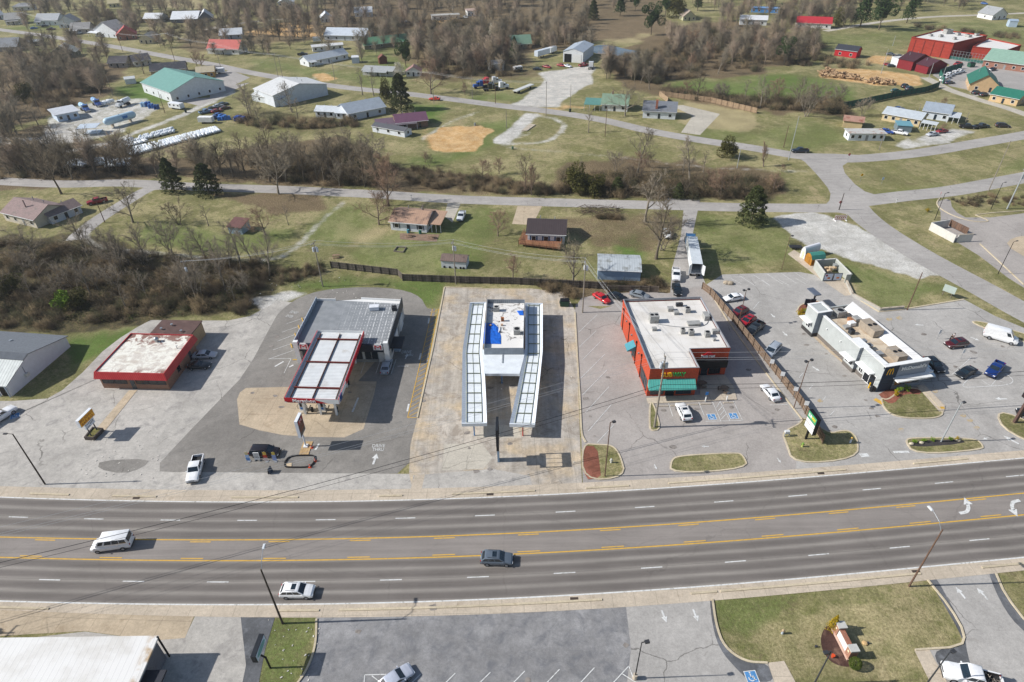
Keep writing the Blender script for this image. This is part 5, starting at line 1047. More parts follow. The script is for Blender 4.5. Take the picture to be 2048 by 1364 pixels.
 sp_ = {'sedan': ((.06,.48),(.52,.9)),'coupe': ((.1,.8),),'suv': ((.07,.38),(.42,.68),(.72,.95)),'minivan': ((.07,.34),(.38,.64),(.68,.95)),'pickup': ((.08,.5),(.55,.92)),'van': ((.05,.2),) if plain else ((.05,.2),(.26,.48),(.5,.72),(.74,.95))}[kind]
 for u0,u1 in sp_:
  pane('side_window',L0[0],L0[1],M0[1],M0[0],u0,u1,.14 if kind != 'van' else .3,.9); pane('side_window',L0[3],L0[2],M0[2],M0[3],u0,u1,.14 if kind != 'van' else .3,.9)
 for x in wx:
  for s_ in (-1,1):
   g = MB(); g.tube([(x,s_*(hw-.2),wr),(x,s_*(hw+.015),wr)],wr,14); r_ = MB(); r_.tube([(x,s_*(hw-.1),wr),(x,s_*(hw+.03),wr)],wr*.6,10); parts.append(('wheel',g.mesh('wheel',TYRE),[('rim',r_.mesh('rim',RIM))]))
 zt = st[1][1]
 for s_ in (-1,1):
  g = MB(); g.box((Ln/2-.1,s_*hw*.68,zt-.07),(.14,.36,.15)); parts.append(('headlight',g.mesh('headlight',LAMP),[]))
  g = MB(); g.box((-Ln/2+.05,s_*hw*.78,belt-.12 if kind != 'van' else 1.1),(.1,.2,.26)); parts.append(('tail_light',g.mesh('tail_light',TAIL),[]))
  g = MB(); g.box((fb-.28,s_*(hw+.08),belt+.07),(.12,.2,.13)); parts.append(('mirror',g.mesh('mirror',P),[]))
 g = MB(); g.box((Ln/2-.03,0,.48),(.12,W_2*.84,.2)); parts.append(('bumper',g.mesh('bumper',TRIM if kind in ('suv','van','pickup') else P),[]))
 g = MB(); g.box((Ln/2-.02,0,zt-.16),(.08,W_2*.42,.12)); parts.append(('grille',g.mesh('grille',TRIM),[]))
 g = MB(); g.box((-Ln/2+.03,0,.48),(.12,W_2*.84,.2)); parts.append(('bumper',g.mesh('bumper',TRIM if kind != 'sedan' else P),[]))
 g = MB(); g.box((-Ln/2-.03,0,.78),(.03,.34,.17)); parts.append(('number_plate',g.mesh('number_plate',LAMP),[]))
 if kind in ('suv','minivan'):
  for s_ in (-1,1):
   g = MB(); g.tube([(ft-.3,s_*(wt-.1),zr+.05),(rt+.3,s_*(wt-.1),zr+.05)],.025,4); parts.append(('roof_rail',g.mesh('roof_rail',TRIM),[]))
  if col == '#e8e8e8' or kind == 'suv':
   g = MB(); g.box((ft-.62,0,zr+.004),(.62,wt*1.2,.02)); parts.append(('sunroof',g.mesh('sunroof',CARGL),[]))
 _VC[key] = parts; return parts
def vehicle(kind,col,tail,nose,label,name='parked_car',cat='car',group='cars and trucks parked in the lots',bed=None,plain=False,z=0.02,sc=1.,fit=False):
 zz = KINDS[kind][2]*.75; a,b = G(*tail,zz),G(*nose,zz); c = (a+b)/2; d = b-a
 t = thing(name,label,cat,(c.x,c.y,z),math.atan2(d.y,d.x),group); t.scale = (sc,sc,sc)
 for nm,me,sub_ in veh_proto(kind,col,bed,plain):
  o = bpy.data.objects.new(nm,me); COL.objects.link(o); o.parent = t
  for sn,sm in sub_: s_ = bpy.data.objects.new(sn,sm); COL.objects.link(s_); s_.parent = o
 return t
V_ = vehicle; WH = '#e8e8e8'; SV = '#a9adb2'; BK = '#16171a'
GD,GM_,GF,GR = 'vehicles driving on the highway','cars parked at the shops','cars and trucks parked at the far yards','vehicles on the back road'
# highway
vn = V_('van',WH,(266,1080),(182,1090),'white passenger van with side windows driving left in the turn lane','passenger_van','van',GD)
V_('suv','#5b6570',(964,1115),(1024,1117),'grey compact suv driving right beside the lower yellow line','car','car',GD); V_('suv',WH,(561,1181),(628,1181),'white suv driving right in the lane nearest the bottom kerb','car','car',GD)
# lots
V_('pickup',WH,(397,912),(383,961),'white pickup truck rolling out of the light grey lot towards the highway','pickup_truck','pickup truck',GM_)
V_('minivan','#1b1416',(499,902),(560,903),'black minivan parked behind the small roadside signs','parked_car','car',GM_)
V_('sedan','#8f9aa6',(768,747),(778,717),'silver-blue sedan parked in front of the petrol shop','parked_car','car',GM_)
V_('sedan','#b9babd',(388,710),(430,708),'silver sedan parked right of the red-roofed restaurant','parked_car','car',GM_); V_('coupe',BK,(379,731),(418,729),'black sports coupe parked in the shade right of the red-roofed restaurant','parked_car','car',GM_)
V_('pickup',WH,(-28,848),(23,815),'white pickup cut by the left edge beside the blue accessible bay','pickup_truck','pickup truck',GM_)
V_('suv',WH,(1375,838),(1360,807),'white suv parked nose-in at the orange brick restaurant','parked_car','car',GM_)
V_('sedan','#dfe0e2',(1553,798),(1529,770),'white sedan with black windows standing along the board fence','parked_car','car',GM_)
V_('sedan','#c21f23',(1192,588),(1215,602),'bright red sedan parked in the shade under the utility pole','parked_car','car',GM_); V_('sedan','#15181c',(1219,588),(1250,597),'black sedan between the red and grey cars behind the white roof','parked_car','car',GM_); V_('sedan','#7f868c',(1263,585),(1296,593),'grey sedan half hidden behind the white-roofed building','parked_car','car',GM_); V_('suv','#1c2023',(1352,572),(1356,585),'dark suv in the alley behind the white-roofed building','parked_car','car',GM_)
V_('sedan',WH,(1487,591),(1447,598),'white sedan parked alone at the top of the fence row','parked_car','car',GM_); V_('suv','#6d1b20',(1494,616),(1464,630),'maroon suv parked beside the fence, upper of two red cars','parked_car','car',GM_); V_('suv','#a31a24',(1509,632),(1481,650),'bright red suv parked beside the fence, lower of two red cars','parked_car','car',GM_)
V_('pickup','#17191c',(1527,643),(1493,669),'black pickup parked below the two red suvs','pickup_truck','pickup truck',GM_); V_('minivan','#9da5ae',(1558,687),(1532,712),'silver minivan parked last in the fence row','parked_car','car',GM_)
V_('suv','#101216',(1855,716),(1882,741),'black suv close by the right wall of the grey restaurant','parked_car','car',GM_); V_('sedan','#b9cdd8',(1840,728),(1859,748),'pale blue car mostly hidden by the grey restaurant front','parked_car','car',GM_)
V_('sedan','#1d2227',(1946,737),(1919,750),'dark grey sedan parked left of the blue pickup','parked_car','car',GM_); V_('pickup','#0f3070',(2001,725),(1980,749),'bright blue pickup parked by the painted loop','pickup_truck','pickup truck',GM_); V_('suv','#4f1519',(1934,683),(1893,689),'dark maroon suv with two people standing at its hood','parked_car','car',GM_)
dv_ = V_('van',WH,(1968,663),(2036,681),'white delivery van parked at the right lot edge','delivery_van','van',GM_,None,True,.02,1.1)
V_('suv','#15171a',(2085,832),(2045,824),'black suv cut by the right edge behind the tilted red sign','parked_car','car',GM_)
V_('sedan','#b3b8c4',(768,1374),(811,1343),'silver sedan cut by the bottom edge in the sealed lot','parked_car','car',GM_)
pk = V_('pickup',WH,(2006,1368),(1884,1337),'white pickup with scrap in its bed at the bottom right corner','pickup_truck','pickup truck',GM_,None,False,.02,1.1)
# middle distance
V_('pickup','#8e1b20',(213,397),(174,405),'red pickup parked on the drive of the house at the far left','pickup_truck','pickup truck',GF); V_('pickup','#cfd3d6',(926,423),(919,439),'silver pickup parked on grass between the two lane houses','pickup_truck','pickup truck',GF)
V_('pickup',WH,(1352,536),(1353,560),'white pickup parked left of the semi trailer','pickup_truck','pickup truck',GF); V_('suv','#d9d9d6',(1330,460),(1338,474),'white suv half hidden by bare trees near the trailer','parked_car','car',GF)
V_('pickup','#1b2430',(1617,300),(1584,300),'dark pickup driving on the back road at the junction','pickup_truck','pickup truck',GR)
V_('coupe','#c9401f',(886,198),(852,197),'orange-red open sports car on the back road','car','car',GR,sc=1.15)
for k_,c_,a,b,l in (('sedan','#b9bcc2',(1876,266),(1854,269),'silver sedan on the gravel apron of the beige ranch house'),('sedan','#8c1c22',(1895,260),(1873,263),'red sedan on the apron of the beige ranch house'),('pickup',WH,(1788,262),(1812,266),'white pickup at the edge of the teal carport'),('suv','#2c50a0',(1763,261),(1786,264),'blue car behind the white mobile home'),('pickup',BK,(1922,251),(1950,253),'black pickup left of three trucks beside the ranch house'),('pickup','#22262b',(1952,252),(1976,250),'dark grey pickup middle of three trucks beside the ranch house'),('minivan','#33282b',(1992,250),(2020,251),'dark brown van right of three trucks beside the ranch house'),
('sedan','#2c3138',(1775,107),(1788,109),'dark sedan parked left of the yard pole'),('sedan','#22262c',(1793,111),(1807,113),'black sedan beside the white car behind the maroon barns'),('suv',WH,(1802,113),(1821,115),'white suv behind the maroon barns'),('sedan','#3f464c',(1776,131),(1792,131),'grey sedan left of the white shed'),('sedan','#8a2022',(1772,128),(1779,130),'small red car tucked behind the grey sedan'),
('pickup','#a11c1f',(1927,124),(1904,130),'red pickup below the red brick hall'),('sedan','#23262b',(1993,136),(1978,140),'dark sedan on the tan apron by the green-roofed block'),('suv','#20272d',(1804,173),(1816,169),'dark suv top of the group by the log piles'),('suv','#3c4a57',(1810,178),(1828,174),'blue-grey suv middle of the group by the log piles'),('sedan','#2f5c54',(1784,181),(1800,180),'dark teal car lowest of the group by the log piles'),('suv','#23282d',(1944,186),(1960,182),'black suv left of two by the tan green-roofed house'),('suv','#2a3037',(1958,190),(1977,186),'charcoal suv right of two by the tan green-roofed house'),('sedan','#26467c',(1788,217),(1808,216),'dark blue car behind the beige ranch house'),
('sedan','#a3191d',(1116,129),(1129,131),'red car left of the white cruiser at the garage'),('sedan','#dfe3ea',(1129,130),(1142,133),'white and blue car between red ones at the garage'),('sedan','#a1201f',(1088,132),(1100,134),'red car right of the black one on the gravel'),('sedan','#15171a',(1064,137),(1085,138),'black and white car leftmost on the garage gravel'),('pickup','#8f2426',(1162,130),(1172,128),'dark red pickup right of the garage doors'),
('pickup',BK,(596,108),(614,107),'black pickup on the dirt drive of the white ranch house'),('sedan','#1f5fae',(58,57),(77,55),'bright blue car at the top left roadside'),('pickup','#5b3a26',(92,58),(112,57),'rusty brown pickup on the top left lawn'),('suv',WH,(150,66),(168,64),'white suv under the grey carport at top left'),('sedan','#2b2f35',(84,52),(95,51),'dark car in front of the white gabled house'),('sedan','#1f2226',(62,90),(76,90),'black car under the left metal carport'),('suv','#d5d8da',(927,33),(936,35),'white suv beside the long mobile home'),('sedan','#9fa4a8',(806,44),(820,42),'silver car on the track among the far trees'),
('suv','#2a5da3',(1964,6),(1974,7),'blue van at the top right field edge'),('pickup','#c4c7c9',(965,125),(975,120),'grey pickup on the track behind the truck yard')): V_(k_,c_,a,b,l,'parked_car' if k_ != 'pickup' else 'pickup_truck','car' if k_ != 'pickup' else 'pickup truck',GF)
for i,l in enumerate(('topmost','second','middle','fourth','lowest')):
 x,y = ((1920,142),(1910,145),(1898,149),(1892,153),(1890,159))[i]; V_('pickup',WH,(x-12,y+2),(x+12,y-2),l+' of the five white pickups parked in a row','pickup_truck','pickup truck','white pickups in a row')
V_('sedan','#3d4c60',(1893,165),(1906,164),'dark car below the row of white pickups','parked_car','car',GF)
jk = ('#6f8fb0','#26292e','#8a2b22','#3a5f9e','#b9bec2','#44525e','#c6c9cc','#5d3a2c','#23304a')
for i,(x,y,l) in enumerate(((411,222,'pale blue pickup at the left end of the junk row'),(425,216,'black car behind the pale blue pickup in the junk row'),(433,221,'red-brown car in the junk row'),(437,229,'blue car nearest the tracks in the junk row'),(436,211,'light car at the back of the junk row'),(446,207,'slate car at the far end of the junk row'),(478,236,'white car by the blue tarps'),(450,215,'brown wreck in the middle of the junk row'),(430,234,'navy car lowest in the junk row'))): V_('pickup' if i == 0 else 'sedan',jk[i],(x-9,y+2),(x+9,y-2),l,'parked_car','car','cars in the junk row')
# load in the corner pickup
g = MB(); rr = random.Random(3); a,b = G(2005,1372,.9),G(1945,1352,.9)
for i in range(26):
 p = a.lerp(b,.1+.75*rr.random())+Vector((rr.uniform(-.7,.7),rr.uniform(-.6,.6),rr.uniform(.1,.55))); d = Vector((rr.uniform(-1,1),rr.uniform(-1,1),rr.uniform(-.3,.5)))*.6; g.tube([p-d,p+d],.04,4)
tag(solo(g,'scrap_load',mat('#8d8377',.7,.5,3),'tangled scrap metal lying in the bed of the corner pickup','scrap'),'tangled scrap metal lying in the bed of the corner pickup','scrap',None,'stuff')
# semi trailer with open rear doors
def kid(par,nm,mb,m,smooth=None):
 o = bpy.data.objects.new(nm,mb.mesh(nm,m,smooth)); COL.objects.link(o); o.parent = par; return o
a,b = G(1390,556),G(1380,500); ang = math.atan2((b-a).y,(b-a).x); ln = (b-a).length
T = thing('semi_trailer','long white semi trailer with its rear doors swung open','trailer',tuple((a+b)/2),ang,None)
TW = mat('#dcdfe0',.5,.06,.6,dirt='#b7b9b8',dscale=.4)
g = MB(); g.box((0,1.25,2.55),(ln,.06,2.7)); g.box((0,-1.25,2.55),(ln,.06,2.7)); g.box((ln/2-.03,0,2.55),(.06,2.44,2.7)); g.box((0,0,1.2),(ln-.07,2.44,.12)); kid(T,'body',g,TW); g = MB(); g.box((0,0,3.93),(ln+.02,2.58,.06))
for i in range(12): g.box((-ln/2+(i+.5)*ln/12,0,3.97),(.06,2.5,.03))
kid(T,'roof',g,mat('#c6ccd0',.5,.06,.5))
for s_ in (-1,1): g = MB(); g.box((-ln/2-.45,s_*(1.25+.35),2.5),(.95,.06,2.55),R(-s_*35)); kid(T,'door',g,TW)
for x in (-ln/2+1.2,-ln/2+2.4):
 for s_ in (-1,1): g = MB(); g.tube([(x,s_*.8,.5),(x,s_*1.25,.5)],.5,14); kid(T,'wheel',g,TYRE)
for s_ in (-1,1): g = MB(); g.box((ln/2-2.5,s_*.8,.6),(.15,.15,1.2)); kid(T,'landing_leg',g,GREY)
def truck_cab(loc,rz,col,label,cat='truck',sleeper=True,group='truck cabs in the yard',frame=True):
 t = thing('truck_cab',label,cat,loc,rz,group); P = paint(col)
 g = MB(); g.box((1.9,0,1.35),(1.9,1.7,1.1),0,0,.92); g.box((.4,0,1.9),(1.4,2.2,2.0),0,0,.93)
 if sleeper: g.box((-1.0,0,2.15),(1.6,2.3,2.6),0,0,.95)
 kid(t,'body',g,P); g = MB(); g.box((1.08,0,2.35),(.12,1.9,.75)); kid(t,'windscreen',g,CARGL)
 for s_ in (-1,1):
  g = MB(); g.box((.45,s_*1.07,2.3),(.8,.1,.6)); kid(t,'side_window',g,CARGL)
  g = MB(); g.tube([(-.05,s_*1.22,1),(-.05,s_*1.22,3.6)],.09,6); kid(t,'exhaust_stack',g,STEEL)
  for x in ((1.8,-2.4,-3.6) if frame else (1.8,)): g = MB(); g.tube([(x,s_*.75,.5),(x,s_*1.15,.5)],.5,12); kid(t,'wheel',g,TYRE)
 if frame: g = MB(); g.box((-1.8,0,.85),(5.2,.9,.25)); kid(t,'chassis',g,DKGREY)
 g = MB(); g.box((2.88,0,.7),(.15,2.2,.4)); kid(t,'bumper',g,STEEL); return t
truck_cab(tuple(G(1378,490)),ang,'#3a6f9e','blue truck cab parked at the front of the long semi trailer')
for x,y,r_,c_,l in ((958,176,200,'#2257a8','blue sleeper truck cab left in the grass truck yard'),(970,170,205,'#c22033','bright red sleeper truck cab behind the blue one'),(992,168,15,'#d9dcdf','white sleeper truck cab at the back of the grass truck yard'),(1006,178,20,'#e0e2e4','white truck cab on the right of the grass truck yard'),(985,181,10,'#23262a','black low truck cab in the middle of the grass truck yard'),(1182,136,80,'#e2e4e6','white truck cab standing right of the garage')): truck_cab(tuple(G(x,y)),R(r_),c_,l)
def box_trailer(a,b,h,col,label,w=2.5,name='trailer',cat='trailer',z0=.8,wheels=True,win=0,group='trailers and campers'):
 A,B = G(*a),G(*b); c = (A+B)/2; ln = (B-A).length; t = thing(name,label,cat,tuple(c),math.atan2((B-A).y,(B-A).x),group); g = MB(); g.box((0,0,z0+h/2),(ln,w,h)); g.box((0,0,z0+h+.03),(ln-.1,w-.1,.06)); kid(t,'body',g,mat(col,.5,.08,.8,dirt='#a9a9a6',dscale=.6,dlo=.6,dhi=.8))
 if wheels:
  for x in (-ln*.2,-ln*.05):
   for s_ in (-1,1): g = MB(); g.tube([(x,s_*(w/2-.3),.38),(x,s_*w/2,.38)],.38,10); kid(t,'wheel',g,TYRE)
 for i in range(win): g = MB(); x = -ln*.35+i*ln*.7/max(1,win-1); g.box((x,0,z0+h*.62),(.9,w+.04,.6)); kid(t,'window',g,GLASS)
 g = MB(); g.tube([(ln/2,-.6,.6),(ln/2+1.2,0,.55),(ln/2,.6,.6)],.06,4); kid(t,'hitch',g,DKGREY); return t
box_trailer((1072,117),(1097,110),2.7,'#c9d2da','grey-white box trailer left of the garage',z0=1.1); box_trailer((1098,108),(1110,104),2.5,'#dfe2e4','short white trailer behind the garage trailer'); box_trailer((1028,143),(1043,141),1.7,'#e6e8ea','white camper trailer at the edge of the gravel yard',win=2,z0=.6); box_trailer((343,216),(366,219),2.0,'#e2e5e8','white camper below the green-roofed hall',z0=.6,win=3); box_trailer((1849,108),(1872,111),2.2,'#e5e6e6','white enclosed trailer against the red brick hall'); box_trailer((983,138),(1006,132),2.4,'#d6dada','weathered white box among bushes by the truck yard',wheels=False,z0=.3); box_trailer((400,246),(428,246),1.9,'#e8e8e6','white truck box standing at the end of the tank rows',z0=.7); box_trailer((433,147),(450,146),2.0,'#e4e5e6','white camper with black end beside the timber gazebo',win=1,z0=.6); box_trailer((944,98),(958,97),2.0,'#e0dfd8','cream camper lost in the scrub',win=1); box_trailer((994,97),(1004,96),1.6,'#e4e6e8','small white camper right of the cream one',win=1); box_trailer((627,85),(644,84),2.2,'#dcdfe0','white box body behind the mobile home',wheels=False)
A,B = G(1030,188),G(1064,174); c = (A+B)/2; ln = (B-A).length; t = thing('flatbed_trailer','long grey flatbed trailer parked beside the gravel yard','trailer',tuple(c),math.atan2((B-A).y,(B-A).x)); g = MB(); g.box((0,0,1.3),(ln,2.5,.35)); kid(t,'deck',g,mat('#c2c4c2',.7,.1))
for x in (-ln*.42,-ln*.35,ln*.3):
 for s_ in (-1,1): g = MB(); g.tube([(x,s_*.8,.5),(x,s_*1.2,.5)],.5,10); kid(t,'wheel',g,TYRE)
# utility trailer with mesh sides by the white shed
A = G(1590,497); t = thing('utility_trailer','black mesh-sided utility trailer beside the white arched shed','trailer',tuple(A),R(-8)); g = MB(); g.box((0,0,.6),(3.2,1.7,.1)); kid(t,'deck',g,DKGREY); g = MB()
for s_ in (-1,1):
 for z in (.9,1.2,1.5,1.8): g.beam((-1.6,s_*.85,z),(1.6,s_*.85,z),.04,.06)
 for i in range(9): g.beam((-1.6+i*.4,s_*.85,.6),(-1.6+i*.4,s_*.85,1.85),.04,.04)
kid(t,'side_rail',g,BLACK)
for s_ in (-1,1): g = MB(); g.tube([(0,s_*.9,.32),(0,s_*1.08,.32)],.32,10); kid(t,'wheel',g,TYRE)
# propane yard
def tank(loc,rz,l,r,label,col='#dfe3e6',z=None,group=None,saddle=True,name='propane_tank',cat='tank',valve=True):
 z = r+.3 if z is None else z; t = thing(name,label,cat,loc,rz,group); g = MB(); g.tube([(-l/2,0,z),(-l/2+r*.15,0,z),(-l/2+r*.5,0,z),(-l/2+r,0,z),(l/2-r,0,z),(l/2-r*.5,0,z),(l/2-r*.15,0,z),(l/2,0,z)],[r*.05,r*.52,r*.86,r,r,r*.86,r*.52,r*.05],16); kid(t,'shell',g,mat(col,.35,.05,.8,dirt='#aeb4b8',dscale=.5,dlo=.6,dhi=.8),50)
 if saddle:
  for x in (-l*.28,l*.28): g = MB(); g.box((x,0,(z-r*.6)/2),(.4 if r > .8 else .15,r*1.3,z-r*.6)); kid(t,'saddle',g,CONC)
 if valve: g = MB(); g.cyl(0,0,z+r-.02,z+r+.2,.18,8); kid(t,'valve_dome',g,GREY)
 return t
A,B = G(212,258),G(275,240); c = (A+B)/2; tt = tank(tuple(c),math.atan2((B-A).y,(B-A).x),(B-A).length,1.5,'huge white and pale blue propane tank on concrete saddles','#b9d3e2',2.6)
g = MB(); g.box((1.5,-1.52,2.9),(2.2,.05,1.0)); kid(tt,'emblem',g,mat('#2d6fb5',.5,.1))
def tank_truck(a,b,cab,tk,label,l=None):
 A,B = G(*a),G(*b); c = (A+B)/2; rz = math.atan2((B-A).y,(B-A).x); t = truck_cab(tuple(c+(B-A).normalized()*2.6),rz,cab,label,'truck',False,'tank trucks in the propane yard'); g = MB(); g.tube([(-5.6,0,2.1),(-5.3,0,2.1),(-4.9,0,2.1),(-.9,0,2.1),(-.6,0,2.1),(-.4,0,2.1)],[.3,.8,1.05,1.05,.8,.3],14); kid(t,'tank',g,mat(tk,.35,.06),50)
tank_truck((268,204),(238,216),'#e4e6e8','#e6e8ea','white tank truck with silver barrel at the top of the propane yard'); tank_truck((186,206),(200,214),'#2455a6','#8fb2d6','dark blue tank truck leftmost but one in the propane yard'); tank_truck((160,216),(178,225),'#2b5fae','#a9cbe2','pale blue tank truck beside the propane office')
for x,y,r_,l in ((205,212,20,'white fat tank right of the dark blue truck'),(222,206,15,'white short tank leftmost behind the white tank truck'),(214,209,10,'white small tank between the trucks')): tank(tuple(G(x,y)),R(r_),3.6,.75,l)
for i,(x,y,l) in enumerate(((297,212,'blue drum stack left of the yard edge'),(303,216,'blue drum stack in the middle of the yard edge'),(314,218,'blue drum stack right of the yard edge'),(288,213,'pale blue crate leftmost at the yard edge'))):
 p = G(x,y); t = thing('drum_stack',l,'drums',tuple(p),0,'drums at the propane yard'); 
 for a,b in ((-.5,-.5),(.5,-.5),(.5,.5),(-.5,.5)):
  for z in (0,.95):
   g = MB(); g.cyl(a*1.2,b*1.2,z,z+.9,.45,10); kid(t,'drum',g,mat(('#2d5fa8','#3b6db0','#25508f','#9fc0dc')[i],.5,.1))
tp = [tank((0,0,-50),0,3.0,.55,'white propane tank lying in the long rows on grass',c_,.6,'white tanks lying in rows on the grass',False,'propane_tank','tank',False) for c_ in ('#dfe3e6','#cfd6db','#e6e8ea')]
TK = []
def tank_rows(a,b,c,d,nr_,nc_,rot=None):
 """a block of tanks: rows between the near edge a-b and the far edge d-c"""
 A,B,C_,D = (G(*q_) for q_ in (a,b,c,d)); u = (B-A); ang_ = math.atan2((D-A).y,(D-A).x)
 for i in range(nr_):
  for j in range(nc_):
   if rng.random() < .07: continue
   s,t = (j+.5)/nc_,(i+.5)/nr_; p = (A*(1-s)+B*s)*(1-t)+(D*(1-s)+C_*s)*t; TK.append((p+Vector((rng.normal(0,.12),rng.normal(0,.15),0)),ang_+rng.normal(0,.06)))
tank_rows((208,301),(352,266),(345,257),(215,292),2,34); tank_rows((250,305),(300,290),(290,276),(225,294),1,12)
tank_rows((262,314),(442,264),(432,256),(252,302),3,42); tank_rows((350,288),(440,262),(435,256),(345,278),1,18)
tank_rows((130,338),(215,330),(222,318),(140,324),3,16); tank_rows((212,336),(262,332),(262,321),(220,322),3,9)
for i,(p,a_) in enumerate(TK):
 pr_ = tp[i % 3]
 if i < 3: pr_.location = p; pr_.rotation_euler.z = a_
 else: dup(pr_,p,a_)
# ================================================================ HOUSES, SHEDS AND BARNS BEHIND
def house(label,A,B,dep,h,rise,roof,wall,style='x',name='house',cat='house',win=2,over=.45,drs=True,chim=None,ext=(),sidewin=1,rib=True,shut=None,wh=1.15,group='houses and sheds behind the shops',bk=False,rdirt=None):
 A,B = G(*A),G(*B); u = (B-A); Ln = u.length; u = u.normalized(); v = Vector((-u.y,u.x,0)); an = math.degrees(math.atan2(u.y,u.x))
 T = thing(name,label,cat,tuple((A+B)/2+v*dep/2),0,group if group and name == 'house' else None)
 P = lambda x,y,z: A+u*x+v*y+Vector((0,0,z))
 WM = brick(wall) if bk else mat(wall,.75,.07,.8,dirt=None); RM = (ribs(roof,an if style == 'x' else an+90,.6,.55,.1,.5,rdirt,.5,.65,.35,.07,.85) if rib else mat(roof,.9,.14,2.2,dirt=rdirt or '#6d6964',dscale=.5,dlo=.5,dhi=.8))
 mb = MB(); q_ = [(0,0),(Ln,0),(Ln,dep),(0,dep)]
 for i in range(4): a,b = q_[i],q_[(i+1) % 4]; mb.face([P(*a,0),P(*b,0),P(*b,h),P(*a,h)])
 if style == 'x': mb.face([P(Ln,0,h),P(Ln,dep,h),P(Ln,dep/2,h+rise)]); mb.face([P(0,dep,h),P(0,0,h),P(0,dep/2,h+rise)])
 if style == 'y': mb.face([P(0,0,h),P(Ln,0,h),P(Ln/2,0,h+rise)]); mb.face([P(Ln,dep,h),P(0,dep,h),P(Ln/2,dep,h+rise)])
 if style == 'shed': mb.face([P(Ln,0,h),P(Ln,dep,h),P(Ln,dep,h+rise)]); mb.face([P(0,dep,h),P(0,0,h),P(0,dep,h+rise)]); mb.face([P(Ln,dep,h),P(0,dep,h),P(0,dep,h+rise),P(Ln,dep,h+rise)])
 mb.build('wall',WM,T)
 r_ = MB(); o = over
 def slab(pts,th=.14):
  r_.face(pts); lo = [p-Vector((0,0,th)) for p in pts]; r_.face(lo[::-1]); n_ = len(pts)
  for i in range(n_): r_.face([lo[i],lo[(i+1) % n_],pts[(i+1) % n_],pts[i]])
 e = .12
 if style == 'x':
  k = rise/(dep/2); slab([P(-o,-o,h-o*k+e),P(Ln+o,-o,h-o*k+e),P(Ln+o,dep/2,h+rise+e),P(-o,dep/2,h+rise+e)]); slab([P(Ln+o,dep+o,h-o*k+e),P(-o,dep+o,h-o*k+e),P(-o,dep/2,h+rise+e),P(Ln+o,dep/2,h+rise+e)])
 elif style == 'y':
  k = rise/(Ln/2); slab([P(-o,dep+o,h-o*k+e),P(-o,-o,h-o*k+e),P(Ln/2,-o,h+rise+e),P(Ln/2,dep+o,h+rise+e)]); slab([P(Ln+o,-o,h-o*k+e),P(Ln+o,dep+o,h-o*k+e),P(Ln/2,dep+o,h+rise+e),P(Ln/2,-o,h+rise+e)])
 elif style == 'hip':
  m_ = min(dep,Ln)/2; R0,R1 = (P(m_,dep/2,h+rise),P(Ln-m_,dep/2,h+rise)) if Ln > dep else (P(Ln/2,m_,h+rise),P(Ln/2,dep-m_,h+rise)); c4_ = [P(-o,-o,h),P(Ln+o,-o,h),P(Ln+o,dep+o,h),P(-o,dep+o,h)]
  if Ln > dep: r_.face([c4_[0],c4_[1],R1,R0]); r_.face([c4_[1],c4_[2],R1]); r_.face([c4_[2],c4_[3],R0,R1]); r_.face([c4_[3],c4_[0],R0])
  else: r_.face([c4_[0],c4_[1],R0]); r_.face([c4_[1],c4_[2],R1,R0]); r_.face([c4_[2],c4_[3],R1]); r_.face([c4_[3],c4_[0],R0,R1])
  r_.face(c4_[::-1])
 elif style == 'shed': slab([P(-o,-o,h+e),P(Ln+o,-o,h+e),P(Ln+o,dep+o,h+rise+e),P(-o,dep+o,h+rise+e)])
 else: slab([P(-o,-o,h+.1),P(Ln+o,-o,h+.1),P(Ln+o,dep+o,h+.2),P(-o,dep+o,h+.2)])
 rf_ = r_.build('roof',RM,T)
 if style in ('x','hip','shed') and Ln > 7: g = MB(); g.beam(P(-o,-o-.06,h-o*.2),P(Ln+o,-o-.06,h-o*.2),.12,.12); g.build('gutter',WHITE,rf_)
 if style in ('x','y') and Ln > 7:
  for fx,fy in ((.3,.72),(.7,.66)): g = MB(); c = P(Ln*fx,dep*fy,h+rise*.35); g.cyl(c.x,c.y,c.z,c.z+rise*.5+.5,.12,6); g.build('vent',GREY,rf_)
 if chim:
  for (x,y,s_,col) in chim: g = MB(); c = P(x,y,h+rise*.5); g.box((c.x,c.y,h+rise*.75+.3),(s_,s_,rise*.5+2.0),R(an)); g.build('chimney',brick(col) if s_ > .4 else mat(col),rf_)
 z0 = .9 if h > 2 else .7; z1 = min(h-.35,z0+wh)
 slots = win+(1 if drs else 0)
 for i in range(slots):
  x = Ln*(i+.5)/slots
  if drs and i == slots//2: door(T,A,u,x-.45,x+.45,min(2.05,h-.2),GLASSB if i % 2 else mat('#8d8f90'))
  else: window(T,A,u,x-.55,x+.55,z0,z1,WHITE,GLASS,'window',.09,0,shut)
 for i in range(sidewin):
  y = dep*(i+.5)/max(1,sidewin); window(T,P(Ln,0,0),v,y-.45,y+.45,z0,z1); window(T,P(0,dep,0),-v,y-.45,y+.45,z0,z1)
 for x0,x1,y0,y1,za,zb,col,posts in ext:   # lean-to or porch roofs
  g = MB(); pts = [P(x0,y0,za),P(x1,y0,za),P(x1,y1,zb),P(x0,y1,zb)]; g.face(pts); lo = [p-Vector((0,0,.12)) for p in pts]; g.face(lo[::-1])
  for i in range(4): g.face([lo[i],lo[(i+1) % 4],pts[(i+1) % 4],pts[i]])
  pr = g.build('porch_roof',ribs(col,an,.6,.55,.1,.5,None,.5,.75,.3,.07,.85),T)
  for k in range(posts):
   p = P(x0+.15+(x1-x0-.3)*k/max(1,posts-1),y0+.15,0); g = MB(); g.box((p.x,p.y,(za-.1)/2),(.14,.14,za-.1)); g.build('post',WHITE,T)
 return T,P,u,v
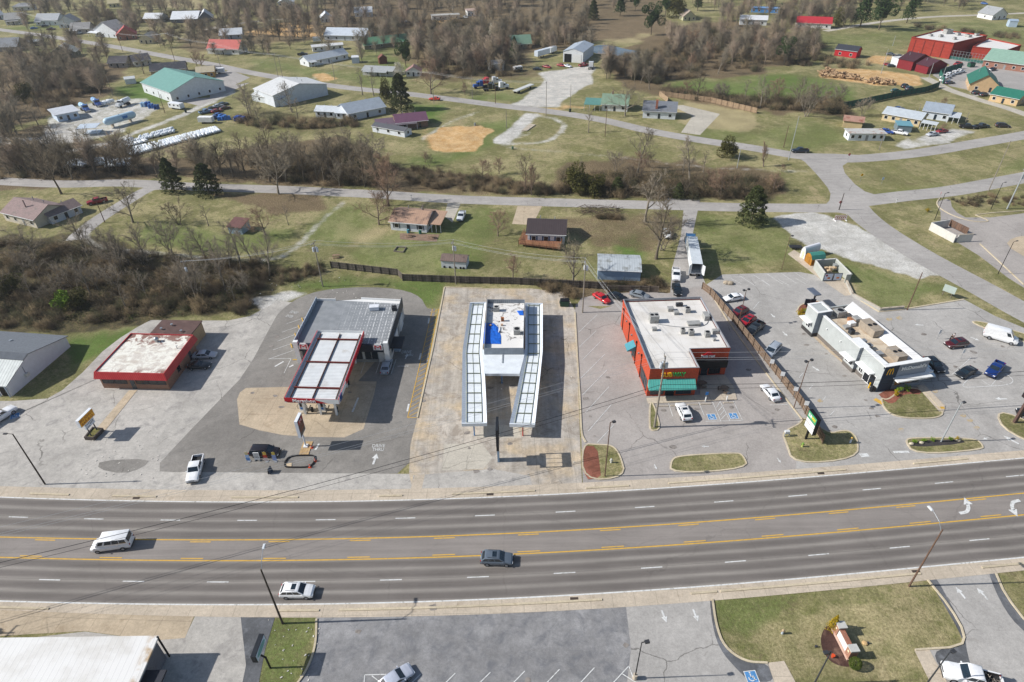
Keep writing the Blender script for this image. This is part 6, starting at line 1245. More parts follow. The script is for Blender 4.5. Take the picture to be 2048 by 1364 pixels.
def pc(ox,oy): return lambda x,y: (ox+x/2.926,oy+y/2.926)
c1,c2,c3,c4_,c5,c6 = pc(0,0),pc(680,0),pc(1348,0),pc(0,230),pc(680,230),pc(1348,230)
T,P,u,v = house('white lane house with tan metal roof and side porch',c5(300,672),c5(508,690),9.5,2.7,1.7,'#b08f78','#d6dadd','x',win=2,sidewin=2,shut=mat('#5c6166'),ext=((10.4,14.6,0.6,7.5,2.5,3.6,'#b3937b',4),),chim=((8,5.5,.35,'#7d756c'),),rdirt='#6d5a52')
sheet('patio',[c5(350,692),c5(582,700),c5(565,742),c5(352,728)],.05,mat('#86705f',.9,.2,1))
T,P,u,v = house('white lane house with dark brown metal roof and timber deck',c5(1098,748),c5(1312,756),9.2,2.9,2.0,'#453b3c','#cfd3d8','x',win=3,drs=False,sidewin=1,shut=mat('#27476e'),over=.5)
A,B = G(*c5(1040,770)),G(*c5(1290,800)); g = MB(); dq = [G(*c5(1045,770)),G(*c5(1288,800)),G(*c5(1300,748)),G(*c5(1080,700))]; g.prism([(p.x,p.y) for p in dq],.75,.9); g.build('deck',boards('#8d6148',5,.2),T)
g = MB()
for a,b in zip(dq,dq[1:]+dq[:1]):
 if (a-dq[2]).length < .01: continue
 for z in (1.25,1.55,1.85): g.beam(a+Vector((0,0,z)),b+Vector((0,0,z)),.06,.1)
 n_ = 6
 for i in range(n_+1): p = a.lerp(b,i/n_); g.beam(p,p+Vector((0,0,1.9)),.1,.1)
g.build('railing',mat('#a27452',.8,.15),T)
T,P,u,v = house('small white shed with brown roof on a wheeled frame',c5(594,893),c5(738,903),3.6,2.1,.8,'#77655c','#cfd2d6','x','storage_shed','shed',0,.2,False,sidewin=0,rdirt='#5c4c46')
g = MB()
for x in (.8,2.2,3.6,5,5.8): p = P(x,-.12,.3); g.tube([p,p+v*.25],.3,10)
g.build('wheel',TYRE,T)
house('corrugated pale metal barn with blue-grey front',c5(1507,962),c5(1755,972),8.0,2.7,1.0,'#b6bcbf','#93a9c0','x','metal_barn','barn',0,.2,False,sidewin=0,rdirt='#8d8f8c')
house('weathered blue-grey shed with rusty tin roof on the brown lawn',c4_(1342,692),c4_(1420,700),4.2,2.0,.9,'#6e4a44','#8ea3b4','shed','storage_shed','shed',0,.3,False,sidewin=0,rdirt='#4a3533')
T,P,u,v = house('large house with faded brown roof at the far left lane bend',c4_(35,618),c4_(222,664),10.5,2.8,2.4,'#8d7a76','#c8bfae','x',win=3,rib=False,chim=((7.5,3,.3,'#8d7a76'),),sidewin=1)
T2,P,u,v = house('white latticed wing beside the large brown-roofed house',c4_(308,640),c4_(486,572),6,2.4,1.5,'#877671','#c6cbd2','x',win=2,rib=False,sidewin=0)
def profile_shed(label,A,B,dep,prof,roofm,wallm,n_roof,cat='shed'):
 """gable front A-B; prof = half outline as (fraction of half width, height)"""
 A,B = G(*A),G(*B); u = (B-A); Ln = u.length; u = u.normalized(); v = Vector((-u.y,u.x,0)); T = thing('storage_shed',label,cat,tuple((A+B)/2+v*dep/2))
 pts = [(-x,z) for x,z in prof]+[(x,z) for x,z in prof[::-1] if x > 0]; W3_ = lambda x,y,z: A+u*(Ln/2+x*Ln/2)+v*y+Vector((0,0,z)); w_,r_ = MB(),MB()
 w_.face([W3_(x,0,z) for x,z in pts][::-1]); w_.face([W3_(x,dep,z) for x,z in pts])
 for i in range(len(pts)-1):
  (x0,z0),(x1,z1) = pts[i],pts[i+1]; tgt = r_ if min(z0,z1) >= prof[1][1]-.01 else w_; k = 1.04 if tgt is r_ else 1; oo = .12 if tgt is r_ else 0
  tgt.face([W3_(x0*k,-oo,z0+oo*.4),W3_(x0*k,dep+oo,z0+oo*.4),W3_(x1*k,dep+oo,z1+oo*.4),W3_(x1*k,-oo,z1+oo*.4)])
 w_.build('wall',wallm,T); r_.build('roof',roofm,T); g = MB(); wallpanel(g,A,u,Ln*.3,Ln*.7,.05,1.9,.05); g.build('door',mat('#cdd3b4') if cat == 'shed' and 'white' in label else mat('#9a6a24',.8,.2,3),T)
q16 = lambda x,y: (1600+x/12.4,470+y/12.4)
profile_shed('white arched-roof shed beside the timber shed',q16(-10,540),q16(100,600),5.0,[(1,0),(1,1.5),(.9,2.2),(.68,2.75),(.36,3.05),(0,3.12)],mat('#dcdce0',.5,.04),mat('#dfdedb',.6),3)
profile_shed('honey timber shed with green roof behind the bin enclosure',q16(105,640),q16(258,770),3.6,[(1,0),(1,1.7),(.62,2.6),(0,2.9)],mat('#3f7f73',.7,.08),boards('#a87327',45,.2,'#5c3d18'),2)
def enclosure(name,label,pts,h,th,m,capm,cat='enclosure',closed=False):
 P = GS(pts); T = thing(name,label,cat,tuple(sum(P,Vector())/len(P))); 
 for a,b in zip(P,P[1:]+(P[:1] if closed else [])):
  if (b-a).length < .3: continue
  g = MB(); g.beam(a+Vector((0,0,h/2)),b+Vector((0,0,h/2)),th,h); w = g.build('wall',m,T); g = MB(); d = (b-a).normalized()*.08; g.beam(a-d+Vector((0,0,h+.04)),b+d+Vector((0,0,h+.04)),th+.1,.08); g.build('coping',capm,w)
 return T,P
ENCM = mat('#a9aca5',.7,.05); T,P = enclosure('bin_enclosure','grey walled bin enclosure with food pictures on its gates',[q16(560,1150),q16(330,830),q16(830,790),q16(1210,1180),q16(1090,1185)],2.3,.22,ENCM,mat('#d2d0c9'))
A,B = G(*q16(560,1152)),G(*q16(1010,1140)); u = (B-A).normalized(); g1 = (B-A).length
for k in (0,1):
 g = MB(); wallpanel(g,A,u,k*g1/2+.05,(k+1)*g1/2-.05,.2,2.2,.06,0,-.04); gt = g.build('gate',mat('#4d535c',.5),T); g = MB(); wallpanel(g,A,u,k*g1/2+.2,(k+1)*g1/2-.2,.4,2.05,.09,0,.06); pn = g.build('picture',mat('#c3cedd',.4,.05),gt)
 c = A+u*(k*g1/2+g1*.27)+Vector((u.y,-u.x,0))*.1+Vector((0,0,.95)); g = MB(); g.ball(c,(.42,.06,.24),10,6); g.build('emblem',mat('#b3632c',.6,.4,6),pn)
 if k == 0: g = MB(); c2_ = A+u*.55+Vector((u.y,-u.x,0))*.1+Vector((0,0,1.65)); g.ball(c2_,(.27,.05,.27),12,6); g.build('emblem',mat('#7b2330',.5),pn)
g = MB(); c = G(*q16(880,870)); g.box((c.x,c.y,.9),(1.6,1.1,1.3)); g.box((c.x,c.y,1.6),(1.7,1.2,.1)); solo(g,'skip',mat('#8c8f8d',.7,.2),'grey skip standing inside the pictured bin enclosure','skip')
g = MB(); rr = random.Random(11); c = G(*q16(740,930))
for i in range(9): g.box((c.x+rr.uniform(-1.2,1.2),c.y+rr.uniform(-.7,.7),.35+rr.random()*1.0),(.8,.6,.5),rr.random()*3)
tag(solo(g,'cardboard_pile',mat('#c9b08e',.9,.35,1.5),'heap of cardboard and bags inside the pictured bin enclosure','cardboard'),'heap of cardboard and bags inside the pictured bin enclosure','cardboard',None,'stuff')
T,P = enclosure('bin_enclosure','pale block-walled bin enclosure in the right-hand lot',[c6(1650,745),c6(1735,740),c6(1735,742)],2.2,.22,mat('#c2c0ba',.8,.06),CONC)
for a,b in ((c6(1492,672),c6(1635,748)),(c6(1492,672),c6(1600,655))):
 g = MB(); A,B = G(*a),G(*b); g.beam(A+Vector((0,0,1.1)),B+Vector((0,0,1.1)),.22,2.2); g.build('wall',mat('#c9c6bf',.8,.06),T)
A,B = G(*c6(1605,652)),G(*c6(1712,705))
for k in range(3): g = MB(); a,b = A.lerp(B,k/3),A.lerp(B,(k+.95)/3); g.beam(a+Vector((0,0,1.2)),b+Vector((0,0,1.2)),.08,1.9); g.build('gate',boards('#6d5546',math.degrees(math.atan2((B-A).y,(B-A).x)),.2),T)
HS = [
('white house with grey hip roof at the very top left',c1(80,64),c1(190,60),9,3,2.2,'#8f9194','#cfcfcb','hip',{}),
('grey-roofed house with columned porch at top left',c1(38,148),c1(130,142),12,3.6,3.6,'#9c9b98','#c7c2b8','x',dict(rib=False,ext=((1,9,-2.2,0,2.6,3.2,'#9c9b98',4),))),
('white twin-gabled house left of the grey gambrel house',c1(215,150),c1(345,148),12,3.4,3.6,'#9fa3a6','#d5d9dd','x',dict(win=3,ext=((0,5,-2,0,2.5,3.1,'#b6babd',3),))),
('white steep-gabled house behind the twin-gabled house',c1(350,165),c1(455,160),10,3.8,4.0,'#a5a7a8','#d2d5d8','y',dict(rib=False)),
('grey house with long flat carport roof',c1(420,200),c1(530,195),11,3,3.2,'#8f8d8b','#b6ada6','x',dict(rib=False,ext=((-2,5,-4,0,2.4,2.8,'#c6c6c4',3),))),
('tall white house with dormered grey roof beside the red roof',c1(560,212),c1(690,224),11,4.2,5.0,'#969494','#d7dade','y',dict(rib=False,win=3,ext=((-3,6,-3,0,2.6,3.2,'#dcdedf',4),))),
('red brick house with bright red metal roof',c1(690,238),c1(805,228),10,3.2,4.2,'#b04b45','#a0604c','y',dict(bk=True)),
('tan bungalow with grey gable right of the red roof',c1(820,258),c1(900,256),12,3,2.6,'#a7a297','#c9bfa4','y',dict(rib=False)),
('white roofed cottage hidden by trees in the upper left field',c1(845,132),c1(945,132),10,2.6,3,'#d2d4d6','#9a9a96','x',{}),
('long white-roofed house in the upper left clearing',c1(1005,136),c1(1160,132),16,2.6,4,'#dcdee0','#5c626e','x',{}),
('white-roofed front wing in the upper left clearing',c1(1165,130),c1(1250,124),14,2.6,4.2,'#dcdee0','#6a6f78','y',{}),
('white porch house with salmon red roof',c1(1220,315),c1(1400,320),10,3,4,'#b4574e','#d3d2cd','x',dict(ext=((1,12,-2.5,0,2.6,3.2,'#8f8f8c',5),))),
('white mobile home in front of the bare trees at upper centre',c1(1832,305),c1(2010,290),5,2.8,.7,'#d6d6d4','#d6d6d3','x',dict(win=4)),
('white ranch house with long silver roof and front porch',c1(1810,392),c1(2040,345),9,2.8,2.2,'#b9c0c6','#dadcdd','x',dict(win=4,ext=((0,4,-2.5,0,2.5,3,'#c4c9cc',3),))),
('grey-green bungalow with pale tin roof among thicket',c1(300,345),c1(450,335),10,3,3.6,'#b5b9b2','#6d6f5e','y',{}),
('grey house cut by the left edge above the thicket',c1(-20,305),c1(110,300),12,2.8,4,'#85888c','#8f8b84','x',dict(rib=False)),
('dark-roofed cottage left of the tan gable',c1(640,398),c1(745,395),9,2.6,2.6,'#4e4c50','#a9a096','x',dict(rib=False)),
('dark-roofed cottage with white side right of the tan gable',c1(790,392),c1(890,378),9,2.8,2.6,'#56545a','#cac7c0','x',dict(rib=False)),
('brick ranch house with charcoal roof behind the green roof',c1(890,450),c1(1095,432),10,2.8,2.6,'#3f4148','#a2917c','x',dict(rib=False)),
('white house at the top edge left of centre',c1(1630,40),c1(1720,36),12,3,3,'#d8dadb','#cfd0cf','y',{}),
('small white house among trees right of the clearing',c1(1880,132),c1(1945,128),12,3,3,'#d8dcde','#d2d4d4','y',{}),
('long white metal-roofed house behind tall bare trees',c1(1900,235),c1(2140,240),14,3,3.2,'#c4ccd4','#c6ccd2','x',dict(win=4)),
('pale roofed house almost hidden by bare branches',c1(1290,232),c1(1420,225),10,2.6,3,'#c8ccd0','#aab0b8','x',{}),
('small white farmhouse far off left of centre',c2(88,100),c2(190,96),10,3,3,'#cfd1d2','#dcdcda','x',{}),
('long grey and white mobile home at the top centre',c2(540,120),c2(700,112),6,3,.8,'#b9b6ae','#cfcfca','flat',dict(win=4)),
('white box house right of the long mobile home',c2(748,95),c2(803,92),10,3.4,.8,'#c2a89a','#dcdcd8','flat',{}),
('long low green-roofed house in scrub',c2(145,292),c2(410,262),12,2.4,3,'#5f8a6c','#8d8772','x',dict(win=4,drs=False)),
('green-roofed cottage half hidden by pines',c2(1005,288),c2(1120,282),10,2.6,4,'#78957f','#9c9c8c','x',{}),
('low grey-roofed house with deep porch beside the white blossom',c2(135,440),c2(310,448),9,2.6,1.2,'#a6a9a8','#b9b6ad','x',dict(ext=((1,14,-2.6,0,2.3,2.8,'#a6a9a8',5),))),
('small white shed with rusty roof beside the white blossom',c2(388,448),c2(475,446),6,2.4,2.2,'#9d7a72','#dad9d5','y',{}),
('white house with green metal roof and brick chimney by the gravel yard',c2(1530,648),c2(1680,655),10,2.8,3,'#7f957f','#d9dad8','x',dict(chim=((4,5,.6,'#8a6a58'),),win=2,ext=((-7.5,-.5,-1,6,2.6,3.6,'#5f8d84',4),))),
('white cottage with slate roof and red brick chimney',c2(1770,690),c2(1960,700),9,3,2.8,'#74787f','#d9dcdf','x',dict(rib=False,win=2,chim=((5.2,1.2,.9,'#a5563e'),),sidewin=2)),
('pale grey house with brick end behind bare trees',c2(55,708),c2(270,665),12,3,2.6,'#a4adb6','#c9ced4','x',dict(win=2)),
('brick building with purple metal roof and open porch',c5(335,88),c5(515,70),11,2.8,1.8,'#6d4a5e','#7d5c4e','x',dict(bk=True,win=1,ext=((-4,8,-1.8,0,2.4,2.8,'#6d6468',4),(-8,-.5,-1,6,2.5,3.4,'#6f5a66',2)))),
('small white annex in front of the purple roof',c5(192,98),c5(380,132),4.5,2.3,.9,'#595a5e','#d6dadf','x',dict(win=3,drs=False,over=.25)),
('white cottage lost in the trees left of the pale grey house',c1(1850,685),c1(1960,690),6,2.6,1.4,'#c9ced2','#d3d7da','x',{}),
('white outbuilding in the trees below the pale grey house',c1(1970,695),c1(2060,700),6,2.6,1.4,'#cfd4d8','#ccd2d6','x',{}),
('beige ranch house with long pale roof at right',c6(1212,30),c6(1430,70),9,2.8,1.6,'#bcc3c8','#c9b68f','x',dict(win=4,ext=((14.5,20,-2.6,0,2.5,3,'#c3c8ca',5),))),
('white house with blue-grey roof behind the ranch house',c3(1445,690),c3(1600,712),9,3,2.4,'#98a2ad','#cdd3d9','x',dict(win=2,ext=((9,13,-2,4,2.4,3,'#c7ccd0',3),))),
('white mobile home with rust-streaked roof at right',c6(1018,150),c6(1228,152),5,2.7,.5,'#c6c4be','#d7dbe0','flat',dict(win=4,rdirt='#a4785c')),
('tan open-fronted shed with rusty red roof',c6(985,70),c6(1095,82),7,2.6,1.0,'#b08a78','#b7a37c','x',dict(win=0,drs=False,rdirt='#8c5240',sidewin=0)),
('bright blue mobile home at the top right',c3(450,72),c3(610,78),6,3,.6,'#6f9fd0','#4a86c4','flat',dict(win=4)),
('white sheds in the trees under the blue mobile home',c3(382,145),c3(540,150),8,3.4,2.0,'#d9dadb','#d2d4d4','x',dict(win=2)),
('white house with red roof behind dark pines',c3(712,162),c3(915,170),9,3,3.2,'#b8303a','#d6d4d0','x',dict(win=3)),
('tan house left of the upper right wood',c3(52,122),c3(125,120),10,2.8,3.4,'#a99a8c','#b8b596','y',{}),
('white gabled house at the top right corner',c3(1858,118),c3(1940,112),12,3.2,3.8,'#9fa1a2','#dadbdb','y',dict(ext=((6,12,1,8,2.6,3.2,'#8f9194',3),))),
('white house cut by the top edge in the left trees',c1(-20,118),c1(35,110),10,3,3,'#b9bcbe','#c9cccd','x',{}),
('cream house above the left clearing',c1(640,45),c1(705,40),10,3,2.6,'#c4b890','#cfc79e','x',{})]
for lb,A,B,dp,h_,rs,rc,wc,st_,kw in HS: house(lb,A,B,dp,h_,rs,rc,wc,st_,**kw)
house('long white hall with dark green roof and grey end wing',c1(845,540),c1(1012,602),26,4.6,4.2,'#6f9c92','#d5d8da','x','church_hall','hall',3,.4,True,sidewin=5)
house('grey lean-to wing with green roof joined to the hall',c1(1130,560),c1(1220,530),8,3,1.5,'#4d8172','#b6babd','x','hall_annex','building',1,.3,True,sidewin=0)
house('white metal workshop with broad pale roof',c1(1500,585),c1(1612,628),27,5,2.6,'#d6d6d4','#cfd4da','x','workshop','workshop',0,.3,False,sidewin=0)
house('low rusty-roofed lean-to in front of the white workshop',c1(1480,590),c1(1650,625),9,2.8,1.2,'#c6c8c6','#cdd2d4','x','workshop_annex','building',1,.3,True,sidewin=0,rdirt='#8d8a84')
house('propane office with pale blue flat canopy',c1(345,715),c1(470,690),9,3,.5,'#c9ccd0','#c3d2e4','shed','office','office',2,.8,True,sidewin=0)
house('small white twin shed on the lawn left of the hall',c1(738,495),c1(798,488),4,2.4,.8,'#cfd2d2','#d3d7da','x','storage_shed','shed',0,.2,False,sidewin=0)
house('yellow timber gazebo with tan roof',c1(1160,460),c1(1260,452),8,3,1.8,'#b9ad92','#b78b42','x','gazebo','gazebo',3,.5,False,sidewin=0)
house('grey open carport with tin roof at far left',c1(148,272),c1(225,270),8,2.6,.4,'#9aa0a4','#5a5d5e','flat','carport','carport',0,.3,False,sidewin=0)
T,P,u,v = house('white garage workshop with two big roller doors',c2(1305,362),c2(1420,370),22,5.4,1.6,'#a9b3bd','#e0e2e4','y','garage','garage',0,.2,False,sidewin=0)
lw = (G(*c2(1420,370))-G(*c2(1305,362))).length
for a,b,m in ((.06,.42,BLACK),(.5,.92,WHITE)): g = MB(); wallpanel(g,P(0,0,0),u,lw*a,lw*b,.05,4.2,.08); g.build('roller_door',m,T)
house('weathered plank shed beside the truck yard',c2(885,420),c2(960,412),6,3.6,1.2,'#b9b4ad','#c3c0b8','x','storage_shed','shed',0,.2,False,sidewin=0)
house('small brown garden shed behind the grey porch house',c2(232,376),c2(278,372),4,3,1.5,'#7a4a3a','#6d4434','y','storage_shed','shed',0,.2,False,sidewin=0); house('small blue-white shed by the dirt drive',c2(72,372),c2(113,370),5,3,.8,'#d6d9dc','#b9c4d2','flat','storage_shed','shed',0,.2,False,sidewin=0)
house('long bright red barn with dark roof in the field',c3(935,325),c3(1062,342),7,3.4,2.0,'#3b3d44','#b3222a','x','field_barn','barn',2,.3,False,sidewin=0)
house('larger maroon barn shed behind the logs',c3(1385,415),c3(1490,395),8,4.4,2.6,'#4a2c32','#7c2228','y','storage_shed','shed',0,.3,True,sidewin=0); house('smaller maroon shed nearest the fence',c3(1476,435),c3(1585,420),7,3.6,2.4,'#53323a','#7a1f28','y','storage_shed','shed',0,.3,False,sidewin=0); house('white box shed left of the maroon barns',c3(1300,395),c3(1345,392),5,4,.4,'#dcdddd','#d9dada','flat','storage_shed','shed',0,.15,False,sidewin=0); house('tiny blue-grey shed in the top right field',c3(1955,158),c3(2003,160),6,3.4,.8,'#9fb0c0','#a9b9c8','x','storage_shed','shed',0,.2,False,sidewin=0)
house('open steel carport with teal roof beside the ranch house',c6(1300,98),c6(1385,104),6,2.4,.4,'#6fa0ac','#6f7d84','flat','carport','carport',0,.2,False,sidewin=0)
house('tan house with dark green roof upper of two',c3(1720,530),c3(1885,545),18,3.2,4.0,'#2f6e5c','#bfa27c','y','office','office',1,.5,True,sidewin=2); house('tan house with dark green roof lower of two',c3(1838,590),c3(2000,622),10,3,2.2,'#2d7361','#c2a67e','x','office','office',2,.5,True,sidewin=1)
def flat_hall(label,px,h,wallm,roofm,name='school_hall'):
 poly = [tuple(G(x,y,h)[:2]) for x,y in px]; c = (sum(p[0] for p in poly)/len(poly),sum(p[1] for p in poly)/len(poly),0); T = thing(name,label,'building',c); mb = MB(); flat_walls(mb,poly,0,h-.3); mb.build('wall',wallm,T); parapet(T,poly,h-.8,h,.3,wallm); roofsheet(T,inset(poly,.3),h-.6,roofm); return T,poly
RB = brick('#a2372a','#8a4034',1.5)
T,poly = flat_hall('large red brick hall with white flat roof',[c3(1392,215),c3(1640,250),c3(1835,205),c3(1560,172)],8,RB,ROOFW)
for i in range(4): g = MB(); d = Vector((poly[1][0]-poly[0][0],poly[1][1]-poly[0][1],0)); wallpanel(g,poly[0],d,d.length*(i+.5)/4.5,d.length*(i+.5)/4.5+.35,0,7,.2); g.build('pier',mat('#7d3128'),T)
T,poly = flat_hall('lower red brick wing of the large hall',[c3(1750,270),c3(1950,292),c3(2035,262),c3(1840,222)],5.5,RB,ROOFW)
for i,(x,y,sz,l) in enumerate(((1600,195,(4,3,2),'grey plant unit at the back of the red brick hall roof'),(1660,205,(2,2,1.2),'small plant unit beside the big one on the red hall roof'),(1720,215,(2,3,1),'pale unit near the right end of the red hall roof'),(1560,215,(2,1.5,1),'pale unit left on the red hall roof'),(1640,230,(1.5,1.5,1),'small unit front of the red hall roof'),(1500,210,(1.5,2,.9),'small unit at the left end of the red hall roof'),(1770,208,(2,1.5,1),'unit at the far right corner of the red hall roof'))): p = G(*c3(x,y),7.5); hvac((p.x,p.y),sz,.2,l,7.4)
house('long brick school block with pale green roof cut by the right edge',c3(1800,390),c3(2060,425),22,3.4,3.6,'#8fae9c','#9a6350','x','school_block','building',4,.6,True,bk=True,sidewin=0)
# pump shelter in the propane yard
T,P,u,v = house('small pump shelter with blue tin roof in the propane yard',c4_(490,118),c4_(580,112),5,.3,.1,'#c0cad4','#a9a9a4','flat','pump_shelter','shelter',0,0,False,sidewin=0,ext=((-1.5,6,-1.5,4.5,3.0,3.2,'#c4ced8',3),))
def fence(label,pts,h,m,post_m=None,step=2.4,name='board_fence',th=.06,side=0,rails=True,rm=None,px=True):
 P = GS(pts) if px else pts; T = thing(name,label,'fence',tuple(P[0]))
 for a,b in zip(P[:-1],P[1:]):
  g = MB(); g.beam(a+Vector((0,0,h/2+.05)),b+Vector((0,0,h/2+.05)),th,h-.05); pn = g.build('panel',m(math.degrees(math.atan2((b-a).y,(b-a).x))) if callable(m) else m,T); d = (b-a); n_ = max(1,round(d.length/step)); nn = Vector((d.y,-d.x,0)).normalized()*.1
  for s_ in range(n_+1):
   p = a.lerp(b,s_/n_)+nn; q_ = MB(); q_.box((p.x,p.y,h/2+.02),(.13,.13,h+.1)); q_.build('post',post_m or WOODP,T)
  if rails:
   q_ = MB()
   for z in (.35,h*.55,h-.25): q_.beam(a+nn*.6+Vector((0,0,z)),b+nn*.6+Vector((0,0,z)),.05,.1)
   q_.build('rail',rm or post_m or WOODP,T)
 return T
GB = lambda c,d='#3b352e',v=.22: (lambda a: boards(c,a,.15,d,v))
fence('brown board fence running between the two restaurant lots',[(1404,578),(1420,590),(1475,655),(1540,735),(1600,810),(1645,888)],1.9,GB('#83705f'),mat('#6a5848',.9,.2))
fence('weathered grey plank fence behind the petrol shop and drive-in',[c5(-50,895),c5(340,940),c5(370,970),c5(760,985),c5(1000,990),c5(1400,1010),c5(1560,1020)],1.9,GB('#6d655c','#33302c',.35),mat('#4f4942',.9,.2),2.4)
fence('grey plank fence running up to the alley behind the white roof',[(1215,583),(1260,583),(1316,585)],1.7,GB('#75695c','#37322d',.3))
fence('pale tan board fence around the new concrete drive',[(1335,205),(1318,192),(1420,205),(1513,227)],2.2,GB('#a58d72'),mat('#8a745c'),3)
fence('dark green screened fence along the field edge',[(1684,218),(1730,208),(1790,195),(1850,185),(1876,175)],2.6,mat('#24594d',.7,.15,.4),DKGREY,3,'screen_fence'); fence('dark green screened fence beside the row of white pickups',[(1885,168),(1878,150),(1900,142),(1922,137)],2.6,mat('#2b6356',.7,.15,.4),DKGREY,3,'screen_fence')
g = MB(); A,B = G(1880,115),G(1965,128); tf = thing('chain_fence','tall silver chain-link cage fence below the red brick hall','fence',tuple(A)); n_ = 14
for i in range(n_+1):
 p = A.lerp(B,i/n_); q_ = MB(); q_.box((p.x,p.y,2.2),(.15,.15,4.4)); q_.build('post',STEEL,tf)
for z in (.3,1.5,3,4.3): g.beam(A+Vector((0,0,z)),B+Vector((0,0,z)),.08,.08)
g.build('rail',STEEL,tf); g = MB(); g.beam(A+Vector((0,0,.8)),B+Vector((0,0,.8)),.05,1.5); g.build('screen',mat('#2d5d55',.7),tf)
T,P = enclosure('retaining_wall','low concrete retaining wall at the grass wedge corner',[(1690,562),(1704,592),(1760,622),(1806,618)],.7,.35,mat('#a7a59e',.85,.1),CONC,'wall')
# red yard skip (dumpsters)
def skip(px,py,rz,col,label,s=1.):
 t = thing('dumpster',label,'dumpster',tuple(G(px,py)),R(rz)); g = MB(); g.box((0,0,.75*s),(2.0*s,1.4*s,1.2*s),0,0,1.08); kid(t,'body',g,mat(col,.7,.2)); g = MB(); g.box((-.5*s,.1,1.42*s),(1.0*s,1.5*s,.08),0); g.box((.52*s,.1,1.5*s),(1.0*s,1.5*s,.08)); kid(t,'lid',g,BLACK)
 for x in (-1,1): g = MB(); g.box((x*1.12*s,0,.9*s),(.15,1.0*s,.15)); kid(t,'lifting_bar',g,DKGREY)
skip(1129,611,-5,'#2c4a38','dark green dumpster at the back right of the drive-in lot'); skip(1941,134,10,'#2a5a48','green dumpster at the foot of the chain-link cage',1.4)
# ================================================================ TREES
def frame_(d):
 u = Vector((0,0,1)) if abs(d.z) < .9 else Vector((1,0,0)); a = d.cross(u).normalized(); return a,a.cross(d)
class TB:
 """triangle soup of tapered stems"""
 def __init__(s): s.v = []; s.f = []
 def cone(s,p,q,r):
  d = (q-p).normalized(); a,b = frame_(d); o = len(s.v)
  s.v += [p+a*r,p-a*(r*.5)+b*(r*.87),p-a*(r*.5)-b*(r*.87),q]; s.f += [(o,o+1,o+3),(o+1,o+2,o+3),(o+2,o,o+3)]
 def limb(s,pts,rs,n=4):
  o = len(s.v)
  for i,p in enumerate(pts):
   d = (pts[min(i+1,len(pts)-1)]-pts[max(0,i-1)]).normalized(); a,b = frame_(d)
   for k in range(n): t = 2*math.pi*k/n; s.v.append(p+(a*math.cos(t)+b*math.sin(t))*rs[i])
  for i in range(len(pts)-1):
   for k in range(n): A,B = o+i*n+k,o+i*n+(k+1) % n; s.f += [(A,B,B+n),(A,B+n,A+n)]
 def arr(s): return np.array([tuple(v) for v in s.v],np.float32),np.array(s.f,np.int32)
def rot_dir(d,ang,az):
 a,b = frame_(d); return (d*math.cos(ang)+(a*math.cos(az)+b*math.sin(az))*math.sin(ang)).normalized()
def gen_bare(seed,H=12,fork=.22,spread=.75,nl=6,n1=7,n2=6,n3=4,up=.1,twr=.026,multi=1,slim=1.):
 rr = random.Random(seed); tr,cr_ = TB(),TB()
 def poly_(p,d,l,n,bend,lift):
  pts = [p]
  for i in range(n):
   d = (d+Vector((rr.gauss(0,bend),rr.gauss(0,bend),rr.gauss(0,bend)+lift))).normalized(); pts.append(pts[-1]+d*(l/n))
  return pts
 stems = []
 for m_ in range(multi):
  d0 = Vector((rr.gauss(0,.06 if multi == 1 else .3),rr.gauss(0,.06 if multi == 1 else .3),1)).normalized(); p0 = Vector((0,0,-.1)) if multi == 1 else Vector((rr.gauss(0,.25),rr.gauss(0,.25),-.1))
  R0 = H*.021/(multi**.4); tk = poly_(p0,d0,H*(.72 if fork < .3 else .85),6,.05,.05); rs = [R0*(1-.8*(i/6)) for i in range(7)]; rs[0] *= 1.3; tr.limb(tk,rs,6); stems.append((tk,rs))
 for tk,rs in stems:
  for i in range(nl):
   t = fork+(1-fork)*(i+.5*rr.random())/nl; k = t*6; j = min(5,int(k)); p = tk[j].lerp(tk[j+1],k-j); az = i*2.4+rr.random(); dirm = (tk[j+1]-tk[j]).normalized()
   ll = H*(.6-.36*t)*rr.uniform(.8,1.25)*slim; d = rot_dir(dirm,spread*rr.uniform(.75,1.15)*(1-.35*t),az); pts = poly_(p,d,ll,5,.12,up*.35); r1 = rs[j]*.55; tr.limb(pts,[r1*(1-.8*q/5) for q in range(6)],4)
   for a in range(n1):
    t2 = .2+.8*(a+rr.random())/n1; k2 = t2*5; j2 = min(4,int(k2)); p2 = pts[j2].lerp(pts[j2+1],k2-j2); d2 = rot_dir((pts[j2+1]-pts[j2]).normalized(),rr.uniform(.45,.95),rr.random()*6.28); l2 = ll*rr.uniform(.28,.5)*(1.15-.4*t2)
    b2 = poly_(p2,d2,l2,3,.16,up*.3); cr_.limb(b2,[twr*1.9,twr*1.5,twr*1.1,twr*.6],3)
    for c in range(n2):
     t3 = .1+.9*(c+rr.random())/n2; k3 = t3*3; j3 = min(2,int(k3)); p3 = b2[j3].lerp(b2[j3+1],k3-j3); d3 = rot_dir((b2[j3+1]-b2[j3]).normalized(),rr.uniform(.4,1),rr.random()*6.28); d3 = (d3+Vector((0,0,up*.4))).normalized(); l3 = l2*rr.uniform(.35,.6); q3 = p3+d3*l3; cr_.cone(p3,q3,twr*.9)
     for e in range(n3): t4 = .15+.8*rr.random(); d4 = rot_dir(d3,rr.uniform(.4,.9),rr.random()*6.28); cr_.cone(p3.lerp(q3,t4),p3.lerp(q3,t4)+d4*l3*rr.uniform(.4,.8),twr*.65)
 return tr.arr(),cr_.arr()
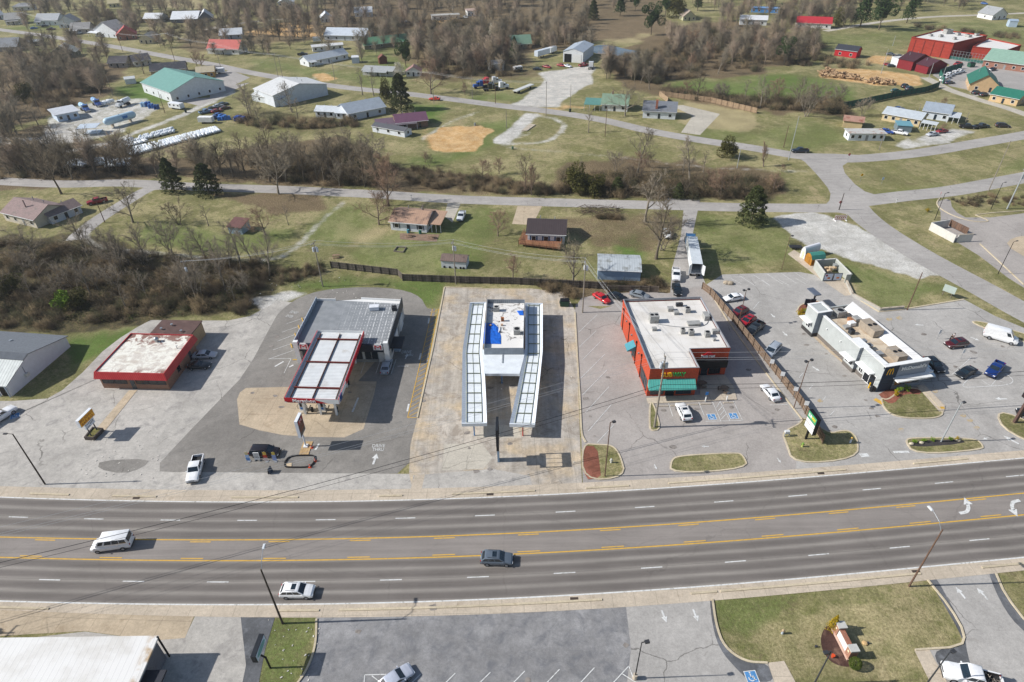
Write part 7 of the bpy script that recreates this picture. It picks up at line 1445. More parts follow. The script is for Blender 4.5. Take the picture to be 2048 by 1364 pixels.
def bark(col,twig): 
 n = N('bark'); m1 = n.out(n.mix(n.ramp(n.noise(3,4,.7),.3,.7),tuple(x*.75 for x in L(col)),tuple(x*1.2 for x in L(col))),.95,0,.1)
 n = N('twigs'); oi = n.new('ObjectInfo'); m2 = n.out(n.mix(oi.outputs['Random'],tuple(x*.82 for x in L(twig)),tuple(x*1.18 for x in L(twig))),.95,0,.1); return m1,m2
BG,BB,BP,BO = bark('#857c6e','#857b6a'),bark('#6f6557','#766b5a'),bark('#786a5e','#8c7562'),bark('#857c6f','#857b6c')
PROTO = {}
def proto_tree(key,seed,bk_,**kw):
 (tv,tf),(cv,cf) = gen_bare(seed,**kw); PROTO[key] = (np_mesh('trunk',tv,tf,[bk_[0]]),np_mesh('crown',cv,cf,[bk_[1]]),kw.get('H',12)); 
for i in range(3): proto_tree(f'oak{i}',10+i,BG,H=12,fork=.22,spread=1.0,nl=10,n1=8,n2=7,n3=4)
for i in range(3): proto_tree(f'tall{i}',20+i,(BO,BB,BG)[i],H=13,fork=.3,spread=.85,nl=10,n1=7,n2=6,n3=4,slim=.8,up=.2)
for i in range(2): proto_tree(f'dense{i}',30+i,BP,H=10,fork=.15,spread=.9,nl=11,n1=8,n2=8,n3=5,up=.2,twr=.024)
for i in range(2): proto_tree(f'multi{i}',40+i,(BB,BO)[i],H=9,fork=.2,spread=.9,nl=5,n1=7,n2=6,n3=4,multi=3)
proto_tree('thin0',50,BO,H=10,fork=.35,spread=.75,nl=7,n1=6,n2=5,n3=3,slim=.7)
proto_tree('column',51,BP,H=10,fork=.1,spread=.32,nl=14,n1=6,n2=6,n3=4,slim=.6,up=.7)
def bare_tree(loc,H,kind,label,group=None,name='bare_tree',rz=None):
 t = thing(name,label,'tree',(loc[0],loc[1],0),rng.random()*6.28 if rz is None else rz,group); a,b,h0 = PROTO[kind]; s = H/h0; t.scale = (s*rng.uniform(.9,1.12),s*rng.uniform(.9,1.12),s)
 for nm,me in (('trunk',a),('crown',b)): o = bpy.data.objects.new(nm,me); COL.objects.link(o); o.parent = t
 return t
def leaf_cloud(seed,n,shape,size,jitter=.35):
 r = np.random.default_rng(seed); pts = shape(r,n); k = len(pts); a = r.normal(size=(k,3)); a /= np.linalg.norm(a,axis=1)[:,None]; b = np.cross(a,r.normal(size=(k,3))); b /= np.linalg.norm(b,axis=1)[:,None]; s = size*(1+jitter*r.normal(size=(k,1))); v = np.stack([pts+a*s,pts-a*s*.5+b*s*.7,pts-a*s*.5-b*s*.7],1).reshape(-1,3); return v.astype(np.float32),np.arange(3*k).reshape(-1,3).astype(np.int32)
def leafmat(a,b,c):
 n = N('foliage'); oi = n.new('ObjectInfo'); nz = n.noise(1.1,4,.7); k = n.mix(n.ramp(nz,.35,.65),L(a),L(b)); k = n.mix(n.ramp(n.noise(4,3,.7),.55,.75),k,L(c)); k = n.mul(k,n.mth('MULTIPLY_ADD',oi.outputs['Random'],.3,.85)); return n.out(k,.85,0,.15)
def sh_cone(H,R_,base=.08,pw=.8,lump=.25,seed=0):
 def f(r,n):
  z = r.random(n)**.75; ang = r.random(n)*6.283; lay = .8+.2*np.sin(z*38+ang*2+seed)+lump*np.sin(ang*5+z*9+seed)*.5; rad = (1-z)**pw*R_*lay*(.55+.45*r.random(n)**.4); return np.stack([rad*np.cos(ang),rad*np.sin(ang),H*(base+(1-base)*z)-rad*.12],1)
 return f
def sh_blob(H,R_,nb=9,base=.2,seed=0):
 rr = np.random.default_rng(seed); cs = np.stack([rr.normal(0,R_*.42,nb),rr.normal(0,R_*.42,nb),H*(base+(1-base)*rr.random(nb)*.85)],1); rs = R_*rr.uniform(.35,.62,nb)
 def f(r,n):
  i = r.integers(0,nb,n); d = r.normal(size=(n,3)); d /= np.linalg.norm(d,axis=1)[:,None]; p = cs[i]+d*(rs[i]*(.6+.4*r.random(n)**.4))[:,None]; p[:,2] = np.maximum(p[:,2],.1); return p
 return f
def sh_ball(R_):
 def f(r,n): d = r.normal(size=(n,3)); d /= np.linalg.norm(d,axis=1)[:,None]; p = d*(R_*(.85+.15*r.random(n)))[:,None]; p[:,2] += R_; return p
 return f
CED = leafmat('#3a4228','#565c36','#737446'); PIN = leafmat('#2f3f24','#475a34','#5f7044'); OLV = leafmat('#4a4a26','#5d5a30','#6f6a3c'); BLO = leafmat('#c9c4b4','#b3ac98','#8f8a78'); YLG = leafmat('#5f7a24','#7c9832','#93ad48'); YEL_ = leafmat('#8f7a1c','#b39722','#6c6a20'); BXW = leafmat('#4a5a24','#63702f','#7a8440')
EV = {}
def proto_ev(key,H,shape,n,size,m,seed):
 v,f = leaf_cloud(seed,n,shape,size); tb = TB(); tb.limb([Vector((0,0,-.1)),Vector((0,0,H*.4)),Vector((.05,0,H*.85))],[H*.022,H*.016,H*.005],6); tv,tf = tb.arr(); EV[key] = (np_mesh('trunk',tv,tf,[BB[0]]),np_mesh('crown',v,f,[m]),H)
proto_ev('cedar0',10,sh_cone(10,3.8,.05,.5,.2,1),6500,.22,CED,1); proto_ev('cedar1',10,sh_cone(10,4.4,.05,.42,.25,3),6500,.23,CED,2); proto_ev('pine0',12,sh_blob(12,4.2,12,.3,4),5200,.26,PIN,3); proto_ev('pine1',13,sh_cone(13,3.8,.2,.7,.5,5),5200,.25,PIN,4); proto_ev('olive',7,sh_blob(7,3.4,12,.15,6),4600,.2,OLV,5); proto_ev('blossom',8,sh_blob(8,3.2,14,.25,7),2600,.17,BLO,6); proto_ev('yellowgreen',6,sh_blob(6,2.6,10,.1,8),2600,.22,YLG,8); proto_ev('cone_shrub',3,sh_cone(3,.85,.02,.9,.1,2),1800,.07,YEL_,9); proto_ev('ball_shrub',2,sh_ball(1.0),4200,.06,BXW,10); proto_ev('small_yellow',1,sh_blob(1,.55,9,.1,11),900,.06,YEL_,12); proto_ev('small_green',1,sh_blob(1,.55,9,.1,12),900,.06,YLG,13)
def leaf_tree(px,H,kind,label,name='evergreen_tree',cat='tree',group=None,sx=1.,z=0.,top=None):
 p = G(*px); a,b,h0 = EV[kind]; s = H/h0; t = thing(name,label,cat,(p.x,p.y,z),rng.random()*6.28,group); t.scale = (s*sx,s*sx,s)
 for nm,me in (('trunk',a),('crown' if cat == 'tree' else 'foliage',b)): o = bpy.data.objects.new(nm,me); COL.objects.link(o); o.parent = t
 return t
for px,H,k,l,sx in (((349,383),11,'cedar0','dark conical cedar left of a pair beside the lane',1),((419,388),10,'cedar1','dark spreading cedar right of a pair beside the lane',1.1),((1502,446),11,'cedar1','lone dark cedar at the edge of the white gravel',.95),((1454,314),7,'olive','rounded half-brown evergreen by the back road',1),((1155,380),8.5,'olive','bushy green cedar left in the lane hedge',1.0),((1183,391),6,'olive','low green cedar in the middle of the lane hedge',1.1),((1234,388),5.5,'cedar1','small dark cedar right in the lane hedge',1.1),((1356,396),5,'cedar0','little dark cedar at the right end of the lane hedge',1.2),((812,134),13,'pine0','dense green pine above the white blossom tree',.85),((803,220),15,'cedar1','big dark cedar by the back road bend',.85),((773,206),10,'olive','dark bushy tree left of the big roadside cedar',.6),((1029,124),13,'pine1','slim pine behind the truck yard',.8),((1567,128),13,'pine0','green pine in the bare wood left of the red barn',.7),((1720,54),20,'pine1','tall dark pine left of the far right group',1.1),((1757,60),20,'pine0','tall dark pine in the middle of the far right group',.95),((1813,46),16,'pine1','dark pine right of the far right group',1),((1676,53),10,'olive','rusty dark cedar beside the red-roofed house',.8),((1240,32),14,'pine1','dark pine at the top left of the brown field',1.1),((1302,70),17,'pine0','large dark pine at the right of the brown field',.9),((1330,34),15,'pine0','dark pine behind the large field pine',.9),((1352,36),16,'olive','rusty evergreen at the brown field corner',.8),((1270,22),13,'pine0','dark pine between the field pines',.8),((1186,40),13,'cedar0','dark cedar at the left edge of the brown field',1),((1395,22),13,'pine1','dark pine behind the tan house',1),((51,206),8,'olive','dark green bush in the left thicket above the tanks',1),((22,590),5,'olive','olive bush at the left edge of the near thicket',1),((1010,12),16,'pine0','far pine at the top centre',1),((1830,22),14,'pine1','far pine at the top right',.9)): leaf_tree(px,H,k,l,sx=sx)
leaf_tree((798,155),8,'blossom','white blossoming pear tree beside the road','blossom_tree'); leaf_tree((990,76),9,'blossom','pale blossoming tree deep in the upper wood','blossom_tree')
leaf_tree((133,615),5,'yellowgreen','bright yellow-green bush in the near thicket','bush','bush'); leaf_tree((160,618),4.5,'olive','dark green bush right of the bright one in the near thicket','bush','bush')
leaf_tree((1663,1258),3.2,'cone_shrub','pointed golden shrub behind the brick monument sign','shrub','shrub'); leaf_tree((1707,1334),1.7,'ball_shrub','round clipped shrub at the near end of the brick monument sign','shrub','shrub',sx=.88)
for px,k,l in (((1604,626),'small_yellow','yellow shrub at the back of the kidney-shaped mulch bed'),((1597,630),'small_yellow','yellow shrub leftmost in the kidney-shaped mulch bed'),((1604,634),'small_yellow','yellow shrub nearest the front of the kidney-shaped mulch bed'),((1611,627),'small_green','green shrub in the kidney-shaped mulch bed'),((1795,784),'small_green','green shrub left against the grey restaurant front'),((1812.5,781),'small_green','green shrub right against the grey restaurant front'),((1792,791),'small_yellow','yellow shrub in the red mulch before the grey restaurant'),((1827,886),'small_green','small plant leftmost in the black mulch strip'),((1846,884),'small_green','small plant second in the black mulch strip'),((1864,882),'small_green','green plant third in the black mulch strip'),((1899,881),'small_green','green plant fourth in the black mulch strip'),((1914,880),'small_yellow','pale plant rightmost in the black mulch strip'),((1855,424),'small_yellow','brown shrub at the kerb of the right-hand lot')): leaf_tree(px,.62 if 'black mulch' in l else 1.0,k,l,'shrub','shrub',z=.11)
for px,H,k,l in (((557,388),17,'oak0','largest spreading bare tree standing by the lane'),((777,412),17,'dense0','big dense reddish-brown bare tree beside the lane'),((758,449),11,'dense1','small bare tree left of the tan-roofed lane house'),((996,472),8,'dense1','round twiggy tree on the lawn between lane houses'),((1026,556),7,'dense0','reddish twiggy bush tree at the plank fence'),((1146,570),13,'oak1','broad dark bare tree behind the plank fence'),((1312,518),17,'tall1','tall bare tree beside the semi trailer alley'),((1290,444),17,'tall0','tall pale bare tree at the lane end of the alley'),((1275,345),15,'tall2','tall bare tree across the lane from the alley'),((1325,500),11,'multi1','multi-stemmed bare tree close to the semi trailer'),((266,445),13,'oak2','bare tree alone on the brown lawn by the drive'),((357,450),8,'multi0','low multi-stemmed bare tree in the middle of the lawn'),((531,470),9,'dense1','stiff bare tree right of the weathered shed'),((577,450),6,'thin0','thin small bare tree at the right of the brown lawn'),((123,388),16,'tall1','tall dark bare tree behind the brown-roofed house'),((181,522),14,'oak1','wide bare tree at the thicket edge right of the house'),((75,518),12,'oak0','wide bare tree at the thicket edge below the house'),((417,452),7,'thin0','pale thin tree left of the weathered shed'),((1527,333),10,'column','upright brush-like bare tree by the back road'),((1379,368),16,'tall0','very tall pale bare tree above the lane hedge'),((1177,265),10,'thin0','bare tree on the grass across from the white cottage'),((1250,232),14,'oak2','bare tree in front of the green-roofed white house'),((725,190),12,'thin0','bare tree left by the back road before the grey roof'),((748,192),13,'thin0','bare tree second by the back road before the grey roof'),((394,132),8,'dense0','reddish round tree left by the upper road'),((404,134),8,'dense1','reddish round tree right by the upper road'),((288,148),12,'oak2','leaning bare tree beside the dark-roofed cottages'),((210,175),13,'oak1','bare tree on the green strip left of the hall'),((498,232),15,'oak0','big bare tree in front of the white workshop'),((585,225),13,'tall2','bare tree in front of the workshop end'),((862,188),17,'dense1','tall twiggy tree beside the dirt track'),((1590,218),13,'tall1','pale bare tree left of a pair at the field hedge'),((1612,232),15,'multi1','pale multi-stemmed tree at the field hedge'),((1725,232),8,'multi1','small pale tree by the green screen fence'),((1392,200),13,'tall1','bare tree at the corner of the tan board fence'),((1520,215),13,'tall0','bare tree at the end of the tan board fence'),((930,190),6,'dense0','bushy twig tree by the grass truck yard'),((1885,265),3.5,'dense1','low bare shrub in front of the ranch house cars'),((1885,215),4.5,'dense0','round brown bush behind the blue-grey roof'),((255,620),7,'thin0','thin pale dead tree leaning in the near thicket'),((1562,344),3,'dense1','low twiggy shrub by the back road'),((1050,385),12,'tall1','tall thin tree in the middle of the lane scrub'),((1063,390),10,'dense0','brown twiggy tree in the middle of the lane scrub')): bare_tree(G(*px),H,k,l)
YARDS = [(min(a[0],b[0])-4,max(a[0],b[0])+5,max(a[1],b[1])-10,max(a[1],b[1])+26) for _,a,b,*_r in HS]
def yard(p):
 d = Vector((p[0],p[1],-HCAM)); z = d.dot(CF); x,y = 1024+FPX*d.dot(CR)/z,682-FPX*d.dot(CU)/z
 return any(a < x < b and c < y < e for a,b,c,e in YARDS)
def sow(poly,n,seed,mind=3.):
 w = [(v.x,v.y) for v in GS(poly)]; xs,ys = [p[0] for p in w],[p[1] for p in w]; r = np.random.default_rng(seed); out = []
 tries = 0
 while len(out) < n and tries < 60:
  c = np.stack([r.uniform(min(xs),max(xs),300),r.uniform(min(ys),max(ys),300)],1); ok = inside(w,c[:,0],c[:,1])
  for p in c[ok]:
   if len(out) >= n: break
   if all((p[0]-q[0])**2+(p[1]-q[1])**2 > mind*mind for q in out): out.append(p)
  tries += 1
 return out
WOODS = [([(-60,322),(120,318),(330,350),(440,345),(440,364),(330,358),(120,360),(-60,354)],28,(9,16),'oak','bare tree in the wood between the lane and the white tanks'),
  ([(440,335),(700,318),(790,345),(745,376),(560,368),(430,362)],40,(9,16),'oak','bare tree in the dark wood behind the big lane tree'),
  ([(-40,115),(80,110),(230,135),(170,160),(30,195),(-60,230)],22,(9,15),'oak','bare tree in the left thicket above the propane yard'),([(-60,230),(60,215),(100,255),(20,300),(-80,300)],13,(10,16),'oak','bare tree at the left edge beside the propane yard'),
  ([(440,225),(600,222),(720,228),(720,255),(560,262),(470,250)],7,(9,14),'oak','bare tree in the belt below the white workshop'),
  ([(400,92),(560,62),(700,62),(690,85),(560,104),(420,118)],16,(10,16),'oak','bare tree in the upper road wood by the salmon red roof'),
  ([(700,55),(1000,40),(1190,62),(1180,92),(1000,108),(830,110),(740,70)],50,(7,12),'tall','bare tree in the wide upper centre wood'),([(800,115),(1020,100),(1040,118),(960,155),(870,148)],14,(7,12),'dense','bare tree in the scrub beside the dirt track'),
  ([(1195,152),(1290,128),(1345,75),(1500,62),(1650,80),(1620,125),(1420,150),(1320,185),(1250,170)],50,(7,12),'tall','bare tree in the wood right of the garage pond'),([(1330,178),(1500,196),(1680,205),(1680,222),(1510,214),(1340,192)],16,(5,10),'multi','bare tree in the hedge behind the tan board fence'),
  ([(1130,345),(1250,330),(1420,345),(1550,360),(1550,395),(1300,395),(1140,385)],17,(5,10),'multi','bare tree in the hedge along the back lane'),([(840,320),(1000,345),(990,372),(860,362)],7,(4,7),'dense','scrubby tree in the thicket above the lane'),
  ([(560,20),(1000,5),(1000,32),(700,48),(440,40),(300,60),(180,35)],36,(10,17),'tall','bare tree in the far wood above the road houses'),([(0,28),(180,45),(330,70),(420,75),(300,62),(150,20),(0,12)],14,(9,15),'oak','bare tree between the far roadside houses'),
  ([(1410,60),(1640,40),(1720,20),(1700,0),(1450,5),(1350,30)],22,(10,17),'tall','bare tree in the reddish wood at the top right'),([(200,515),(330,505),(560,520),(540,552),(360,560),(160,545)],22,(7,12),'thin','thin bare tree along the lower drive thicket'),([(-60,525),(160,550),(360,565),(520,560),(480,610),(300,622),(-60,610)],26,(6,11),'thin','thin bare tree rising out of the near thicket')]
KK = {'oak': ('oak0','oak1','oak2','tall1','multi0'),'tall': ('tall0','tall1','tall2','dense0','oak2'),'dense': ('dense0','dense1','multi0'),'multi': ('multi0','multi1','dense1','thin0'),'thin': ('thin0','multi1','tall0')}
NT_ = 0
for wi,(poly,n,(h0,h1),kd,lb) in enumerate(WOODS):
 for p in sow(poly,int(n*.8),300+wi): k = KK[kd][rng.integers(len(KK[kd]))]; yard(p) and rng.random() < .75 or bare_tree(p,rng.uniform(h0,h1),k,lb,lb.replace('bare tree','bare trees').replace('scrubby tree','scrubby trees').replace('thin bare trees','thin bare trees')); NT_ += 1
print('wood trees',NT_)
def scatter(name,proto_list,placements,mats,label,cat):
 V,F,MI,o = [],[],[],0
 for (x,y,s,sz_,a,k) in placements:
  v,f = proto_list[k]; ca,sa = math.cos(a),math.sin(a); w = np.empty_like(v); w[:,0] = (v[:,0]*ca-v[:,1]*sa)*s+x; w[:,1] = (v[:,0]*sa+v[:,1]*ca)*s+y; w[:,2] = v[:,2]*sz_; V.append(w); F.append(f+o); MI.append(np.full(len(f),k % len(mats))); o += len(v)
 ob = bpy.data.objects.new(name,np_mesh(name,np.concatenate(V),np.concatenate(F),mats,np.concatenate(MI))); COL.objects.link(ob); ob['kind'] = 'stuff'; ob['label'] = label; ob['category'] = cat; return ob
def gen_bush(seed,n=70,H=2.6,W=1.6,r=.028):
 rr = random.Random(seed); tb = TB()
 for i in range(n):
  p = Vector((rr.gauss(0,W*.3),rr.gauss(0,W*.3),0)); d = Vector((rr.gauss(0,.5),rr.gauss(0,.5),1)).normalized(); l = H*rr.uniform(.4,1); q = p+d*l; tb.cone(p,q,r)
  for e in range(4): t = rr.uniform(.25,.9); d2 = rot_dir(d,rr.uniform(.4,1.1),rr.random()*6.28); tb.cone(p.lerp(q,t),p.lerp(q,t)+d2*l*rr.uniform(.2,.5),r*.7)
 return tb.arr()
bushes = [gen_bush(60+i,60+10*i) for i in range(4)]
BM = [mat('#574c3c',.95,.3,.15),mat('#6b5d49',.95,.3,.15),mat('#4a4833',.95,.3,.15),mat('#837257',.95,.25,.15)]
pl = []
def add_brush(poly,n,smin,smax,seed):
 for p in sow(poly,n,seed,.6): s = rng.uniform(smin,smax); pl.append((p[0],p[1],s*rng.uniform(.9,1.4),s,rng.random()*6.28,rng.integers(4)))
add_brush([(-150,490),(80,485),(330,515),(560,530),(550,560),(500,592),(500,628),(360,634),(250,648),(130,660),(-150,650)],560,.6,1.25,1)
for poly,n,a,b,sd_ in (([(-60,290),(120,300),(330,350),(330,352),(120,362),(-60,356)],90,.7,1.2,2),([(480,320),(720,290),(800,345),(740,374),(560,370)],150,.8,1.4,3),([(820,335),(930,350),(1115,378),(1115,392),(900,382),(800,365)],100,.6,1.2,4),([(1125,350),(1560,362),(1555,400),(1300,398),(1125,388)],230,.8,1.5,5),([(1330,180),(1500,198),(1690,205),(1690,228),(1505,218),(1330,192)],130,.9,1.7,6),([(1200,130),(1420,60),(1650,95),(1620,132),(1340,160),(1310,190)],260,1,2,7),([(20,190),(120,120),(230,150),(190,190),(100,235)],130,1,2,8),([(800,115),(1060,105),(1040,150),(880,160)],110,.9,1.8,9),([(1060,566),(1140,575),(1150,600),(1090,580)],22,.5,1.0,10),([(1200,575),(1330,560),(1330,580),(1230,584)],24,.4,.9,11),([(440,235),(720,240),(720,258),(520,258)],70,.7,1.4,12),([(560,545),(640,530),(660,545),(560,570)],26,.4,.9,13),([(1900,400),(1960,390),(2060,395),(2050,412),(1930,415)],40,.4,.7,14),([(700,40),(1180,50),(1180,95),(860,108),(720,75)],220,1.2,2.4,15),([(180,30),(560,20),(700,40),(400,80),(250,60)],130,1,2,16),([(1190,432),(1245,435),(1240,440),(1180,436)],16,.5,.7,17),([(1570,105),(1680,120),(1740,130),(1720,138),(1560,132)],40,.9,1.6,18),([(1820,50),(2060,75),(2060,82),(1840,58)],30,.8,1.4,19),([(1155,382),(1240,384),(1240,392),(1160,390)],18,.6,1.2,20)): add_brush(poly,n,a,b,sd_)
scatter('brush_thicket',bushes,pl,BM,'leafless brown brush filling the thickets and wood floors','brush')
# low green and dry weeds in the near thicket
wp = []
r_ = np.random.default_rng(77)
wv = [leaf_cloud(90+i,60,sh_blob(1,.8,6,0,20+i),.09) for i in range(3)]
for p in sow([(-150,560),(60,545),(330,560),(500,590),(480,625),(250,645),(-150,650)],260,31,.8): s = r_.uniform(.8,2.0); wp.append((p[0],p[1],s,s*.8,r_.random()*6,r_.integers(3)))
for p in sow([(560,560),(720,550),(700,568),(600,585)],24,32,.8): s = r_.uniform(.4,.9); wp.append((p[0],p[1],s,s*.6,r_.random()*6,r_.integers(3)))
scatter('weeds',wv,wp,[leafmat('#4b4c2c','#5d5c36','#6d6440'),leafmat('#5c5138','#6e5e42','#7d6a4a'),leafmat('#3f4a26','#56602f','#6f6f42')],'low green and tan weeds on the floor of the near thicket','weeds')
fw = []
def gen_far(seed):
 rr = random.Random(seed); tb = TB(); H = 12; tb.limb([Vector((0,0,0)),Vector((.2,0,H*.35)),Vector((0,.2,H*.8))],[.22,.16,.06],4)
 for i in range(70):
  t = rr.uniform(.15,.8); p = Vector((0,0,H*t)); d = rot_dir(Vector((0,0,1)),rr.uniform(.5,1.25),rr.random()*6.28); l = H*rr.uniform(.24,.44)*math.sin(math.pi*min(.93,t*.8+.2))**.7; q = p+d*l+Vector((0,0,l*.25)); tb.cone(p,q,.09)
  for e in range(6): s = rr.uniform(.3,1); d2 = rot_dir(d,rr.uniform(.3,1),rr.random()*6.28); tb.cone(p.lerp(q,s),p.lerp(q,s)+d2*l*rr.uniform(.3,.6),.055)
 return tb.arr()
fars = [gen_far(200+i) for i in range(4)]
def far_fill(x0,x1,y0,y1,n,seed):
 r = np.random.default_rng(seed)
 for _ in range(n): px,py = r.uniform(x0,x1),r.uniform(y0,y1); p = G(px,py); s = r.uniform(.55,1.1); yard(p) and r.random() < .85 or fw.append((p.x,p.y,s,s*r.uniform(.9,1.2),r.random()*6.28,r.integers(4)))
far_fill(-120,2170,-20,2,150,1); far_fill(-40,300,-5,8,25,2); far_fill(440,1080,0,26,150,3); far_fill(1080,1250,-4,22,20,9); far_fill(1380,1950,0,22,70,4); far_fill(430,560,22,40,14,5); far_fill(700,1185,26,106,150,6); far_fill(200,300,0,24,18,7); far_fill(1440,1660,24,60,60,8); far_fill(1330,1640,70,130,80,10); far_fill(1205,1330,140,170,26,11); far_fill(420,700,64,100,50,12); far_fill(30,215,125,195,55,13); far_fill(-60,480,335,352,34,15); far_fill(0,700,18,64,210,16); far_fill(60,250,84,130,30,20); far_fill(420,560,100,120,14,21); far_fill(640,860,96,125,36,22); far_fill(260,420,62,100,30,25); far_fill(860,1060,90,150,40,23); far_fill(1480,1720,6,60,60,24); far_fill(820,1010,112,140,40,17); far_fill(-60,60,235,300,16,18)
scatter('far_wood',fars,fw,[mat('#7d7464',.95,.2,.05),mat('#867863',.95,.2,.05),mat('#6f6756',.95,.2,.05),mat('#8d7d6c',.95,.2,.05)],'distant leafless woods closing the view along the top','wood')
# ================================================================ POLES, LAMPS AND WIRES
def PJ(v):
 d = Vector(v)-Vector((0,0,HCAM)); z = d.dot(CF); return 1024+FPX*d.dot(CR)/z,682-FPX*d.dot(CU)/z
def rise_to(base,top):
 """height of a vertical thing from its surveyed foot and head"""
 p = G(*base); lo,hi = 0.,40.
 for _ in range(30):
  m = (lo+hi)/2
  if PJ((p.x,p.y,m))[1] > top[1]: lo = m
  else: hi = m
 return p,lo
PW = mat('#8b8378',.9,.15,2.5); PD = mat('#4a423b',.9,.15,2.5); PB = mat('#6a5345',.9,.15,2.5); PG = mat('#9da1a2',.6,.1); TRF = mat('#c4c9cf',.4,.08)
TOPS = {}
def util_pole(key,label,base,top,arm=0.,ang=0.,trans=0,m=PW,r=.16,h=None,xy=None,arms=1,dbl=.9):
 if xy is None: p,hh = rise_to(base,top)
 else: p,hh = Vector((*xy,0)),h
 hh = h or hh; T = thing('utility_pole',label,'utility pole',(p.x,p.y,0),R(ang),'utility poles'); g = MB(); g.tube([(0,0,-.2),(0,0,hh)],[r,r*.62],8); kid(T,'pole',g,m); ca,sa = math.cos(R(ang)),math.sin(R(ang)); t = []
 if arm:
  for k in range(arms):
   z = hh-.35-k*dbl; g = MB(); g.box((0,.12,z),(arm*2,.1,.14)); kid(T,'crossarm',g,mat('#7a7066',.9,.15))
   for x in (-arm*.92,-arm*.4,arm*.92): g = MB(); g.cyl(x,.12,z+.07,z+.3,.06,6); kid(T,'insulator',g,mat('#b7bcc2',.3,.1))
   if k == 0: t = [(p.x+x*ca-.12*sa,p.y+x*sa+.12*ca,z+.3) for x in (-arm*.92,-arm*.4,arm*.92)]
 for i in range(trans):
  a = R(-60+i*70); g = MB(); x,y = .48*math.cos(a),.48*math.sin(a); z = hh-2.6; g.cyl(x,y,z,z+1.0,.27,10); g.cyl(x,y,z+1.0,z+1.08,.2,8); tr = kid(T,'transformer',g,TRF); b = MB(); b.cyl(x,y,z+1.08,z+1.35,.05,6); o = kid(T,'bushing',b,GREY); o.parent = tr
 if trans: g = MB(); g.box((0,-.25,hh-1.6),(.9,.08,.08)); kid(T,'bracket',g,GREY)
 TOPS[key] = dict(p=p,h=hh,t=t or [(p.x,p.y,hh)]*3,low=(p.x,p.y,hh*.62)); return T
util_pole('a','pole with a single transformer rising from the near thicket',(392,597),(370,522),.5,10,1)
util_pole('b','pole with a cluster of transformers at the thicket edge',(646,573),(629,484),1.1,75,3); util_pole('c','pole with two transformers in front of the brown-roofed shed',(912,568),(908,482),1.0,80,2); util_pole('d','pole beside the red sedan behind the drive-in lot',(1165,625),(1168,520),1.1,80,2)
util_pole('e','tall leaning-looking pole with transformers before the orange brick restaurant',(1308.6,854.7),(1332,712),1.1,80,3,PW,.2)
util_pole('s','pole out of frame at the lower left carrying the highway wires',None,None,1.1,70,2,PW,.18,13.5,(G(45,1262).x-19.5,G(45,1262).y-.6)); util_pole('r','pole out of frame at the right carrying the highway wires',None,None,1.1,80,0,PW,.18,14.5,(G(2048,840).x+28,G(2048,840).y+6))
for k,l,b,t,arm,m in (('f','heavy grey steel pole at the right edge above the lot',(2014,418),(2042,340),.8,PG),('g','leaning thin pole on the slope at the right edge',(1977,382),(2020,281),0,PW),('h','pale pole beside the junction on the back road',(1577,320),(1599,232),0,PG),('i','grey short pole in the grass below the back road',(1474,336),(1485,298),0,PG),('j','slim brown pole across the back road from the dark pickup',(1567,295),(1573,252),0,PB),('k','thin pole right of the white mobile home',(1758,300),(1765,267),0,PW),('l','pole by the orange car on the back road',(868,207),(866,145),1.2,PW),('m','pole left of the grass truck yard',(945,198),(943,150),0,PW),('n','pole in front of the black truck cab',(991,207),(992,155),0,PB),('o','tall pole with crossarm at the gravel yard mouth',(1092,232),(1095,163),1.2,PW),('p','pole beside the green-roofed white house',(1140,224),(1142,170),0,PW),('q','slim pole on the grass above the bare soil patch',(1013,256),(1012,220),0,PW),('t','slim pole on the grass before the white cottage',(1210,273),(1212,215),0,PB),('u','pole on the upper road by the brick ranch house',(350,123),(337,66),1.0,PB),('v','pole on the upper road by the salmon red roof',(442,137),(433,86),1.0,PW),('w','left of two tall poles by the twin road bend',(558,161),(548,108),1.0,PW),('x','pole on the upper road by the red brick house',(246,104),(238,66),.8,PB),('y','pole on the upper road at the top left',(62,72),(46,24),.8,PW),('z','pole on the lawn before the silver-roofed ranch house',(670,161),(666,120),0,PW),('A','slender pole at the gate of the green-roofed hall',(330,226),(321,182),0,PB),('B','leaning pole at the corner of the propane yard',(82,229),(70,198),0,PW),('C','tall pale pole beside the log piles',(1762,147),(1775,98),0,PG),('D','pole below the maroon barns',(1857,157),(1867,126),0,PG),('E','pole at the end of the green screen fence',(1879,171),(1893,133),0,PG),('F','thin pale pole in front of the red brick hall',(1854,109),(1857,89),0,PG),('G','thin pale pole in the field left of the red brick hall',(1785,92),(1790,71),0,PG),('H','short brown pole beside the drive of the far left house',(210,445),(195,404),0,PB),('I','leaning brown pole at the grass wedge wall',(1814,620),(1850,545),0,PB),('J','dark pole behind the striped barricade',(1678,420),(1690,386),0,PD),('K','slim pole at the track left of the hall',(226,190),(217,152),0,PW),('M','right of two tall poles by the twin road bend',(566,158),(557,112),0,PW),('N','thin pole behind the ranch house trucks',(1930,246),(1935,225),0,PW),('O','pole in the ditch beside the long fence',(1830,243),(1834,208),0,PW)): util_pole(k,l,b,t,arm,75 if k in 'fo' else 60,1 if k == 'f' else 0,m,.22 if k == 'f' else .14)
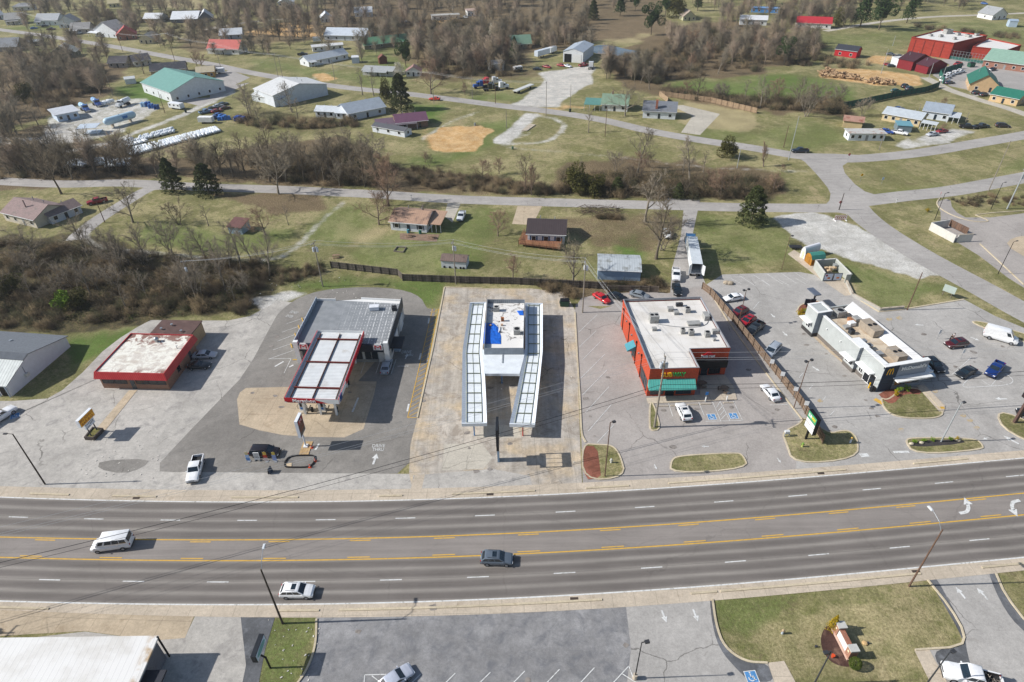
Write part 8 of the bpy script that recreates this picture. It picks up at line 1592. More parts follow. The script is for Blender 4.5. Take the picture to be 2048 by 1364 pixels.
def lamp_pole(label,base,top,m,kind='flood',ang=180,r=.11,name='street_lamp',arm=2.4,h=None):
 p,hh = rise_to(base,top); hh = h or hh; T = thing(name,label,'street lamp',(p.x,p.y,0),R(ang),'street and parking lot lamps'); g = MB(); g.tube([(0,0,0),(0,0,hh)],[r,r*.65],8); kid(T,'pole',g,m)
 if kind == 'arm':
  g = MB(); g.tube([(0,0,hh-.5),(arm*.35,0,hh+.5),(arm*.8,0,hh+.9),(arm,0,hh+.9)],.045,6); kid(T,'arm',g,STEEL); g = MB(); g.box((arm+.25,0,hh+.88),(.8,.3,.14)); g.box((arm+.25,0,hh+.97),(.6,.22,.08)); kid(T,'lamp_head',g,mat('#cfd3d6',.4,.05))
 elif kind == 'flood':
  g = MB(); g.box((.3,0,hh),(.6,.08,.08)); kid(T,'bracket',g,m); g = MB(); g.box((.65,0,hh-.05),(.55,.4,.22)); kid(T,'lamp_head',g,mat('#3a3b3e',.5,.1))
 elif kind == 'twin':
  for s_ in (-1,1): g = MB(); g.tube([(0,0,hh-.15),(s_*.45,0,hh+.05)],.04,5); kid(T,'bracket',g,m); g = MB(); g.box((s_*.6,0,hh+.08),(.45,.42,.3)); kid(T,'lamp_head',g,mat('#3a3b3e',.5,.1))
 elif kind == 'cobra': g = MB(); g.tube([(0,0,hh),(.9,0,hh+.1)],.05,5); kid(T,'arm',g,m); g = MB(); g.box((1.1,0,hh+.08),(.6,.28,.12)); kid(T,'lamp_head',g,mat('#3a3b3e',.5,.1))
 return T
lamp_pole('dark lamp post at the kerb on the far left of the highway',(90.5,968.7),(25,868),PD,'cobra',180,.13); lamp_pole('brown lamp post with a curved arm over the highway by the grass strip',(565.5,1247),(528.6,1139),PD,'arm',95,.15); lamp_pole('brown lamp post with a curved arm over the highway at lower right',(1818,1172.7),(1881,1059),PB,'arm',100,.13)
lamp_pole('white floodlight pole in the black mulch strip',(1881.7,884),(1922,806),PG,'flood',20,.13); lamp_pole('brown lamp post on the island with red mulch',(1209.5,953),(1222,845),PB,'flood',20,.11); lamp_pole('twin-headed lamp post halfway along the board fence',(1587,817),(1616.5,722),PB,'twin',20,.09); lamp_pole('twin-headed lamp post at the top of the board fence',(1477,648),(1493,580),PB,'twin',20,.09)
for b,t,l in (((1995.7,548),(2031.6,484),'black lot lamp nearest the right frame edge'),((1869,440),(1897,387),'black lot lamp behind the pale bin enclosure'),((1982,418),(2009,366),'black lot lamp by the brown bed at the right')): lamp_pole(l,b,t,BLACK,'cobra',20,.09)
lp = lamp_pole('black lamp on a concrete foot in the sealed lot',(1269.6,1357),(1279.5,1285),BLACK,'flood',10,.08); g = MB(); g.cyl(0,0,0,.9,.28,12); kid(lp,'base',g,CONC)
lamp_pole('grey lamp pole nearest the monument sign at the bottom',(1628,1368),(1651,1317),DKGREY,'flood',190,.1,h=7.5); lamp_pole('dark grey lamp pole by the corner pickup',(1850,1372),(1907,1300),DKGREY,'flood',20,.1,h=7.5); lamp_pole('slim brown lot lamp at the end of the timber walkway',(1563,539),(1579,472),PB,'flood',20,.07)
def wire(a,b,sag,m,r=.022,label='thin overhead wire between two poles',group='overhead wires'):
 a,b = Vector(a),Vector(b); g = MB(); n = 14; g.tube([a.lerp(b,i/n)-Vector((0,0,sag*4*(i/n)*(1-i/n))) for i in range(n+1)],r,4,0,False); solo(g,'power_line',m,label,'wire',group,None,tuple((a+b)/2))
WL,WDK = mat('#b5b6b6',.5,.05),mat('#2a2a2c',.6,.1)
def span(k1,k2,lab,sag=1.2,m=WL,n=3,low=0):
 A,B = TOPS[k1],TOPS[k2]
 for i in range(n): wire(A['t'][i],B['t'][i],sag,m,.02,lab+(' (bundle of three alike)' if False else ''),lab)
 for i in range(low): wire(Vector(A['low'])+Vector((0,0,-.9*i)),Vector(B['low'])+Vector((0,0,-.9*i)),sag*1.2,WDK,.035 if i else .05,'dark cable below '+lab,'dark cables below '+lab)
span('s','e','pale wires crossing the highway from the lower left',1.6,WL,3,2); span('e','r','pale wires in front of the restaurants to the right edge',1.4,WL,3,2); span('b','c','wires over the lane house lawns on the left',.9); span('c','d','wires over the plank fence behind the drive-in',.9); span('d','e','wires slanting over the orange brick wall',.8); span('a','b','wires at the near thicket edge',.9)
for a,b,l in (('y','x','wires along the upper road at the far left'),('x','u','wires along the upper road past the red brick house'),('u','v','wires along the upper road past the ranch house'),('v','w','wires along the upper road past the mobile home'),('w','l','wires along the upper road to the orange car'),('l','o','wires along the back road by the truck yard')): span(a,b,l,1.2,WL,3)
A = TOPS['c']; wire((A['p'].x,A['p'].y,A['h']-1),G(*c5(1180,700),3.2),1.2,WDK,.02,'service wire to the dark-roofed lane house',None); A = TOPS['e']; wire((A['p'].x,A['p'].y,A['h']-3),(G(1250,600,6.5)),1.,WDK,.02,'service wire to the back corner of the orange brick restaurant',None)
# ================================================================ SIGNS
def ewall(T,P0,xd,x0,x1,z0,z1,th,m,nm): g = MB(); wallpanel(g,P0,xd,x0,x1,z0,z1,th/2,0,-th/2); return g.build(nm,m,T)
# barbecue sign in its planter
pl_ = GS([(172.5,879.5),(189.5,880.5),(207.5,862.5),(188.5,860)]); c = sum(pl_,Vector())/4
T = thing('planter','low dark planter box with grass under the yellow sign','planter',tuple(c)); sweep_ = MB(); sweep(sweep_,pl_,.3,0,.75,True); sweep_.build('wall',mat('#4e4540',.8,.25,2),T); g = MB(); g.prism([(p.x,p.y) for p in inset([(q_.x,q_.y) for q_ in pl_],.15) and [Vector((*q_,0)) for q_ in [(p.x,p.y) for p in pl_]]],0,.55); g.build('soil',mat('#6f6a3c',.95,.3,2),T)
sx = Vector((.16,.99,0)).normalized(); p0 = c-sx*1.75; nn = Vector((sx.y,-sx.x,0))
T = thing('shop_sign','yellow and red lettered box sign over a white reader board in the planter','sign',tuple(c))
YB = mat('#e3a31c',.4,.06); ewall(T,p0,sx,0,3.5,3.4,5.0,.55,mat('#dfe2e6',.5,.04),'cabinet'); g = MB(); wallpanel(g,p0,sx,.08,3.42,3.47,4.93,.3,0,.275); fc = g.build('face',YB,T)
BR = mat('#7c1f12',.5,.1); text("BIG JOHN'S",p0+sx*.22+nn*.305+Vector((0,0,4.28)),sx,(0,0,1),.5,BR,.015,fc,'lettering',3.05); text('BAR-B-Q',p0+sx*.35+nn*.305+Vector((0,0,3.62)),sx,(0,0,1),.42,BR,.015,fc,'lettering',2.7)
ewall(T,p0,sx,.8,3.0,2.2,3.3,.3,mat('#d6dae0',.5,.05),'reader_board')
g = MB(); rr = random.Random(4)
for r_i in range(3):
 for k in range(6): x = .95+k*.32; g.face([p0+sx*(x+dx_)+nn*.16+Vector((0,0,z_)) for dx_,z_ in ((0,3.15-r_i*.32-.2),(.18,3.15-r_i*.32-.2),(.18,3.15-r_i*.32),(0,3.15-r_i*.32))]) if rr.random() < .7 else None
g.build('letter',BLACK,T)
for x in (1.1,2.6): g = MB(); q_ = p0+sx*x; g.cyl(q_.x,q_.y,0,3.4,.1,8); g.build('post',DKGREY,T)
# petrol price sign
b,hh = rise_to((612,893),(606,838)); T = thing('price_sign','white petrol price sign on a single pole beside the timber base','sign',tuple(b)); sx = Vector((.06,1,0)).normalized(); p0 = b-sx*1.2; nn = Vector((sx.y,-sx.x,0)); ZT = 6.9
ewall(T,p0,sx,0,2.3,3.2,ZT,.5,mat('#dfe3ea',.4,.04),'cabinet'); g = MB(); wallpanel(g,p0,sx,.12,2.18,3.35,ZT-.15,.275,0,.255); f_ = g.build('face',mat('#23262e',.4,.1),T)
for z0,z1,cc_ in ((5.75,6.6,'#9c1c26'),(4.95,5.6,'#5a2328'),(4.2,4.8,'#6a2a22'),(3.5,4.05,'#3a3d42')): g = MB(); wallpanel(g,p0,sx,.2,2.1,z0,z1,.29,0,.275); g.build('panel',mat(cc_,.4,.15,2),f_)
text('M',p0+sx*.75+nn*.3+Vector((0,0,5.9)),sx,(0,0,1),.55,WHITE,.015,f_,'lettering',.8); g = MB(); g.cyl(b.x,b.y,0,3.3,.14,8); g.build('post',mat('#c6ccd4',.5,.05),T); g = MB(); g.box((b.x,b.y,.15),(.9,.9,.3),0,0,.8); g.build('base',WHITE,T)
g = MB(); c = G(612,896)
for i in range(4): g.box((c.x-.6+i*.42,c.y-.2,.06),(.4,3.4,.1))
solo(g,'timber_mat',mat('#b0946c',.9,.15,2),'tan timber mat under the petrol price sign','planks')
# drive-in sign, seen edge-on
b = G(997,924.5); T = thing('shop_sign','tall empty-framed black sign on a wide blue-grey post seen edge-on','sign',tuple(b)); sx = Vector((.02,1,0)).normalized(); p0 = b-sx*1.6
g = MB(); g.box((b.x,b.y+.45,1.9),(.32,1.0,3.8)); g.build('post',mat('#8ea6bb',.5,.08),T); ewall(T,p0,sx,.6,2.9,3.6,5.2,.42,BLACK,'cabinet')
g = MB(); 
for x0,x1,z0,z1 in ((0,3.3,5.2,5.7),(0,3.3,8.4,8.8),(0,.2,5.7,8.4),(3.1,3.3,5.7,8.4),(1.0,1.08,5.7,8.4),(2.0,2.08,5.7,8.4)): wallpanel(g,p0,sx,x0,x1,z0,z1,.2,0,-.2)
g.build('frame',mat('#23262b',.5,.1),T); g = MB(); wallpanel(g,p0,sx,.2,3.1,7.9,8.4,.16,0,-.16); g.build('panel',mat('#2f3440',.4),T)
# restaurant pylon
b = G(1611,878.5); T = thing('shop_sign','black-framed pylon sign with green, red and white panels by the board fence','sign',tuple(b)); d_ = (G(1634,834,4)-G(1620,817,4)); sx = Vector((.12,-.99,0)).normalized(); p0 = b-sx*1.1; nn = Vector((sx.y,-sx.x,0)); ewall(T,p0,sx,0,2.7,2.4,6.0,.65,BLACK,'cabinet')
for z0,z1,cc_,nm in ((4.6,5.9,'#3d9468','panel'),(3.7,4.5,'#d9d6d2','panel'),(2.5,3.6,'#e2e2e0','panel')):
 g = MB(); wallpanel(g,p0,sx,.1,2.6,z0,z1,.355,0,.33); o = g.build(nm,mat(cc_,.4,.04),T)
 if z0 > 4.5: text('SUB',p0+sx*.3+nn*.37+Vector((0,0,5.0)),sx,(0,0,1),.56,WHITE,.02,o,'lettering',.95,bold=.03); text('WAY',p0+sx*1.3+nn*.37+Vector((0,0,5.0)),sx,(0,0,1),.56,mat('#e8d21c',.4),.02,o,'lettering',1.15,bold=.03)
 if 3.7 < z0 < 4: g = MB(); hp = [(.7,4.15),(1.1,4.2),(1.3,4.45),(1.6,4.55),(1.9,4.45),(2.1,4.2),(2.4,4.15)]; g.face([p0+sx*(x-.2)+nn*.375+Vector((0,0,z)) for x,z in hp]); g.build('emblem',mat('#c21a2b',.4),o); text('Pizza Hut',p0+sx*.35+nn*.37+Vector((0,0,3.78)),sx,(0,0,1),.26,BLACK,.02,o,'lettering',2.0)
g = MB(); g.box((b.x,b.y,1.1),(.3,.3,2.2)); g.build('post',BLACK,T)
# brick monument sign
A,B = G(1664.5,1260),G(1694.5,1319.5); sx = (B-A).normalized(); L_ = (B-A).length; nn = Vector((sx.y,-sx.x,0)); T = thing('monument_sign','brick monument sign with white face and stone caps in a mulch bed','sign',tuple((A+B)/2))
def back(x,w,z0,z1,d0,d1,m,nm): g = MB(); wallpanel(g,A,sx,x,x+w,z0,z1,d1,0,d0); return g.build(nm,m,T)
BKM = brick('#99604c','#b8a48e',4)
for x in (0,L_-.85): back(x,.85,0,1.75,-1.0,.0,BKM,'pier'); back(x-.06,.97,1.75,1.95,-1.06,.06,mat('#b9b8b2',.8,.08),'cap'); back(x+.3,.26,1.1,1.36,0,.04,mat('#d8cda8',.7),'emblem')
back(.85,L_-1.7,0,1.45,-.8,-.15,BKM,'wall'); f_ = back(.9,L_-1.8,.3,1.4,-.14,-.08,mat('#dfe2dc',.6,.03),'face'); back(-.1,L_+.2,0,.22,-.1,.12,mat('#c9a896',.9),'plinth')
# bottom black sign, seen edge-on
b,_ = rise_to((541,1336),(530,1290)); T = thing('shop_sign','black box sign with pale blue face leaning over the drive by the grass strip','sign',tuple(b)); sx = Vector((.05,1,0)).normalized(); p0 = b-sx*1.2-Vector((.55,0,0)); nn = Vector((sx.y,-sx.x,0)); ewall(T,p0,sx,0,2.9,3.6,4.9,.6,mat('#20242b',.5,.1),'cabinet'); g = MB(); wallpanel(g,p0,sx,.1,2.8,3.68,4.82,.33,0,.305); f_ = g.build('face',mat('#c3d2e4',.4,.05),T); g = MB(); g.add([p0+sx*(1.45+1.15*math.cos(t))+nn*.34+Vector((0,0,4.25+.45*math.sin(t))) for t in np.linspace(0,6.28,24)[:-1]],[tuple(range(23))]); g.build('emblem',mat('#6aa0a6',.4,.1),f_); g = MB(); g.cyl(b.x,b.y,0,2.6,.12,8); g.tube([(b.x,b.y,2.5),(b.x-.55,b.y,3.2),(b.x-.55,b.y,3.7)],.12,8); g.build('post',BLACK,T)
# tall red sign at the right edge
b = G(2028.5,845.6); T = thing('shop_sign','tall red sign on a brown pole cut by the right frame edge','sign',tuple(b)); g = MB(); g.box((b.x,b.y,4.2),(.45,.45,8.4)); g.build('post',mat('#5b4640',.6,.1),T); sx = Vector((.15,-.98,0)).normalized(); p0 = Vector((b.x,b.y,0))-sx*1.6; nn = Vector((sx.y,-sx.x,0)); ewall(T,p0,sx,0,3.2,8.2,10.6,.6,mat('#c4202a',.4,.05),'cabinet'); g = MB()
for c_ in (.9,2.2): g.tube([p0+sx*(c_+.6*-math.cos(t))+nn*.34+Vector((0,0,8.5+1.7*math.sin(t)**.8)) for t in np.linspace(.0001,math.pi-.0001,12)],.13,6)
g.build('emblem',YEL,T); ewall(T,p0,sx,.4,2.6,5.2,6.6,.3,mat('#2b2426',.5),'reader_board')
# small traffic signs
def sign_post(px,label,h,plate,m,text_=None,tcol=None,shape=4,rot=0.,s=.38,back_=None,z=0.,cat='sign'):
 p = G(*px); T = thing('road_sign',label,cat,(p.x,p.y,z),R(rot)); g = MB(); g.cyl(0,0,0,h,.035,6); kid(T,'post',g,GREY); g = MB(); n_ = shape; a0 = math.pi/n_ if n_ != 4 or plate != 'diamond' else 0
 if plate == 'rect': q_ = [(-s*.75,-s),(s*.75,-s),(s*.75,s),(-s*.75,s)]
 elif plate == 'wide': q_ = [(-s*1.4,-s*.6),(s*1.4,-s*.6),(s*1.4,s*.6),(-s*1.4,s*.6)]
 else: q_ = [(s*math.cos(a0+6.2832*k/n_),s*math.sin(a0+6.2832*k/n_)) for k in range(n_)]
 g.add([(x,y,h-.1+zz) for y in (-.06,-.035) for x,zz in q_],[tuple(range(len(q_))),tuple(range(len(q_),2*len(q_)))[::-1]]+[(k,(k+1) % len(q_),len(q_)+(k+1) % len(q_),len(q_)+k) for k in range(len(q_))]); pt = kid(T,'plate',g,m)
 if text_:
  t = text(text_,(-s*.62,-.07,h-.1-s*.2),(1,0,0),(0,0,1),s*.42,tcol,.01,None,'lettering',s*1.24); t.parent = pt
 return T
STOPR = mat('#b5222a',.4,.05)
for px,l,r_ in (((1695,322),'red stop sign at the upper junction',10),((1876,401),'red stop sign by the kerb of the right lane',60),((1677,419),'red stop sign in front of the dark barricade pole',0)): sign_post(px,l,2.4,'oct',STOPR,'STOP',WHITE,8,r_,.45)
sign_post((1720,363),'yellow diamond warning sign on the grass by the junction',2.3,'diamond',mat('#dca41a',.4,.05),None,None,4,10,.55); sign_post((1762.6,368),'pale blue sign on the grass right of the yellow one',1.9,'rect',mat('#b9cbe0',.4,.05),None,None,4,10,.45)
for i,(px,l) in enumerate((((1539,742),'white parking sign uppermost behind the board fence'),((1560,767),'white parking sign second down behind the board fence'),((1586,797),'white parking sign third down behind the board fence'),((1607,826),'white parking sign lowest behind the board fence'))): sign_post(px,l,2.5,'rect',mat('#d9dadb',.5,.04),None,None,4,-20,.5)
T = sign_post((1410.5,803),'blue accessible parking sign on a white bollard at the patio',2.0,'rect',mat('#2f7fc4',.4,.05),None,None,4,0,.36,z=.1); g = MB(); g.cyl(0,0,0,1.0,.11,10); kid(T,'bollard',g,WHITE)
T = sign_post((1453,801),'white bollard with thin sign post at the patio corner',1.9,'rect',mat('#7d838a',.5),None,None,4,0,.25,z=.1); g = MB(); g.cyl(0,0,0,1.0,.11,10); kid(T,'bollard',g,WHITE)
sign_post((651,714),'white sign on the petrol shop walk left of the parking bays',1.6,'rect',WHITE,None,None,4,0,.4); sign_post((743,716),'white sign in front of the empty petrol shop bay',1.6,'rect',WHITE,None,None,4,0,.4); sign_post((771,716),'blue sign in front of the parked silver-blue sedan',1.8,'rect',mat('#4f7ba8',.4),None,None,4,0,.36)
sign_post((1874,678),'white sign on a pole in the lot behind the maroon suv',2.0,'rect',WHITE,None,None,4,20,.5); sign_post((1921,717),'white sign between the maroon suv and the grey sedan',2.0,'rect',WHITE,None,None,4,20,.5)
# barricade
A,B = G(1668,441),G(1692,440); u = (B-A).normalized(); T = thing('barricade','red and white striped barricade on white feet beside the gravel','barricade',tuple((A+B)/2)); 
for z in (.35,.85,1.35):
 g = MB(); wallpanel(g,A,u,0,(B-A).length,z-.17,z+.17,.06); rl = g.build('rail',WHITE,T); g = MB()
 for k in range(6): x = .1+k*(B-A).length/6; g.face([A+u*xx+Vector((u.y,-u.x,0))*.075+Vector((0,0,zz)) for xx,zz in ((x,z-.17),(x+.3,z-.17),(x+.12,z+.17),(x-.18,z+.17))])
 g.build('stripe',STOPR,rl)
for x in (.2,(B-A).length-.2): g = MB(); p = A+u*x; g.beam(p+Vector((0,-.9,.1)),p+Vector((0,.9,.1)),.2,.2); g.beam(p+Vector((0,.1,0)),p+Vector((0,.1,1.6)),.12,.12); g.build('foot',WHITE,T)
# drive-through order board
b = G(1625,609); T = thing('order_canopy','dark order canopy on a black post over the drive-through','canopy',tuple(b)); g = MB(); g.box((b.x,b.y,1.6),(.3,.3,3.2)); g.build('post',BLACK,T); g = MB(); g.box((b.x-.4,b.y+.2,3.3),(1.5,3.2,.22),R(12)); g.build('roof',mat('#5a6270',.5,.08),T)
b = G(1619,614); T = thing('menu_board','black double menu board beside the kidney-shaped mulch bed','menu board',tuple(b)); 
for k in (0,1): g = MB(); g.box((b.x-.8+k*1.25,b.y,1.35),(1.1,.25,1.5),R(-10)); g.build('panel',mat('#1d2530',.3),T); g = MB(); g.box((b.x-.8+k*1.25,b.y,.3),(.15,.15,.6)); g.build('post',BLACK,T)
A,B = G(1883,590),G(1902,597); u = (B-A).normalized(); T = thing('notice_board','blank grey notice board on two posts in the grass wedge','sign',tuple((A+B)/2)); g = MB(); wallpanel(g,A,u,-.2,(B-A).length+.3,1.2,2.9,.08); g.build('panel',mat('#a7b3ad',.6,.05),T)
for x in (.2,(B-A).length-.1): g = MB(); p = A+u*x+Vector((0,.1,0)); g.box((p.x,p.y,1.3),(.12,.12,2.6)); g.build('post',WOODP,T)
# feather banners and boards by the black minivan
def banner(px,label,cols,round_=True):
 p = G(*px); T = thing('feather_banner',label,'banner',tuple(p),0,'small banners by the black minivan'); g = MB(); g.tube([(0,0,0),(0,0,1.7),(-.12,0,2.3)],.025,5); kid(T,'pole',g,WHITE); g = MB(); g.box((0,0,.05),(.5,.5,.08)); kid(T,'base',g,GREY)
 n_ = len(cols)
 for k,cc_ in enumerate(cols): z0,z1 = .25+k*2.0/n_,.25+(k+1)*2.0/n_; g = MB(); w = .42 if k < n_-1 else .34; g.add([(x,y,z) for y in (-.03,.0) for x,z in ((-w,z0),(w*.6,z0),(w*.6,z1),(-w,z1))],[(0,1,2,3),(7,6,5,4),(0,4,5,1),(1,5,6,2),(2,6,7,3),(3,7,4,0)]); kid(T,'cloth',g,mat(cc_,.6,.15,3))
banner((499,923),'blue and white banner leftmost beside the black minivan',('#5f8cc4','#a9bfe0','#c9b98a')); banner((534.5,923),'red and yellow banner in the row by the black minivan',('#d9c6c0','#b8402a','#d2ae4c')); banner((552,923),'blue and yellow banner rightmost in the row by the minivan',('#93a7d6','#8f9dc4','#cbb14e'))
p = G(516,921); T = thing('reader_sign','white lettered reader sign in the banner row by the black minivan','sign',tuple(p),0); g = MB(); g.box((0,0,1.05),(.95,.12,1.6)); bd = kid(T,'board',g,WHITE)
g = MB()
for r_i in range(4): 
 for k in range(5): g.face([(-.38+k*.16+dx_,-.065,1.65-r_i*.33+dz_) for dx_,dz_ in ((0,0),(.1,0),(.1,.18),(0,.18))])
o = kid(T,'letter',g,BLACK); o.parent = bd
for x in (-.4,.4): g = MB(); g.box((x,0,.12),(.08,.5,.25)); kid(T,'foot',g,GREY)
p = G(541,945); T = thing('a_board','dark folding pavement board near the highway edge','sign',tuple(p),R(80)); g = MB(); g.beam((0,-.25,0),(0,0,1.2),.9,.04); kid(T,'panel',g,mat('#3c4656',.5,.2,4)); g = MB(); g.beam((0,.25,0),(0,0,1.2),.9,.04); kid(T,'panel',g,DKGREY)
g = MB(); zz = lambda x,y: (480+x/9.31,870+y/9.31); sweep(g,chaikin(GS([zz(835,590),zz(840,500),zz(930,398),zz(1180,385),zz(1385,388),zz(1400,440),zz(1370,540),zz(1290,595),zz(1170,612),zz(880,606)]),2),.22,0,.22,True); solo(g,'rubber_kerb',mat('#232020',.8,.15),'black rubber kerb loop laid on the dark asphalt','kerb')
g = MB(); p = G(*zz(905,568)); g.box((p.x,p.y,.06),(1.0,.8,.1),.2); solo(g,'board',mat('#cbb594',.9),'tan board lying inside the corner of the rubber kerb loop','board')
def cone(px,label,lying=False,z=0.):
 p = G(*px); T = thing('traffic_cone',label,'traffic cone',(p.x,p.y,z),0,'orange traffic cones'); g = MB(); g.cyl(0,0,.05,.75,.2,12,0,.04); kid(T,'cone_body',g,mat('#d8502a',.5,.08)); g = MB(); g.box((0,0,.03),(.5,.5,.06)); kid(T,'base',g,mat('#d8502a',.5,.08)); g = MB(); g.cyl(0,0,.35,.5,.135,12,0,.095); kid(T,'band',g,WHITE)
cone(zz(1335,240),'orange cone beside the foot of the petrol price sign'); cone(zz(1400,490),'orange cone at the upper right of the rubber kerb loop'); cone(zz(1305,600),'orange cone at the lower right of the rubber kerb loop')
def hydrant(px,label,c1_,c2_,z=.1,h=.95):
 p = G(*px); T = thing('fire_hydrant',label,'hydrant',(p.x,p.y,z)); g = MB(); g.cyl(0,0,0,h*.75,.15,10); kid(T,'barrel',g,mat(c1_,.5,.08)); g = MB(); g.ball((0,0,h*.78),(.18,.18,.2),10,6); kid(T,'bonnet',g,mat(c2_,.5,.08)); g = MB(); g.tube([(-.28,0,h*.55),(.28,0,h*.55)],.09,8); kid(T,'outlet',g,mat(c2_,.5,.08))
hydrant((1604,894),'yellow-green hydrant on the grass under the pylon sign','#b5c06a','#6f9a3e'); hydrant((1700,886),'blue and white hydrant at the fence end of the grass island','#c9d6ea','#c7a04a',.1,1.4); hydrant((1222,926),'white hydrant on the small island with red mulch','#d9d8d0','#c9c8bf'); hydrant((1564,1267),'grey-white hydrant in the big lawn at lower right','#b9c2cc','#b09a7a',0)
p = G(1572.5,874); T = thing('valve_pipe','grey pipe valve with box on the grass island corner','pipe',(p.x,p.y,.1)); g = MB(); g.tube([(-.4,0,0),(-.4,0,.7),(.4,0,.7),(.4,0,0)],.09,8); kid(T,'pipe',g,GREY); g = MB(); g.box((0,.2,1.0),(.8,.5,.4)); kid(T,'box',g,mat('#cfd1d2',.5))
p = G(1737,776); g = MB(); g.cyl(p.x,p.y,0,1.2,.14,10); g.ball((p.x,p.y,1.2),.14,10,6); solo(g,'bollard',mat('#dfae1e',.5,.06),'yellow bollard at the dark corner of the grey restaurant','bollard'); bin_(1742,782,'black bin at the dark front corner of the grey restaurant'); bin_(1140,224,'dark green roadside bin by the gravel yard mouth','#23302a',1.2,.5); bin_(372,225,'dark bin beside the hall drive','#23302a',1.2,.5)
p = G(1665,1314); g = MB(); g.cyl(p.x,p.y,0,.45,.16,12,0,.22); solo(g,'bucket',mat('#d2502a',.5,.08),'orange bucket in the mulch before the monument sign','bucket')
g = MB(); p = G(1729,1287); g.ball((p.x,p.y,.12),(.4,.35,.2),8,5); solo(g,'rock',mat('#c9a878',.9,.15,3),'tan rock on the lawn right of the monument sign','rock'); g = MB(); p = G(1632,1294); g.box((p.x,p.y,.15),(.3,.2,.3)); solo(g,'ground_light',DKGREY,'small floodlight on the lawn left of the monument sign','light'); g = MB(); p = G(1735,1287); g.box((p.x,p.y,.15),(.3,.2,.3)); solo(g,'ground_light',DKGREY,'small floodlight on the lawn behind the monument sign','light')
for px,l in (((1822,889),'pale rock leftmost in the black mulch strip'),((1842,887),'pale rock second in the black mulch strip'),((1916,882),'pale rock rightmost in the black mulch strip')): p = G(*px); g = MB(); g.ball((p.x,p.y,.2),(.45,.3,.25),8,5); solo(g,'rock',mat('#c9bda6',.9,.15,3),l,'rock')
for px,l in (((1453,567),'tan boulder left of two by the parking row'),((1460,568),'tan boulder right of two by the parking row')): p = G(*px); g = MB(); g.ball((p.x,p.y,.3),(.9,.7,.45),9,6); solo(g,'rock',mat('#a89a86',.9,.2,2),l,'rock')
# wheel stops
for px,a,l in (((747,715.5),0,'yellow wheel stop in the empty petrol shop bay'),((594,720),0,'yellow wheel stop left of the petrol canopy'),((583,692),115,'yellow wheel stop lowest along the shop side wall'),((591,671),115,'yellow wheel stop second along the shop side wall'),((598,655),115,'yellow wheel stop third along the shop side wall'),((605,640),115,'yellow wheel stop uppermost along the shop side wall')): p = G(*px); g = MB(); g.box((p.x,p.y,.09),(1.8,.18,.16),R(a),0,.92); solo(g,'wheel_stop',PAINTY,l,'wheel stop')
for px,l in (((1326,813),'concrete wheel stop leftmost before the orange brick restaurant'),((1351,812),'concrete wheel stop left of the white suv'),((1386,810),'concrete wheel stop right of the white suv'),((1411,809),'concrete wheel stop in the left accessible bay'),((1457,806),'concrete wheel stop in the right accessible bay')): p = G(*px); g = MB(); g.box((p.x,p.y,.09),(2.0,.2,.17),0,0,.92); solo(g,'wheel_stop',CONC,l,'wheel stop')
# lawn things
def picnic(px,rz,label):
 T = thing('picnic_table',label,'table',tuple(G(*px)),R(rz)); w = mat('#8d7560',.9,.2,2); g = MB(); g.box((0,0,.74),(1.8,.8,.06)); kid(T,'table_top',g,w)
 for s_ in (-1,1): g = MB(); g.box((0,s_*.7,.44),(1.8,.28,.05)); kid(T,'bench',g,w); g = MB(); g.beam((s_*.7,-.7,.05),(s_*.7,.7,.05),.08,.1); g.beam((s_*.7,0,0),(s_*.7,0,.72),.1,.1); kid(T,'leg',g,w)
picnic((673,515),5,'wooden picnic table on the lawn by the transformer pole'); picnic(c5(405,712),0,'wooden picnic table left on the tan house patio'); picnic(c5(535,722),-10,'wooden picnic table right on the tan house patio')
g = MB(); P = GS([c5(315,800),c5(370,806),c5(387,778),c5(335,774)]); sweep(g,P,.2,0,.35,True); solo(g,'garden_bed',WOODP,'square timber garden bed on the lawn below the tan house','garden bed'); P = GS([c5(1062,95),c5(1095,95),c5(1145,60),c5(1112,55)]); g = MB(); g.prism([(p.x,p.y) for p in P],0,.3); solo(g,'slab',CONC,'raised concrete slab in the grass oval by the gravel','slab')
for px,c_,l in ((c5(1010,200),'#56705a','green drum on the grass below the bare soil'),(c5(790,62),'#8b9190','grey drum on the grass above the bare soil'),(c5(400,690),'#4f8a96','teal barrel left on the tan house patio'),(c5(470,695),'#2f6a5c','green barrel right on the tan house patio')): p = G(*px); g = MB(); g.cyl(p.x,p.y,0,1.0,.4,12); g.cyl(p.x,p.y,1.0,1.05,.36,12); solo(g,'barrel',mat(c_,.6,.1),l,'barrel')
def mailbox(px,l): p = G(*px); T = thing('mailbox',l,'mailbox',tuple(p)); g = MB(); g.box((0,0,.55),(.12,.12,1.1)); kid(T,'post',g,WHITE); g = MB(); g.tube([(-.25,0,1.2),(.3,0,1.2)],.15,8); kid(T,'box',g,mat('#c9c9c7',.5))
mailbox(c5(418,490),'white mailbox on the lane verge above the tan house'); mailbox(c5(1322,540),'white mailbox on the lane verge above the dark-roofed house'); mailbox(c6(1298,515),'dark mailbox on the verge of the right lane')
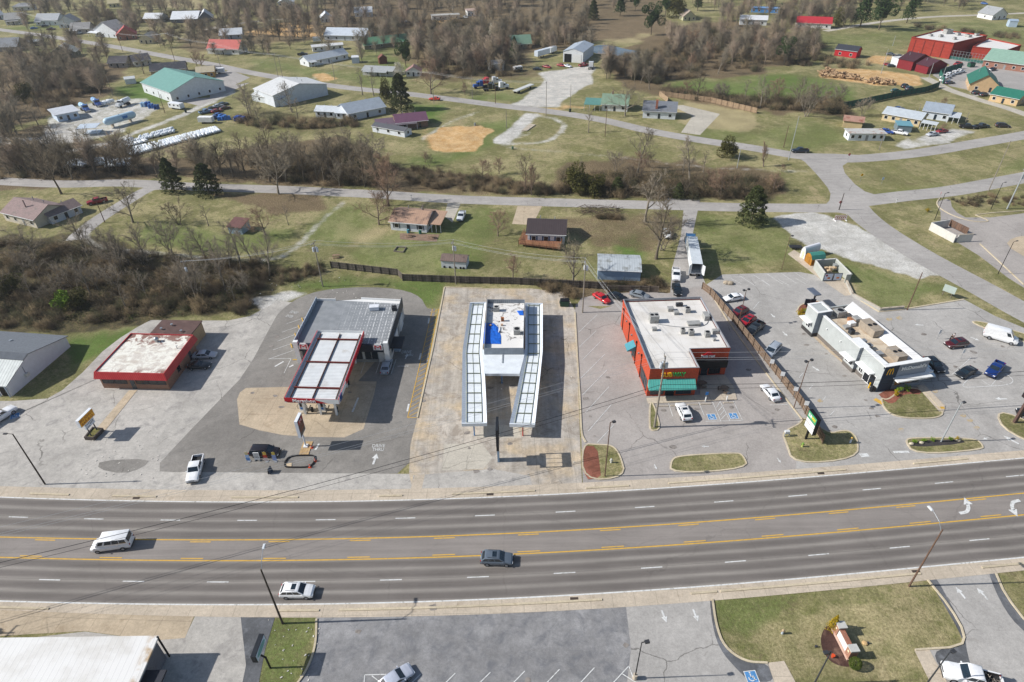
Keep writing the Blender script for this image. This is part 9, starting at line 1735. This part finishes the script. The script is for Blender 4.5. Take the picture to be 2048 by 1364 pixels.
# tarp heaps and log heaps
for px,cols,l,s_ in (((447,240),'#3f78c0','blue tarp heap left on the grass by the white truck box',2.2),((480,240),'#1f52a8','blue tarp-covered stack right on the grass by the truck box',2.6)):
 p = G(*px); g = MB(); rr = random.Random(px[0])
 for i in range(6): g.box((p.x+rr.uniform(-2,2),p.y+rr.uniform(-1.5,1.5),.5+rr.random()*.5),(s_*rr.uniform(.5,1),s_*rr.uniform(.5,1),1.2+rr.random()),rr.random()*3,0,.8)
 solo(g,'tarp_heap',mat(cols,.6,.25,.6),l,'tarpaulin')
def log_heap(poly,n,label,seed):
 g = MB(); rr = random.Random(seed)
 for p in sow(poly,n,seed,.2):
  a = rr.random()*6.28; r = rr.uniform(.18,.4); l = rr.uniform(.5,1.6); z = r+rr.random()*1.1; d = Vector((math.cos(a),math.sin(a),rr.uniform(-.3,.3)))*l; c = Vector((p[0],p[1],z)); g.tube([c-d,c+d],r,7)
 o = solo(g,'log_heap',mat('#b79b78',.9,.35,.8,dirt='#86694e',dscale=.6,dlo=.42,dhi=.6),label,'logs'); o['kind'] = 'stuff'
log_heap([c3(840,430),c3(900,408),c3(960,425),c3(1105,462),c3(1095,475),c3(1000,462),c3(870,455)],190,'long heap of cut tan logs left in the field',5); log_heap([c3(1115,482),c3(1180,470),c3(1290,488),c3(1285,503),c3(1200,496)],90,'shorter heap of cut tan logs right in the field',6)
g = MB(); rr = random.Random(8)
for i in range(120): p = G(*c5(rr.uniform(1400,1640),rr.uniform(540,585))); d = Vector((rr.gauss(0,1),rr.gauss(0,.5),rr.gauss(0,.25)))*1.4; c = p+Vector((0,0,.3+rr.random()*.7)); g.tube([c-d,c+d],.05,4)
o = solo(g,'branch_pile',mat('#5a4d42',.95,.25,1),'pile of cut branches on the verge right of the dark-roofed house','branches'); o['kind'] = 'stuff'
for px in ((1478,231),(1490,232),(1500,233)): pass
# pond
n = N('pond_water'); n.bump(n.noise(.8,4),.15,.05); PWAT = n.out(L('#5f6a72'),.12,0,.5); sheet('water',[c2(1465,285),c2(1500,262),c2(1590,265),c2(1680,290),c2(1765,300),c2(1775,345),c2(1715,362),c2(1650,330),c2(1560,318),c2(1480,312)],.05,PWAT,2)
# litter on the lots
g = MB(); rr = random.Random(21)
for i in range(150):
 x,y = rr.choice([(rr.uniform(530,640),rr.uniform(1240,1364)),(rr.uniform(520,720),rr.uniform(555,600)),(rr.uniform(160,330),rr.uniform(860,960)),(rr.uniform(840,1150),rr.uniform(580,950))]); p = G(x,y); a = rr.random()*6; s = rr.uniform(.05,.16); g.box((p.x,p.y,.06),(s*2,s,.04),a)
o = solo(g,'litter',mat('#cfcac0',.9,.3,1),'small scraps of litter on the grass strip and lots','litter'); o['kind'] = 'stuff'
# ================================================================ PEOPLE
def person(px,rz,label,shirt,trousers,hairc,bend=0.,h=1.72,hand=(.25,.3,1.0)):
 p = G(*px); V = {'hip': (0,0,.95),'waist': (bend*.2,0,1.12),'chest': (bend*.55,0,1.34),'neck': (bend*.8,0,1.5),'chin': (bend*.9,0,1.58),'head': (bend+.01,0,1.68),'crown': (bend,0,1.76)}
 for s_,k in ((1,'l'),(-1,'r')):
  V['hp'+k] = (0,s_*.1,.9); V['kn'+k] = (.03,s_*.12,.5); V['an'+k] = (-.02,s_*.12,.09); V['to'+k] = (.16,s_*.13,.04); V['sh'+k] = (bend*.6,s_*.19,1.42); V['el'+k] = (bend*.6+.06,s_*.27,1.14); V['wr'+k] = (bend*.6+hand[0],s_*hand[1]*.8,hand[2]); V['pa'+k] = (bend*.6+hand[0]+.07,s_*hand[1]*.75,hand[2]-.01)
  for i,(a,l) in enumerate(((-.035,.075),(-.012,.09),(.012,.085),(.034,.07))): V[f'f{i}{k}'] = (bend*.6+hand[0]+.1+l,s_*hand[1]*.75+a,hand[2]-.04)
  V['th'+k] = (bend*.6+hand[0]+.1,s_*hand[1]*.75-s_*.06,hand[2]+.02)
 rad = {'hip': .16,'waist': .15,'chest': .17,'neck': .06,'chin': .075,'head': .1,'crown': .07}
 for k in 'lr':
  rad.update({'hp'+k: .1,'kn'+k: .065,'an'+k: .045,'to'+k: .04,'sh'+k: .075,'el'+k: .048,'wr'+k: .032,'pa'+k: .036,'th'+k: .012}); rad.update({f'f{i}{k}': .01 for i in range(4)})
 E = [('hip','waist'),('waist','chest'),('chest','neck'),('neck','chin'),('chin','head'),('head','crown')]
 for k in 'lr': E += [('hip','hp'+k),('hp'+k,'kn'+k),('kn'+k,'an'+k),('an'+k,'to'+k),('chest','sh'+k),('sh'+k,'el'+k),('el'+k,'wr'+k),('wr'+k,'pa'+k),('pa'+k,'th'+k)]+[('pa'+k,f'f{i}{k}') for i in range(4)]
 ks = list(V); me = bpy.data.meshes.new('body'); me.from_pydata([V[k] for k in ks],[(ks.index(a),ks.index(b)) for a,b in E],[]); o = bpy.data.objects.new('body',me); COL.objects.link(o); o.modifiers.new('s','SKIN'); sv = me.skin_vertices[0].data
 for i,k in enumerate(ks): sv[i].radius = (rad[k],rad[k]); sv[i].use_root = k == 'hip'
 o.modifiers.new('u','SUBSURF').levels = 1; dg = bpy.context.evaluated_depsgraph_get(); m2 = bpy.data.meshes.new_from_object(o.evaluated_get(dg)); bpy.data.objects.remove(o)
 m2.materials.clear(); 
 for c_ in (shirt,trousers,'#c39a80','#22201f'): m2.materials.append(mat(c_,.8,.1,3))
 for f in m2.polygons:
  c = f.center; f.use_smooth = True; f.material_index = 3 if c.z < .1 else 1 if c.z < .98 and abs(c.y) < .2 and c.x < .2 else 2 if (c.z > 1.5 or (c.z < 1.12 and (abs(c.y) > .2 or c.x > .2))) else 0
 T = thing('person',label,'person',(p.x,p.y,.02),rz); s = h/1.8; T.scale = (s,s,s); b = bpy.data.objects.new('body',m2); COL.objects.link(b); b.parent = T
 g = MB(); g.ball((bend-.015,0,1.71),(.115,.11,.12),12,8); kid(T,'hair',g,mat(hairc,.8,.2,4),60)
 for nm,at_,r in (('eye',.035,.014),): 
  for s_ in (-1,1): g = MB(); g.ball((bend+.1,s_*at_,1.68),r,6,4); kid(T,nm,g,BLACK)
 g = MB(); g.ball((bend+.11,0,1.655),(.022,.016,.022),6,4); kid(T,'nose',g,mat('#c39a80',.8,.1,3)); return T
person((1898.5,682),R(-60),'person in dark clothes leaning at the hood of the maroon suv','#2a2124','#1f1c20','#2b201a',.12); person((1904,679.5),R(-100),'person in a white top standing behind the one in dark clothes','#d9d2cf','#2a262b','#221a16',.05)

# ================================================================ AIR
g = MB(); g.box((0,2050,44),(10400,5300,92)); n = bpy.data.materials.new('air'); n.use_nodes = True; t = n.node_tree; t.nodes.remove(t.nodes['Principled BSDF']); v = t.nodes.new('ShaderNodeVolumePrincipled'); v.inputs['Color'].default_value = (.86,.9,.95,1); v.inputs['Density'].default_value = .00013; v.inputs['Anisotropy'].default_value = .2; t.links.new(v.outputs[0],t.nodes['Material Output'].inputs['Volume'])
h = g.build('haze',n); h['kind'] = 'stuff'; h['label'] = 'thin pale haze over the far houses and woods'; h['category'] = 'haze'
